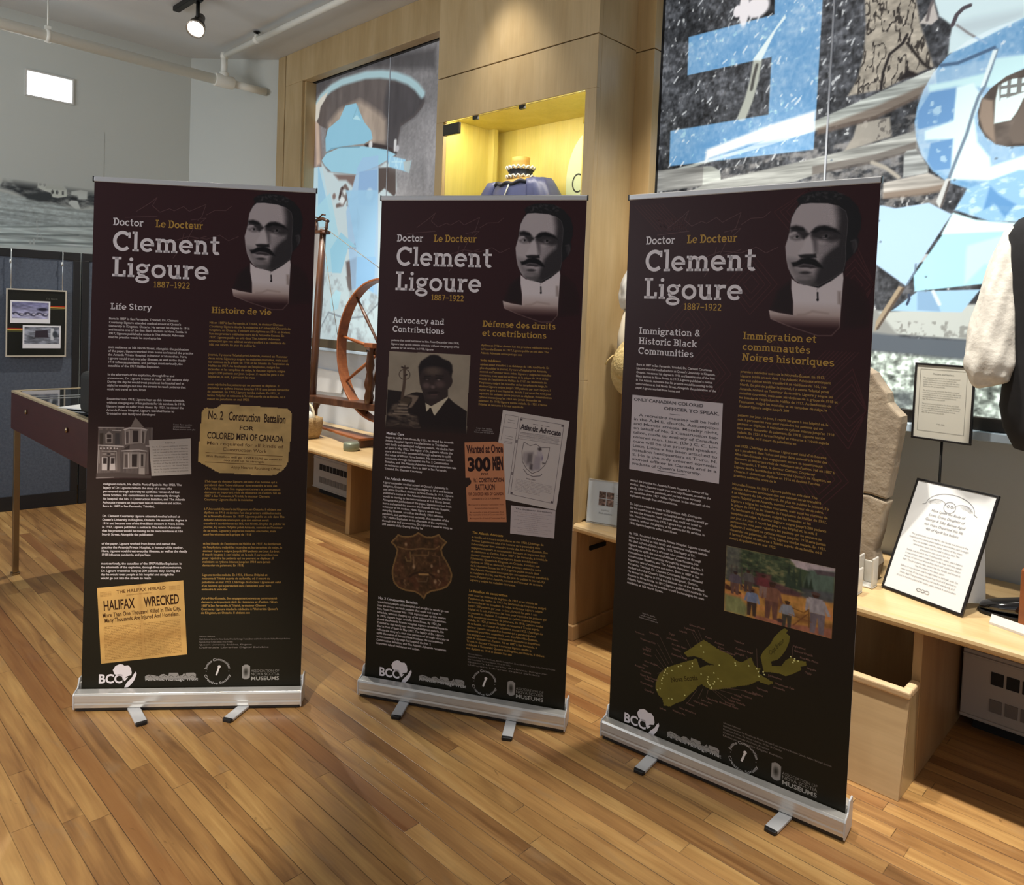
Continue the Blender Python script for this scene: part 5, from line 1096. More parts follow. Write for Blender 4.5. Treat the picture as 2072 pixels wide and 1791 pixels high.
def portrait():
    P = Pic(515, 30, 840, 500, 190, 270, (57, 33, 37)); base = P.C.copy(); m0 = np.zeros(P.X.shape)
    def pg(pts, c, s=2.0, a=1.0):
        nonlocal m0
        P.poly(pts, c, s, a)
    coatL = [(536,416),(556,354),(578,333),(601,315),(611,373),(614,434),(571,423)]
    coatR = [(757,298),(791,312),(823,342),(843,396),(849,464),(756,477),(753,371)]
    shirt = [(601,311),(622,327),(672,334),(686,341),(724,315),(756,289),(759,309),(757,371),(755,465),(733,492),(691,494),(596,466),(540,445),(533,416),(565,424),(612,431),(610,388),(602,344)]
    hair = [(588,142),(591,113),(603,85),(612,69),(605,54),(619,41),(646,32),(678,28),(723,35),(763,57),(790,87),(801,123),(801,156),(793,180),(798,194),(793,224),(778,243),(763,260),(761,287),(724,318),(686,341),(661,335),(622,324),(600,304),(585,257),(580,199)]
    P.poly(coatL, (40, 31, 33), 22, .9); P.poly(coatR, (44, 31, 32), 40, .75)
    P.poly(shirt, (222, 212, 216), 3)
    lowm = P.pmask(shirt, 6)*np.clip((P.Y-385)/95, 0, 1); P.blend(lowm*.9, (150, 118, 104)); P.blend(P.pmask(shirt, 6)*np.clip((P.Y-428)/42, 0, 1), (57, 33, 37))
    P.line([(627,429),(649,427),(671,416),(703,420),(719,422)], 5, (160, 140, 134), 8, .7)
    P.poly([(744,351),(753,351),(756,393),(746,390)], (150, 134, 130), 8, .8)
    P.poly(hair, (35, 34, 37), 4)
    nh = P.noise(9, 7, 3); P.blend(P.pmask([(609,54),(625,41),(646,34),(678,29),(723,35),(752,49),(738,71),(685,70),(618,66)], 8)*np.clip(nh, 0, 1)*.5, (104, 100, 104))
    face = [(589,136),(592,113),(605,85),(619,70),(648,68),(701,72),(733,82),(755,100),(763,130),(762,166),(760,204),(763,254),(757,287),(724,311),(685,334),(639,332),(613,318),(599,298),(588,275),(581,246),(576,205),(582,182),(587,159)]
    fm = P.pmask(face, 3); P.blend(fm, (186, 176, 180))
    def sh_(pts, c, s, a=1.0): P.blend(P.pmask(pts, s)*fm*a, c)
    def el(p, rx, ry, c, s=.6, a=1.0, rot=0.0):
        cx, cy = p; dx, dy = P.X-cx, P.Y-cy; co, si = math.cos(rot), math.sin(rot); d = np.sqrt(((dx*co+dy*si)/rx)**2+((-dx*si+dy*co)/ry)**2)
        P.blend(np.clip((1+s/2-d)/s, 0, 1)*fm*a, c)
    cl = [(712,72),(722,120),(724,153),(697,186),(690,219),(678,247),(669,275),(660,304),(636,335)]; wd = [40, 36, 30, 62, 46, 38, 34, 34, 46]
    vs = [p[1] for p in cl]; c0 = np.interp(P.Y, vs, [p[0] for p in cl]); w0 = np.interp(P.Y, vs, wd); sm = np.clip((P.X-c0)/w0+.18, 0, 1); sm = sm*sm*(3-2*sm)
    P.blend(sm*fm*.93, (44, 41, 44))
    sh_([(665,188),(692,200),(739,190),(737,206),(709,228),(678,250),(669,224)], (150, 142, 146), 16, .8)
    sh_([(585,246),(619,252),(620,275),(659,290),(671,310),(639,324),(604,304),(589,275)], (128, 121, 124), 26, .85)
    sh_([(616,312),(660,304),(683,332),(645,338),(617,327)], (84, 80, 82), 20, .8)
    sh_([(587,142),(607,138),(627,144),(640,157),(647,170),(632,184),(617,169),(589,159)], (58, 54, 57), 12); sh_([(587,146),(607,140),(630,147),(637,157),(619,156),(600,151)], (30, 28, 31), 6)
    q = [(602,162),(608,178),(612,175),(637,172),(701,175),(698,180),(701,176),(691,171),(642,278),(643,292),(641,311),(670,236),(626,237),(655,218)]
    el(q[0], 10, 4, (176, 168, 172)); el(q[3], 16, 9, (52, 48, 51), .8); sh_([(587,174),(609,167),(626,172),(624,186),(607,187),(593,182)], (96, 90, 93), 10, .8); el(q[1], 9, 4.2, (150, 143, 147), .5); el(q[2], 4.2, 4.6, (26, 24, 27), .4)
    sh_([(649,173),(660,156),(678,143),(705,144),(729,155),(744,171),(739,187),(718,192),(691,188),(675,185),(662,185)], (56, 52, 55), 14); sh_([(653,164),(668,147),(694,142),(729,155),(744,171),(716,160),(684,156),(669,165)], (26, 24, 27), 7)
    el(q[4], 18, 7, (74, 69, 72), .8); el(q[5], 10, 4.6, (140, 133, 137), .5); el(q[6], 4.6, 5, (22, 20, 23), .4); el(q[5], 16, 2.2, (40, 37, 40), .6, .6)
    sh_([(640,178),(653,167),(661,199),(673,222),(675,230),(656,230),(623,233),(619,228),(633,204)], (198, 189, 193), 9, .9); sh_([(657,173),(675,185),(677,230),(667,227),(663,202)], (96, 90, 94), 12, .85)
    sh_([(619,235),(640,232),(664,232),(673,230),(675,244),(651,247),(626,244)], (40, 37, 40), 6)
    sh_([(598,259),(613,256),(628,246),(651,242),(673,249),(690,266),(697,278),(680,275),(662,267),(636,264),(614,271),(604,272)], (26, 24, 27), 6)
    sh_([(614,271),(636,265),(666,268),(680,276),(658,279),(628,276)], (62, 56, 60), 5); el(q[8], 15, 2.6, (168, 158, 162), .7); el(q[9], 17, 5, (62, 58, 61), .9); el(q[10], 18, 6, (140, 132, 136), 1.0, .7)
    ear = [(786,205),(782,221),(790,202)]; P.ell(ear[0], 8, 16, (58, 54, 57), soft=.8); P.line([(775,194),(788,191),(792,211),(785,230)], 3, (84, 79, 82), 5, .8)
    P.line([(684,356),(686,380)], 5, (34, 30, 34), 3); P.ell([(685,379)][0], 4, 4, (34, 30, 34), soft=.5); P.line([(686,338),(681,348)], 1.6, (150, 140, 146), 2)
    ht = (((P.X+P.Y)/3.2).astype(int)+((P.X-P.Y)/3.2).astype(int)) % 2; P.texture(P.pmask([(696,74),(760,94),(763,260),(670,287),(691,186)], 40)*fm, .10, ht*2-1.0)
    diff = np.abs(P.C-base).sum(2); mk = diff > .035
    # feather into the panel colour along the lower edge
    return P, mk

def common(sh):
    # panel ground: printed colour running from maroon to near black
    ny = 60; ys = np.linspace(14, 2052, ny); stops = [(0, (58, 33, 37)), (500, (56, 33, 36)), (900, (53, 36, 34)), (1300, (45, 35, 30)), (1700, (36, 33, 25)), (2060, (31, 29, 21))]
    cols = np.array([[np.interp(y, [s[0] for s in stops], [s[1][k] for s in stops]) for k in range(3)] for y in ys])/255.
    uv = [(x, y) for y in ys for x in (0, 425, 850)]; fs = [(r*3+c, r*3+c+1, r*3+c+4, r*3+c+3) for r in range(ny-1) for c in range(2)]
    sh.put(uv, fs, np.repeat(cols, 3, 0), 0)
    # signature ghosted behind the title
    for pts in ([(158,129),(210,92),(237,68),(220,102),(249,126),(285,110),(303,118),(338,99),(360,117),(424,86),(409,136),(393,152)], [(426,128),(458,108),(500,107),(523,88)], [(367,151),(426,140),(377,185),(353,236),(396,223),(430,212)], [(309,235),(361,216),(430,224),(480,205),(514,226),(553,207)], [(240,143),(117,153)], [(343,202),(328,270),(303,305)]):
        sh.bar(pts, 2.4, (92, 66, 68), 1)
    sh.text('Doctor', 74, 186, 29.5, WH, 2, 'slab', width=115); sh.text('Le Docteur', 234, 186, 29.5, GO, 2, 'slab', width=182)
    sh.text('Clement', 75, 285, 78, WH, 2, 'slab', width=412); sh.text('Ligoure', 75, 386, 77, WH, 2, 'slab', width=371); sh.text('1887–1922', 232, 423, 24, GO, 2, 'slab', width=140)
    P, mk = portrait(); sh.pic(P, 1.4, mk)
    # partners along the foot
    sh.text('BCC', 64, 2000, 34, WH, 2, bold=.03, width=92)
    af = [(118,1948),(127,1932),(144,1924),(155,1926),(161,1931),(176,1930),(186,1940),(190,1959),(188,1969),(172,1974),(161,1986),(158,1991),(153,1973),(137,1971),(124,1964)]
    sh.poly(af[::-1], WH, 2); sh.poly([(206,1955),(209,1965),(201,1989),(190,2005),(178,2017),(163,2019),(170,2003),(174,1997),(191,1979),(198,1965)][::-1], WH, 2); sh.poly([(160,1983),(177,1977),(169,1988),(162,1994)][::-1], WH, 2)
    sky = [(242,1989),(241,1975),(254,1968),(275,1971),(294,1976),(303,1968),(313,1966),(331,1975),(333,1962),(367,1962),(372,1974),(383,1973),(391,1963),(397,1973),(399,1963),(429,1962),(437,1968),(437,1989)]; G1 = (150, 146, 142)
    sh.poly(sky[::-1], G1, 2)
    for k in range(7): sh.bar([(252+k*27, 1978), (262+k*27, 1972), (272+k*27, 1980)], 1.4, (70, 66, 62), 2.5)
    sh.text('Africville Heritage Trust', 243, 1993, 13, (200, 196, 194), 2, bold=.012, width=202)
    for t, a0, a1 in (('Justice Communities', 168, 12), ('Creative Society', 195, 345)):
        W = text_width(t, 9.5); up = a0 < 190
        def curl(uv, a0=a0, a1=a1, W=W, up=up):
            s = uv[:, 0]/W; a = np.radians(a0+(a1-a0)*s); r = 44-uv[:, 1] if up else 44+9.5+uv[:, 1]
            return np.column_stack([521+r*np.cos(a), 1958-r*np.sin(a)])
        sh.text(t, 0, 0, 9.5, (176, 172, 170), 2, bold=.014, fn=curl)
    sh.bar([(527, 1940), (524, 1950), (516, 1974)], 7, (226, 220, 218), 2); sh.put(np.column_stack([527+6*np.cos(np.linspace(0, 6, 12)), 1939+6*np.sin(np.linspace(0, 6, 12))])[::-1], [tuple(range(12))], np.array((226, 220, 218))/255., 2.2)
    for x in (477, 565): sh.rect(x-1.5, 1956, x+1.5, 1959, (150, 146, 144), 2)
    P = Pic(617, 1932, 648, 1992, 22, 40, (150, 146, 142)); P.blend(np.clip(1.1-np.hypot((P.X-632)/11, (P.Y-1962)/20), 0, 1), (44, 42, 36)); sh.pic(P, 1.6, P.pmask([(617, 1940), (632, 1930), (648, 1940), (648, 1984), (632, 1994), (617, 1984)], 1) > .5)
    sh.text('ASSOCIATION OF', 652, 1963, 9.5, (132, 128, 122), 2, width=112); sh.text('NOVA SCOTIA', 652, 1977, 11, (140, 136, 130), 2, width=112); sh.text('MUSEUMS', 652, 1996, 14.5, (170, 166, 160), 2, bold=.012, width=112)
def foot_notes(sh, y, n, ws):
    t = ['References / Références', 'Black Cultural Centre for Nova Scotia, Africville Heritage Trust, Library and Archives Canada, Halifax Municipal Archives', 'Nova Scotia Archives, The Atlantic Advocate, 1915 to 1917, Halifax', 'Queen\'s University Archives, Kingston', 'Dalhousie Libraries Digital Exhibits', 'Canadian Museum of Immigration']
    for i in range(n): sh.text(t[i % len(t)], 447, y+i*11.2, 6.0, SM, 2, width=ws[i])
def clip(sh, pts, c, layer): sh.poly(pts[::-1], c, layer)
def persp(q):
    """map unit square coordinates (0..1, 0..1) onto a printed quadrilateral TL, TR, BR, BL"""
    q = np.array(q, float)
    def f(uv, w=1.0, h=1.0):
        s = (uv[:, 0]/w)[:, None]; t = (uv[:, 1]/h)[:, None]
        return q[0]*(1-s)*(1-t)+q[1]*s*(1-t)+q[2]*s*t+q[3]*(1-s)*t
    return f

def art_life(sh):
    sh.text('Life Story', 73, 516, 25, WH, 2, 'slab', width=155); sh.text('Histoire de vie', 457, 516, 25, GO, 2, 'slab', width=234)
    for y, n in ((556, 6), (669, 6), (776, 5), (873, 5), (1210, 7), (1337, 6), (1447, 4), (1526, 5)): para(sh, 'e', 63 if y > 1000 else 68, y, 330, n)
    for y, n in ((558, 7), (686, 7), (805, 5), (1194, 6), (1305, 8), (1445, 7), (1571, 5), (1666, 5)): para(sh, 'f', 450, y, 326, n)
    foot_notes(sh, 1819, 5, (60, 356, 130, 205, 272))
    for i, w_ in enumerate((72, 66, 86)): sh.text(('Scan for audio', 'and resources', 'Balayez pour en savoir plus')[i], 322, 968+i*9.5, 6.0, (170, 160, 158), 2, width=w_)
    # house with the corner turret
    P = Pic(30, 938, 250, 1190, 170, 190, (54, 36, 34)); K = lambda p, c, s=1.2, a=1.0: P.poly(p, c, s, a)
    Q = [(38,982),(134,980),(136,1053),(40,1053)]; body = (104, 92, 88); lite = (200, 188, 184); mid = (146, 134, 128); dk = (58, 48, 46)
    K([(39,983),(242,979),(244,1053),(232,1057),(235,1165),(139,1169),(39,1166)], body, 3)
    nn = P.noise(6, 60, 5); P.texture(np.ones(P.X.shape), .16, nn)
    K([(178,940),(211,979),(160,979)], (128, 116, 110)); K([(133,988),(155,980),(203,980),(226,988),(222,992),(201,986),(155,986),(137,993)], lite)
    K([(138,993),(200,986),(222,992),(216,1044),(203,1042),(142,1049)], mid, 2); K([(169,993),(190,993),(191,1038),(170,1039)], dk, 2); K([(143,998),(154,997),(155,1043),(145,1044)], (92, 80, 78), 2); K([(203,994),(213,996),(212,1042),(205,1040)], (84, 74, 70), 2)
    for p in ([(140,992),(143,1047)], [(155,989),(156,1043)], [(201,988),(202,1041)]): P.line(p, 2.2, lite, 1.4)
    K([(131,1069),(159,1049),(203,1044),(225,1058),(225,1074),(194,1068),(160,1069)], (112, 100, 96), 2); K([(131,1069),(159,1049),(158,1067)], dk, 2, .8); P.line([(129,1074),(160,1071),(194,1069),(224,1073)], 3.2, lite, 1.4)
    K([(137,1079),(194,1078),(221,1082),(218,1138),(137,1143)], mid, 2); K([(168,1087),(188,1086),(188,1136),(169,1136)], dk, 2); K([(142,1087),(152,1087),(154,1139),(142,1139)], (96, 84, 80), 2); K([(203,1086),(211,1086),(212,1134),(204,1134)], dk, 2)
    for p in ([(154,1083),(156,1139)], [(165,1085),(166,1138)], [(199,1082),(200,1142)], [(137,1143),(192,1140)]): P.line(p, 2.4, lite, 1.4)
    K([(196,1140),(218,1140),(219,1167),(196,1168)], (166, 154, 148), 3); K([(42,994),(125,994),(131,1051),(42,1053)], (94, 84, 80), 2); K([(65,1011),(79,997),(94,1010),(94,1044),(68,1045)], mid, 2); K([(72,1010),(88,1010),(89,1041),(73,1042)], dk, 1.5); P.line([(72,1026),(88,1025)], 1.6, lite, 1.2)
    K([(45,1006),(58,1005),(59,1051),(46,1051)], (66, 56, 50), 2); K([(103,1004),(118,1004),(121,1048),(102,1050)], (72, 66, 66), 2)
    P.line([(39,983),(135,982)], 2.4, lite, 1.4); P.line([(91,993),(125,994)], 2.6, lite, 1.2); P.line([(41,1053),(99,1055),(135,1056)], 4, lite, 1.6); P.line([(242,980),(243,1053)], 1.6, lite, 1.2); P.line([(220,1053),(233,1053)], 3, lite, 1.2)
    for q in [(50,1065),(63,1065),(76,1064),(88,1064),(101,1064),(112,1065)]: P.ell(q, 3.2, 3.0, (208, 196, 192), soft=.5)
    P.line([(55,1076),(109,1076)], 2.6, lite, 1.4); P.ell([(80,1087)][0], 24, 5.5, mid, soft=.3); P.ell([(80,1087)][0], 8, 3, dk, soft=.4)
    K([(55,1100),(76,1100),(76,1152),(56,1152)], lite, 1.5); K([(86,1100),(104,1100),(107,1151),(85,1152)], lite, 1.5); K([(60,1102),(74,1102),(74,1126),(60,1126)], dk, 1.5); K([(89,1102),(103,1102),(103,1125),(89,1126)], dk, 1.5); K([(77,1098),(84,1098),(84,1152),(77,1152)], dk, 1.5)
    P.line([(46,1073),(46,1124)], 3, mid, 1.5); P.line([(110,1080),(112,1151)], 3, mid, 1.5); P.line([(41,1053),(39,1166)], 1.8, lite, 1.4)
    K([(35,1164),(120,1159),(244,1169),(244,1181),(140,1181),(36,1185)], (84, 72, 68), 5); P.line([(36,1183),(73,1181),(102,1179)], 2.6, (160, 148, 144), 2)
    mk = P.pmask([(37,982),(133,979),(160,978),(178,938),(211,978),(243,978),(245,1054),(233,1057),(244,1169),(242,1183),(121,1184),(34,1187),(37,1162)], 1) > .5
    sh.pic(P, 1.4, mk)
    q = [(231,1030),(391,1019),(397,1162),(245,1172)]; clip(sh, q, (186, 176, 168), 2.2); f = persp(q)
    sh.text('NOTICE', .5, .12, .045, (104, 96, 90), 3, sx=1.0, anchor='c', fn=lambda uv: f(uv))
    ws = 'Dr. C. C. Ligoure wishes to announce that on or about the first of May he will be moved to his own residence 166 North Street where he may be consulted on all days'.split()
    k = 0
    for i in range(10):
        t = ''
        while True:
            nt = (t+' '+ws[k % len(ws)]).strip()
            if text_width(nt, .036) > .84: break
            t = nt; k += 1
        sh.text(t, .07, .21+i*.078, .036, (112, 104, 97), 3, width=.86, fn=lambda uv: f(uv))
    # yellowed recruiting card
    pt = [(433,915),(439,904),(449,896),(455,902),(476,900),(495,893),(507,881),(536,882),(651,887),(763,893),(774,903),(781,914),(781,990),(769,1115),(751,1139),(724,1157),(694,1162),(624,1159),(502,1152),(475,1136),(423,1109),(426,1033)]; q = [(432,887),(778,901),(765,1161),(423,1150)]; f = persp(q)
    mnx, mny = min(p[0] for p in pt), min(p[1] for p in pt); mxx, mxy = max(p[0] for p in pt), max(p[1] for p in pt)
    P = Pic(mnx-1, mny-1, mxx+1, mxy+1, 90, 80, (196, 166, 112)); P.texture(np.ones(P.X.shape), .08, P.noise(50, 40, 6)); P.blend(np.clip(1-(P.X-mnx)/60, 0, 1)*.3, (204, 168, 96)); sh.pic(P, 2, P.pmask(pt, 1) > .4)
    ink = (62, 42, 32)
    def T(t, x, y, h, w_, c=ink, b=.02): sh.text(t, x, y, h, c, 3, bold=b, width=w_, fn=lambda uv: f(uv))
    T('No. 2', .07, .195, .125, .17); T('Construction', .30, .195, .125, .36); T('Battalion', .70, .195, .125, .25); T('FOR', .43, .335, .062, .16); T('COLORED MEN OF CANADA', .075, .49, .095, .865)
    T('Men required for all kinds of', .075, .585, .05, .87, (112, 84, 56), .008); T('Construction Work', .26, .668, .05, .50, (112, 84, 56), .008)
    for y in (.705, .85): sh.put(f(np.array([(.07, y), (.95, y), (.95, y+.008), (.07, y+.008)])), [(0, 1, 2, 3)], np.array((108, 76, 46))/255., 3)
    T('This Battalion will go OVERSEAS as soon as', .075, .775, .03, .87, (92, 64, 40), .01); T('recruited up to strength', .28, .825, .03, .46, (92, 64, 40), .01); T('Apply Nearest Recruiting Office', .37, .93, .04, .56, (108, 80, 50), .008)
    # front page
    q = [(50,1620),(378,1589),(401,1888),(73,1922)]; f = persp(q)
    P = Pic(0, 0, 1, 1, 90, 90, (206, 164, 98)); P.texture(np.ones(P.X.shape), .09, P.noise(.3, .3, 8)); P.blend(np.clip(1-np.abs(P.X-.49)*26, 0, 1)*.25, (150, 106, 60)); P.blend(np.clip(1-np.abs(P.Y-.70)*9, 0, 1)*.3, (160, 112, 58)); sh.pic(P, 2, fn=lambda uv: f(uv))
    def N(t, x, y, h, w_, c=(72, 44, 24), b=.02, font='sans'): sh.text(t, x, y, h, c, 3, font, bold=b, width=w_, fn=lambda uv: f(uv))
    N('THE HALIFAX HERALD', .22, .095, .042, .57, (104, 70, 38), .02); N('HALIFAX', .06, .305, .125, .36, (54, 32, 20), .02); N('WRECKED', .53, .305, .125, .41, (54, 32, 20), .02)
    N('More Than One Thousand Killed in This City,', .045, .395, .052, .91, (72, 44, 24), .02); N('Many Thousands Are Injured And Homeless.', .065, .465, .052, .87, (72, 44, 24), .02)
    for a, b in ((.03, .16), (.83, .96)):
        for k in range(4): N('Daily Edition of the', a, .07+k*.017, .010, b-a, (140, 98, 52), 0)
    N('HALIFAX, NOVA SCOTIA, FRIDAY, DECEMBER 7, 1917', .33, .135, .014, .30, (120, 84, 44), 0)
    for k in range(22):
        for x in (.05, .51): N(' '.join(EN[(k*9+int(x*40)+j) % len(EN)] for j in range(7)), x, .53+k*.0205, .011, .43, (128, 88, 44), .004)
def art_advocacy(sh):
    sh.text('Advocacy and', 69, 521, 25, WH, 2, 'slab', width=224); sh.text('Contributions', 69, 558, 25, WH, 2, 'slab', width=226); sh.text('Défense des droits', 454, 521, 25, GO, 2, 'slab', width=297); sh.text('et contributions', 454, 558, 25, GO, 2, 'slab', width=262)
    para(sh, 'e', 65, 596, 330, 3, 7.6, 15.5); para(sh, 'f', 451, 599, 322, 3, 7.6, 15.5)
    sh.text('Soins médicaux', 451, 660, 9.2, GO, 2, bold=.02); para(sh, 'f', 450, 676, 326, 12, 7.8, 14.6)
    sh.text('Medical Care', 58, 985, 10, WH, 2, bold=.022); para(sh, 'e', 56, 1001, 326, 10); sh.text('The Atlantic Advocate', 56, 1173, 10, WH, 2, bold=.022, shear=.2); para(sh, 'e', 53, 1190, 326, 13)
    sh.text('No. 2 Construction Battalion', 49, 1678, 10, WH, 2, bold=.022); para(sh, 'e', 47, 1694, 326, 13)
    sh.text('The Atlantic Advocate', 445, 1358, 9.6, GO, 2, bold=.02, shear=.2); para(sh, 'f', 443, 1375, 330, 13, 8); sh.text('Le Bataillon de construction', 442, 1596, 9.6, GO, 2, bold=.02); para(sh, 'f', 440, 1612, 330, 16, 8)
    foot_notes(sh, 1852, 5, (60, 360, 180, 330, 300))
    for i, w_ in enumerate((66, 72, 82)): sh.text(('Scan for audio', 'and resources', 'Balayez pour en savoir plus')[i], 478, 932+i*8, 5.2, (170, 160, 158), 2, width=w_, anchor='c')
    # photograph with the sword hilt
    P = Pic(50, 636, 412, 962, 190, 180, (150, 138, 122)); K = lambda p, c, s=2.0, a=1.0: P.poly(p, c, s, a); n = P.noise(60, 60, 3); P.texture(np.ones(P.X.shape), .05, n)
    K([(57,799),(119,803),(128,824),(164,806),(185,801),(212,803),(228,837),(250,852),(321,813),(348,835),(403,866),(403,963),(53,990)], (38, 30, 30), 3)
    K([(189,697),(199,674),(221,659),(237,648),(254,645),(271,647),(292,660),(319,668),(332,683),(335,708),(333,730),(338,748),(333,765),(319,782),(320,810),(286,835),(252,854),(224,840),(210,799),(197,768),(192,732)], (56, 45, 44), 3)
    K([(189,697),(199,674),(221,659),(237,648),(254,645),(271,647),(292,660),(319,668),(332,683),(335,708),(327,725),(319,709),(293,695),(256,693),(223,701),(202,714),(195,732)], (36, 30, 31), 10)
    for p, rx, ry, c, s in (([(252,711)][0], 34, 16, (92, 78, 70), 1.0), ([(226,772)][0], 16, 12, (98, 80, 78), 1.0), ([(283,763)][0], 20, 14, (90, 72, 70), 1.0), ([(254,776)][0], 9, 7, (108, 90, 88), 1.0), ([(225,744)][0], 15, 5, (40, 33, 33), .8), ([(280,739)][0], 17, 5, (38, 31, 31), .8), ([(278,745)][0], 6, 2.4, (128, 114, 110), .8), ([(227,747)][0], 6, 2.2, (108, 94, 92), .8), ([(252,816)][0], 22, 9, (72, 58, 56), 1.2)): P.ell(p, rx, ry, c, soft=s, a=.85)
    P.line([(216,735),(241,732)], 5, (38, 31, 31), 4); P.line([(265,728),(297,729)], 5, (38, 31, 31), 4); K([(227,802),(243,795),(268,792),(285,796),(269,803),(239,806)], (40, 31, 31), 5, .9); P.line([(248,808),(273,807)], 4, (86, 66, 64), 4)
    K([(224,843),(250,855),(320,812),(321,817),(297,849),(267,892),(257,883),(247,861),(230,879)], (196, 184, 162), 2); K([(242,863),(250,862),(262,889),(230,889)], (36, 29, 28), 2)
    hil = (82, 66, 56); P.line([p for p in [(128,708),(129,718)]], 6, hil, 2); P.line([(116,702),(128,707),(143,704)], 7, (60, 46, 42), 3); P.line([(129,696),(129,712)], 5, (60, 46, 42), 2)
    c0 = [(129,732)][0]; P.line([(c0[0]+24*math.cos(t), c0[1]+21*math.sin(t)) for t in np.linspace(0, 2*PI, 30)], 3, (60, 46, 42), 1.6)
    P.line([(128,712),(130,754),(128,784),(124,812),(122,836)], 13, hil, 3); P.line([(131,736),(139,732)], 6, (60, 46, 42), 2)
    K([(128,820),(156,814),(194,817),(190,830),(166,865),(149,871),(165,842),(165,826)], (120, 104, 92), 5); K([(108,843),(131,826),(156,824),(165,838),(145,863),(119,861)], (72, 60, 50), 5)
    P.blend(P.pmask([(61,899),(81,863),(106,844),(144,853),(154,892),(189,900),(203,947),(54,958)], 12)*np.clip(.5+P.noise(40, 14, 9)*.7, 0, 1)*.8, (124, 108, 94))
    for y in (1160, 1220, 1290, 1340): P.line([(a, b+(y-1160)*.30*.0) for a, b in ([(108,857),(145,858)] if y == 1160 else [(105,872),(145,871)] if y == 1220 else [(92,887),(146,885)] if y == 1290 else [(86,897),(155,896)])], 6, (146, 130, 114), 4, .8)
    P.line([(58,949),(84,946),(111,937)], 5, (120, 104, 90), 4); P.line([(160,938),(180,948),(205,946)], 5, (126, 110, 98), 4); P.line([(155,918),(177,929),(198,931)], 5, (100, 86, 76), 4)
    fade = np.clip((P.Y-925)/35, 0, 1); P.C = P.C*(1-fade[..., None])+np.array((46, 35, 33))/255.*fade[..., None]
    sh.pic(P, 1.4, P.pmask([(59,640),(407,639),(403,867),(405,955),(52,968),(57,799)], 1) > .5)
    # magazine cover
    q = [(552,849),(820,874),(783,1228),(515,1200)]; f = persp(q); clip(sh, q, (196, 186, 182), 1.8)
    P = Pic(0, 0, 1, 1, 2, 2, (196, 186, 182)); g = (128, 118, 120); g2 = (92, 82, 86)
    qi = [(626,875),(799,891),(769,1203),(597,1183)]; h = persp(qi)
    def bar(fn, pts, w_, c): 
        for a, b in zip(pts[:-1], pts[1:]):
            A_ = fn(np.array([a, b])); sh.bar([tuple(A_[0]), tuple(A_[1])], w_, c, 2.6)
    bar(h, [(0, 0), (1, 0), (1, 1), (0, 1), (0, 0)], 2.0, g); bar(h, [(0, .185), (1, .165)], 1.4, g); bar(h, [(0, .225), (1, .215)], 1.4, g); bar(h, [(0, .27), (1, .255)], 1.4, g)
    hl = persp([(564,867),(617,872),(587,1182),(519,1175)]); bar(hl, [(.0, 0), (1, 0), (1, 1)], 1.8, g); bar(hl, [(0, .16), (1, .155)], 1.4, g); bar(hl, [(0, 0), (0, .34)], 1.6, g)
    for y in (.06, .09, .27, .30, .34, .36): bar(hl, [(.25, y), (.8, y)], 1.6, g)
    for (x, y) in ((.02, .02), (.97, .015), (.97, .985), (.02, .98)): A_ = h(np.array([(x-.025, y-.012), (x+.025, y-.012), (x+.025, y+.012), (x-.025, y+.012)])); sh.put(A_, [(0, 1, 2, 3)], np.array(g2)/255., 2.8)
    for (x, y) in ((-.03, .31), (-.03, .73)): A_ = h(np.array([(x-.03, y-.02), (x+.03, y-.02), (x+.03, y+.02), (x-.03, y+.02)])); sh.put(A_, [(0, 1, 2, 3)], np.array(g)/255., 2.8)
    sh.text('THE', .5, .062, .018, g2, 2.8, anchor='c', fn=lambda uv: h(uv)); bar(h, [(.3, .055), (.42, .055)], 2, g2); bar(h, [(.58, .055), (.68, .055)], 2, g2)
    sh.text('Atlantic Advocate', .03, .145, .066, (64, 54, 58), 3, bold=.035, width=.93, fn=lambda uv: h(uv))
    for y in (.19, .20, .21, .236, .25): sh.text('Devoted to the interests of colored people in the Dominion of Canada', .04, y, .009, g, 2.8, width=.90, fn=lambda uv: h(uv))
    def arcq(pts, w_, c): bar(h, pts, w_, c)
    arcq([(.15, .30), (.30, .335), (.43, .30), (.56, .335), (.75, .31), (.74, .45), (.69, .55), (.58, .63), (.43, .68), (.28, .63), (.17, .55), (.13, .42), (.15, .30)], 2.6, (112, 102, 104))
    P = Pic(0, 0, 1, 1, 40, 70, (196, 186, 182)); P.poly([(.17, .43), (.40, .40), (.42, .60), (.28, .60), (.16, .52)], (150, 140, 142), .04, .8); P.poly([(.27, .44), (.38, .42), (.39, .54), (.28, .56)], (104, 96, 98), .04, .9); P.ell((.53, .355), .045, .024, (70, 60, 62), soft=.4); P.poly([(.47, .38), (.60, .39), (.62, .50), (.50, .52)], (176, 166, 172), .03); P.poly([(.43, .44), (.58, .45), (.60, .62), (.42, .64)], (158, 148, 154), .04); P.poly([(.62, .52), (.72, .51), (.70, .53), (.62, .535)], (66, 58, 60), .01); P.line([(.60, .40), (.63, .52)], .012, (110, 98, 130), .01); P.poly([(.36, .56), (.42, .56), (.43, .64), (.35, .63)], (96, 88, 90), .02)
    sh.pic(P, 2.3, P.pmask([(.15, .34), (.43, .33), (.74, .34), (.74, .45), (.69, .55), (.58, .62), (.43, .67), (.28, .62), (.17, .55), (.13, .42)], .001) > .5, fn=lambda uv: h(uv))
    arcq([(.22, .645), (.32, .70), (.46, .715), (.62, .69), (.66, .66)], 3.2, (120, 110, 112))
    sh.text('EDITORIAL CONTENTS', .42, .765, .014, g2, 2.8, anchor='c', bold=.02, fn=lambda uv: h(uv))
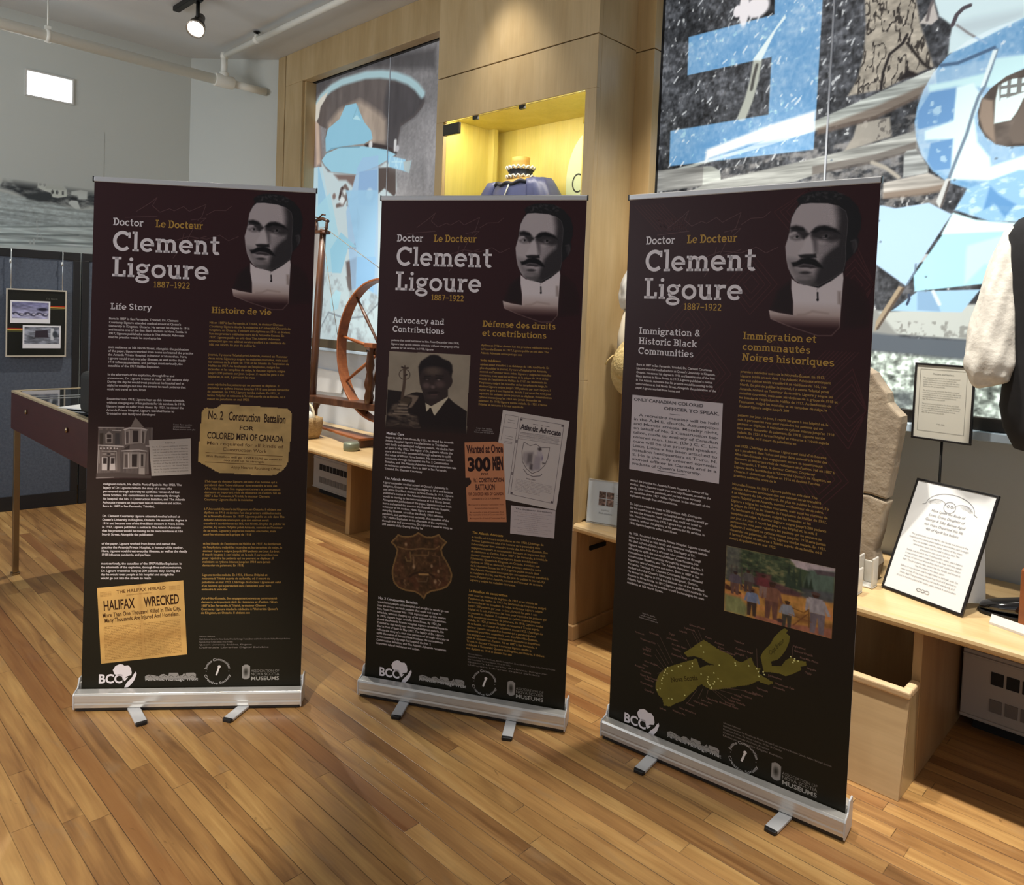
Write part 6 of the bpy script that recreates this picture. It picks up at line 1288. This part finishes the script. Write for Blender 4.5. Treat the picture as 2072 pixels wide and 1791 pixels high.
    for k in range(9): sh.text(' '.join(EN[k*6:k*6+7]), .08, .795+k*.018, .009, g, 2.8, width=(.86 if k < 6 else .6), fn=lambda uv: h(uv))
    # orange recruiting bill
    pt = [(398,992),(528,978),(559,985),(567,1084),(586,1296),(424,1312),(412,1175),(432,1156),(433,1145),(425,1137),(426,1133),(408,1135)]; f = persp([(398,991),(559,975),(586,1296),(424,1315)]); clip(sh, pt, (192, 128, 92), 2.8)
    def O(t, x, y, h_, w_, c=(70, 40, 36), b=.02): sh.text(t, x, y, h_, c, 3.3, bold=b, width=w_, fn=lambda uv: f(uv))
    O('Wanted at Once', .05, .135, .095, .93, b=.035); O('300', .055, .355, .155, .59, (42, 26, 26), .05); O('MEN', .70, .345, .15, .27, (52, 32, 30), .06); O('FOR', .40, .415, .03, .19); O('No. 2', .20, .50, .05, .10, b=.03); O('CONSTRUCTION', .33, .50, .05, .64, b=.035); O('BATTALION', .24, .595, .065, .50, b=.035); O('FOR COLORED MEN OF CANADA', .03, .665, .035, .92, (104, 56, 42), .03); O('Commanded by Lt.-Col. D. H. Sutherland', .12, .715, .02, .72, (92, 52, 42), .02)
    for y, w_, x in ((.79, .90, .04), (.835, .60, .2), (.885, .88, .06), (.915, .90, .05), (.96, .90, .06)): O('Men required for all kinds of Construction Work', x, y, .02, w_, (116, 66, 48), .01)
    q = [(601,1227),(781,1229),(780,1340),(602,1340)]; f = persp(q); clip(sh, q, (190, 178, 178), 2.0)
    sh.text('The Business Directory', .10, .12, .05, (92, 84, 86), 3, bold=.02, width=.83, fn=lambda uv: f(uv))
    for k in range(11): sh.text(' '.join(FR[k*7:k*7+6]), .5, .22+k*.068, .026, (140, 130, 130), 3, anchor='c', width=(.86, .55, .7, .35)[k % 4], fn=lambda uv: f(uv))
    # bronze badge
    out = [(98,1434),(107,1423),(117,1413),(127,1399),(143,1404),(169,1403),(194,1396),(215,1381),(234,1390),(249,1395),(274,1393),(304,1379),(315,1393),(338,1406),(325,1422),(316,1439),(323,1462),(342,1487),(357,1512),(366,1537),(363,1563),(346,1589),(314,1605),(279,1616),(260,1629),(250,1650),(233,1636),(211,1627),(167,1626),(139,1619),(118,1601),(109,1576),(107,1550),(114,1518),(122,1488),(126,1463),(114,1445)]
    xs = [p[0] for p in out]; ys = [p[1] for p in out]; P = Pic(min(xs)-3, min(ys)-3, max(xs)+3, max(ys)+3, 120, 120, (46, 36, 30)); P.poly(out, (74, 52, 34), 3)
    n = P.noise(14, 14, 2); n2 = P.noise(40, 50, 5); mk = P.pmask(out, 2); P.texture(mk, .25, n); P.blend(mk*np.clip(n2, 0, 1)*.6, (96, 56, 40)); P.blend(mk*np.clip(n-.5, 0, 1)*.6, (128, 96, 68))
    P.line(out+[out[0]], 7, (150, 116, 72), 4, .9); P.line([(x+2, y+3) for x, y in out]+[out[0]], 3, (96, 72, 44), 3, .6)
    for pts, c, w_ in (([(127,1449),(160,1455),(189,1454),(236,1443),(254,1444),(290,1440),(307,1426)], (140, 108, 70), 4), ([(182,1465),(188,1502),(169,1504),(163,1488)], (138, 112, 72), 4), ([(198,1484),(201,1526)], (128, 98, 70), 6), ([(190,1476),(262,1469),(263,1455)], (130, 100, 66), 4), ([(280,1467),(309,1469),(314,1504)], (112, 80, 60), 4), ([(183,1568),(204,1552),(231,1544),(267,1544),(291,1555)], (48, 32, 24), 8), ([(226,1552),(264,1548)], (184, 144, 92), 8), ([(212,1568),(222,1583),(259,1578),(264,1560)], (112, 88, 66), 4), ([(163,1583),(160,1596),(170,1605)], (118, 90, 66), 5), ([(309,1564),(319,1573),(312,1586)], (136, 108, 82), 5)): P.line(pts, w_, c, 4, .85)
    for q_, r_ in (([(296,1574)][0], 6), ([(163,1435)][0], 5), ([(308,1530)][0], 5), ([(278,1512)][0], 5), ([(201,1524)][0], 6)): P.ell(q_, r_, r_*1.4, (176, 142, 110), soft=.9, a=.8)
    sh.pic(P, 1.4, P.pmask(out, 4) > .05)
def art_immigration(sh):
    # patterned ground
    c = (74, 43, 45)
    rs = random.Random(3)
    for cx, cy, k in ((560, 620, 5), (640, 90, 5), (330, 640, 4), (790, 330, 5), (250, 480, 4), (800, 720, 5), (470, 330, 4), (720, 950, 4)):
        a = rs.uniform(.4, .9)
        for i in range(k):
            r = 26+i*20; pts = [(cx-r, cy), (cx, cy-r*1.2), (cx+r, cy), (cx, cy+r*1.2), (cx-r, cy)]
            pts = [(min(848, max(3, x)), max(24, y)) for x, y in pts]; sh.bar(pts, 3, c, .6)
    for cx, cy in ((330, 690), (180, 90), (690, 1040)):
        for r in (12, 24, 36, 48, 60): sh.bar([(cx+r*math.cos(t), cy+r*math.sin(t)) for t in np.linspace(0, PI, 16)], 2.6, c, .6)
    for i in range(9): sh.bar([(20+i*14, 40), (120+i*14, 140)], 3, c, .6); sh.bar([(620+i*12, 660), (720+i*12, 540)], 3, c, .6)
    sh.text('Immigration &', 61, 517, 25, WH, 2, 'slab', width=240); sh.text('Historic Black', 61, 555, 25, WH, 2, 'slab', width=228); sh.text('Communities', 61, 592, 25, WH, 2, 'slab', width=217); sh.text('Immigration et', 451, 517, 25, GO, 2, 'slab', width=239); sh.text('communautés', 451, 554, 25, GO, 2, 'slab', width=222); sh.text('Noires historiques', 451, 590, 25, GO, 2, 'slab', width=296)
    para(sh, 'e', 56, 636, 330, 7, 7.6, 14.4); para(sh, 'e', 50, 1074, 326, 5, 7.8); para(sh, 'e', 52, 1164, 326, 6, 7.8); para(sh, 'e', 54, 1276, 326, 14, 8)
    para(sh, 'f', 448, 632, 326, 9, 8, 14.8); para(sh, 'f', 446, 782, 330, 6, 8, 14.8); para(sh, 'f', 442, 888, 330, 8, 8, 14.8); para(sh, 'f', 438, 1022, 330, 14, 8, 14.6)
    foot_notes(sh, 1866, 5, (60, 356, 200, 160, 205))
    for i, w_ in enumerate((52, 66, 78)): sh.text(('Scan for audio', 'and resources', 'Balayez pour en savoir plus')[i], 148, 1566+i*9, 5.4, (170, 160, 158), 2, width=w_, anchor='c')
    # newspaper notice
    q = [(44,748),(392,744),(391,1027),(43,1030)]; f = persp(q); clip(sh, q, (200, 190, 194), 2); ink = (92, 86, 90)
    def N(t, x, y, h, w_, b=.012, c=ink): sh.text(t, x, y, h, c, 3, bold=b, width=w_, fn=lambda uv: f(uv))
    N('ONLY CANADIAN COLORED', .02, .075, .038, .78, .035); N('OFFICER TO SPEAK.', .37, .155, .038, .60, .035); sh.put(f(np.array([(.44, .2), (.56, .2), (.56, .206), (.44, .206)])), [(0, 1, 2, 3)], np.array(ink)/255., 3)
    for i, (t, x) in enumerate((('A recruiting meeting will be held', .09), ('in the A.M.E. church, Assumption', .03), ('and Mercer streets, Monday night,', .03), ('on behalf of No. 2 Construction bat-', .03), ('talion, made up entirely of Canadian', .03), ('colored men. Lieut. (Dr.) C. C. Lig-', .03), ('oure will be the principal speaker.', .03), ('Lieut. Ligoure has been attached to', .03), ('battalion headquarters at Truro, N.', .03), ('S. He is the only colored commis-', .03), ('sioned officer in Canada and is a', .03), ('graduate of Queen\'s University.', .03))):
        N(t, x, .275+i*.0595, .034, (.97-x if i < 11 else .78), .02)
    sh.put(f(np.array([(.33, .955), (.66, .955), (.66, .962), (.33, .962)])), [(0, 1, 2, 3)], np.array(ink)/255., 3)
    # painting of men clearing a wood
    P = Pic(0, 0, 1, 1, 190, 130, (176, 128, 74)); n = P.noise(.06, .05, 3); n2 = P.noise(.25, .12, 5); n3 = P.noise(.03, .09, 7); K = lambda p, c_, s=.012, a=1.0: P.poly(p, c_, s, a)
    K([(0, 0), (1, 0), (1, .48), (0, .55)], (72, 84, 62), .03); K([(.6, 0), (1, 0), (1, .1), (.78, .12), (.66, .1)], (188, 172, 176), .02); K([(.78, .10), (1, .05), (1, .45), (.72, .4)], (96, 112, 100), .04); K([(.82, .08), (1, .06), (1, .12), (.85, .14)], (92, 80, 84), .02)
    up = P.pmask([(0, 0), (.62, 0), (.66, .1), (.75, .45), (0, .55)], .03); P.blend(up*np.clip(n*1.2, 0, 1), (132, 128, 90)); P.blend(up*np.clip(-n-.1, 0, 1), (44, 48, 40)); P.blend(P.pmask([(0, 0), (.14, 0), (.14, .5), (0, .5)], .04)*.6, (110, 104, 104))
    for x, h_ in ((.60, .06), (.645, .10), (.70, .12), (.76, .2), (.80, .22)): K([(x, h_), (x+.03, .42), (x-.03, .42)], (54, 66, 54), .012)
    K([(.25, .38), (.44, .38), (.60, .42), (.72, .46), (.72, .54), (.40, .55), (.25, .48)], (92, 58, 66), .04, .8); K([(.30, .30), (.44, .30), (.44, .46), (.30, .45)], (110, 56, 62), .03, .7); K([(.72, .38), (1, .36), (1, .52), (.74, .55)], (88, 84, 92), .04, .7)
    P.blend(P.pmask([(0, .52), (.5, .54), (1, .5), (1, 1), (0, 1)], .03)*.95, (188, 136, 72)); gm = P.pmask([(0, .55), (1, .52), (1, 1), (0, 1)], .02); P.texture(gm, .14, n2); P.blend(gm*np.clip(n2-.3, 0, 1), (206, 128, 84)); P.blend(gm*np.clip(-n2-.4, 0, 1), (128, 84, 54))
    K([(0, .74), (.16, .74), (.24, .86), (.22, 1), (0, 1)], (136, 138, 92), .05); K([(.30, .94), (.6, .95), (1, .86), (1, 1), (.3, 1)], (148, 92, 82), .03, .8); K([(.0, .58), (.16, .66), (.16, .69), (0, .66)], (84, 52, 40), .015); P.line([(.16, .55), (.24, .62)], .02, (88, 50, 42), .01)
    for k in range(5): P.line([(.06+k*.05, .28), (.06+k*.05, .62)], .016, (86, 76, 70), .01, .8)
    def man(x, y, h_, top, leg, hat, lean=0.0):
        s = h_; P.ell((x+lean*s, y+.07*s), .05*s, .065*s, (74, 48, 38), soft=.3); P.ell((x+lean*s, y+.03*s), .065*s, .035*s, hat, soft=.3)
        K([(x-.10*s+lean*s, y+.14*s), (x+.10*s+lean*s, y+.14*s), (x+.12*s, y+.50*s), (x-.12*s, y+.50*s)], top, .012); K([(x-.11*s, y+.5*s), (x+.11*s, y+.5*s), (x+.10*s, y+.97*s), (x+.03*s, y+.97*s), (x, y+.6*s), (x-.03*s, y+.97*s), (x-.10*s, y+.97*s)], leg, .01)
        P.line([(x+.11*s+lean*s, y+.2*s), (x+.16*s, y+.48*s)], .05*s, top, .01); P.line([(x-.11*s+lean*s, y+.2*s), (x-.16*s, y+.46*s)], .05*s, top, .01)
    man(.27, .56, .42, (122, 132, 160), (74, 58, 50), (104, 74, 52)); man(.455, .40, .56, (128, 88, 72), (110, 76, 66), (66, 48, 40)); man(.60, .62, .40, (138, 140, 150), (76, 70, 62), (84, 60, 40)); man(.87, .40, .60, (164, 156, 160), (118, 106, 112), (96, 74, 70), -.04); man(.10, .36, .36, (96, 86, 96), (110, 80, 72), (60, 50, 50)); man(.225, .30, .34, (92, 86, 84), (84, 68, 64), (54, 46, 44)); man(.37, .32, .34, (116, 58, 62), (140, 112, 104), (60, 42, 40))
    P.line([(.65, .70), (.75, .73), (.79, .67)], .014, (128, 86, 44), .008); P.line([(.66, .95), (.78, .74)], .012, (120, 78, 48), .008); P.line([(.79, .67), (.80, .92)], .012, (120, 84, 50), .008); P.line([(.62, .80), (.82, .84)], .010, (128, 84, 54), .008); P.ell((.54, .93), .03, .03, (78, 58, 58), soft=.5)
    P.texture(np.ones(P.X.shape), .10, n3)
    q = [(428,1237),(782,1233),(782,1462),(430,1468)]; f = persp(q); sh.pic(P, 2, fn=lambda uv: f(uv))
    # map of the province
    land = [(225,1880),(217,1856),(203,1850),(190,1830),(191,1803),(204,1768),(224,1744),(255,1722),(290,1700),(324,1680),(338,1670),(352,1701),(377,1683),(410,1670),(385,1669),(358,1661),(328,1660),(306,1671),(295,1662),(322,1636),(347,1609),(364,1595),(386,1601),(412,1610),(433,1614),(458,1617),(479,1630),(500,1632),(531,1606),(544,1630),(563,1632),(556,1650),(580,1658),(608,1665),(589,1678),(558,1674),(527,1699),(479,1722),(455,1736),(427,1748),(398,1762),(376,1757),(363,1753),(350,1762),(338,1783),(317,1808),(296,1837),(270,1855),(244,1877)]
    isl = [(563,1591),(572,1568),(594,1537),(604,1512),(622,1485),(636,1471),(646,1474),(641,1485),(654,1493),(652,1512),(644,1538),(630,1566),(619,1581),(597,1595),(601,1611),(632,1601),(645,1577),(660,1564),(682,1565),(708,1561),(710,1572),(691,1582),(695,1591),(670,1613),(648,1628),(625,1627),(595,1632),(576,1638),(570,1613)]
    OL = (112, 104, 46); OLB = (104, 96, 42)
    def fill(pts, c_):
        xs = [p[0] for p in pts]; ys = [p[1] for p in pts]; P = Pic(min(xs)-2, min(ys)-2, max(xs)+2, max(ys)+2, 150, 110, c_); P.texture(np.ones(P.X.shape), .06, P.noise(60, 40, 4)); sh.pic(P, 1.8, P.pmask(pts, .6) > .5)
    fill(land, OL); fill(isl, OL)
    m = persp([(243,1768),(344,1725),(349,1745),(249,1788)]); sh.text('Nova Scotia', .0, .9, .8, (64, 54, 22), 2.4, width=1.0, bold=.02, fn=lambda uv: m(uv)); m = persp([(587,1563),(630,1502),(639,1516),(596,1577)]); sh.text('Cape Breton', .0, .9, .8, (64, 58, 26), 2.4, width=1.0, bold=.01, fn=lambda uv: m(uv))
    for q in [(242,1849),(254,1847),(195,1833),(206,1824),(212,1802),(211,1791),(214,1782),(218,1770),(220,1758),(224,1748),(232,1736),(249,1742),(231,1759),(273,1719),(284,1712),(325,1689),(325,1701),(316,1711),(354,1617),(364,1637),(423,1665),(478,1639),(480,1647),(525,1634),(552,1636),(558,1644),(561,1659),(574,1639),(578,1647),(405,1699),(385,1720),(383,1729),(384,1738),(397,1758),(393,1747),(388,1744),(421,1714),(432,1719),(409,1729),(405,1739),(399,1753),(359,1718),(302,1816),(660,1559),(673,1562),(668,1576),(684,1566),(671,1569)]:
        sh.rect(q[0]-2.2, q[1]-2.2, q[0]+2.2, q[1]+2.2, (226, 224, 150), 2.6)
    lab = [(95,1641),(153,1626),(118,1661),(223,1625),(231,1607),(271,1585),(288,1569),(307,1552),(244,1643),(247,1659),(244,1680),(129,1696),(133,1713),(141,1688),(139,1740),(132,1756),(101,1768),(126,1780),(142,1806),(124,1796),(126,1825),(144,1848),(207,1895),(258,1886),(284,1867),(310,1841),(335,1823),(363,1809),(386,1796),(429,1794),(449,1786),(461,1774),(469,1763),(481,1750),(505,1742),(516,1725),(540,1721),(555,1700),(608,1677),(615,1663),(591,1643),(706,1595),(712,1579),(665,1519),(670,1534),(689,1551),(472,1562),(477,1586),(474,1603),(402,1588),(415,1601),(424,1610),(368,1579)]
    LC = (128, 98, 88); names = ['Yarmouth', 'Greenville', 'Weymouth Falls', 'Jordantown', 'Digby', 'Lequille', 'Inglewood', 'Gibson Woods', 'Five Mile Plains', 'Windsor', 'Cobequid Road', 'Springhill', 'Amherst', 'Truro', 'New Glasgow', 'Pictou', 'Antigonish', 'Lincolnville', 'Sunnyville', 'Upper Big Tracadie', 'Guysborough', 'Glace Bay', 'Sydney', 'Whitney Pier', 'New Waterford', 'Preston', 'Cherry Brook', 'Lake Loon', 'Beechville', 'Hammonds Plains', 'Lucasville', 'Upper Sackville', 'Africville', 'Halifax', 'Liverpool', 'Birchtown', 'Shelburne']
    for i, q in enumerate(lab): sh.text(names[i % len(names)], q[0], q[1]+4, 6.4, LC, 2.4, bold=.01)
    tie = (104, 84, 74)
    for pts in ([(195,1629),(250,1713)], [(187,1658),(236,1722)], [(183,1681),(228,1733)], [(180,1705),(221,1744)], [(177,1737),(217,1754)], [(192,1772),(215,1757)], [(299,1611),(318,1639)], [(320,1579),(343,1614)], [(341,1564),(357,1595)], [(323,1565),(354,1607)], [(280,1673),(303,1687)], [(548,1566),(554,1631)], [(516,1602),(528,1631)], [(665,1523),(664,1563)], [(352,1810),(368,1769)], [(382,1798),(387,1766)], [(314,1839),(347,1780)], [(449,1786),(397,1758)], [(461,1774),(402,1757)], [(481,1750),(410,1754)], [(516,1725),(439,1740)]): sh.bar(pts, 1.3, tie, 2.2)

M_BANNER = print_mat('banner_print', .42, 0, .18)
def banner(x, y, yaw, H, lean, feet, art, label):
    b = empty('roll_up_banner', (x, y, 0), yaw); tag(b, label, 'banner', 'roll-up exhibition banners')
    Lc = .437; prof = [(-.044, .014), (-.047, .028), (-.0455, .034), (-.047, .040), (-.047, .064), (-.043, .0715), (-.014, .0755), (-.006, .072), (-.006, .062), (.006, .062), (.006, .092), (.012, .098), (.038, .098), (.047, .088), (.047, .014)]
    MB().prism([p for p in prof], 2*Lc-.008, lambda a_, b_, t: (-Lc+.004+t, a_, b_)).build('cassette', M_ALU, b, .0012)
    cap = [(-.046, .008), (-.049, .028), (-.049, .066), (-.044, .073), (-.010, .080), (.004, .112), (.040, .112), (.049, .098), (.049, .008)]
    for s in (-1, 1): MB().prism(cap, .006, lambda a_, b_, t, s=s: (s*(Lc-.003)+(t-.003), a_, b_)).build('end_cap', M_ALUF, b, .002)
    MB().box((-Lc+.01, -.043, .004), (Lc-.01, .043, .0135)).build('underside', M_BLACKP, b)
    for (x0, y0), (x1, y1) in feet:
        d = Vector((x1-x0, y1-y0, 0)).normalized(); n = Vector((-d.y, d.x, 0)); w_ = .021; p0 = Vector((x0, y0, 0))-d*.06; p1 = Vector((x1, y1, 0))
        q = lambda p, s, z: (p.x+n.x*s, p.y+n.y*s, z)
        f = MB().hexa([q(p0, -w_, .003), q(p1, -w_, .003), q(p1, w_, .003), q(p0, w_, .003)], [q(p0, -w_, .0125), q(p1, -w_, .0125), q(p1, w_, .0125), q(p0, w_, .0125)]).build('foot', M_ALUF, b, .002)
        p2 = p1+d*.013; w_ = .0215
        MB().hexa([q(p1, -w_, 0), q(p2, -w_*.8, 0), q(p2, w_*.8, 0), q(p1, w_, 0)], [q(p1, -w_, .014), q(p2, -w_*.8, .012), q(p2, w_*.8, .012), q(p1, w_, .014)]).build('foot_tip', M_BLACKP, f, .002)
    Ht = math.hypot(H, lean)
    def place(V):
        t = (Ht-V[:, 1]/1000)/Ht
        return np.column_stack([V[:, 0]/1000-.425, lean*t-.0015-V[:, 2]*.00022, H*t])
    sh = Sheet(place); common(sh); art(sh); sh.build('printed_panel', M_BANNER, b)
    M = Matrix.Translation((0, 0, 0)) @ Matrix.Rotation(-math.atan2(lean, H), 4, 'X')
    MB().box((-.425, -.0008, .055), (.425, .0010, Ht-.012), M).build('panel_backing', newmat('banner_back', rgb(196, 196, 196), .6), b)
    MB().box((-.427, -.0065, Ht-.019), (.427, .0065, Ht+.001), M).build('top_rail', M_ALUF, b, .003)
    for s in (-1, 1): MB().box((s*.4285-.0015, -.007, Ht-.020), (s*.4285+.0015, .007, Ht+.002), M).build('rail_cap', M_BLACKP, b)
    MB().tube([(0, .026, .02), (0, .028+lean, H-.03)], .008, 12).build('support_pole', M_ALUF, b)
    MB().box((-.012, .008+lean, H-.035), (.012, .036+lean, H-.012)).build('pole_hook', M_BLACKP, b, .002)
    return b
banner(-2.8815, 1.2687, .884, 2.0909, .0469, [((-.205, -.048), (-.146, -.142)), ((.209, -.044), (.173, -.129))], art_life, 'maroon roll-up banner headed Life Story, with a yellowed front page near its foot')
banner(-2.143, 2.0561, .5248, 2.0828, .0202, [((-.23, -.038), (-.222, -.146)), ((.222, -.045), (.232, -.15))], art_advocacy, 'maroon roll-up banner headed Advocacy and Contributions, with a bronze shield badge')
banner(-1.2068, 2.4148, .1222, 2.0781, -.0194, [((-.221, -.047), (-.221, -.141)), ((.255, -.046), (.241, -.144))], art_immigration, 'maroon roll-up banner headed Immigration & Historic Black Communities, with a green map')
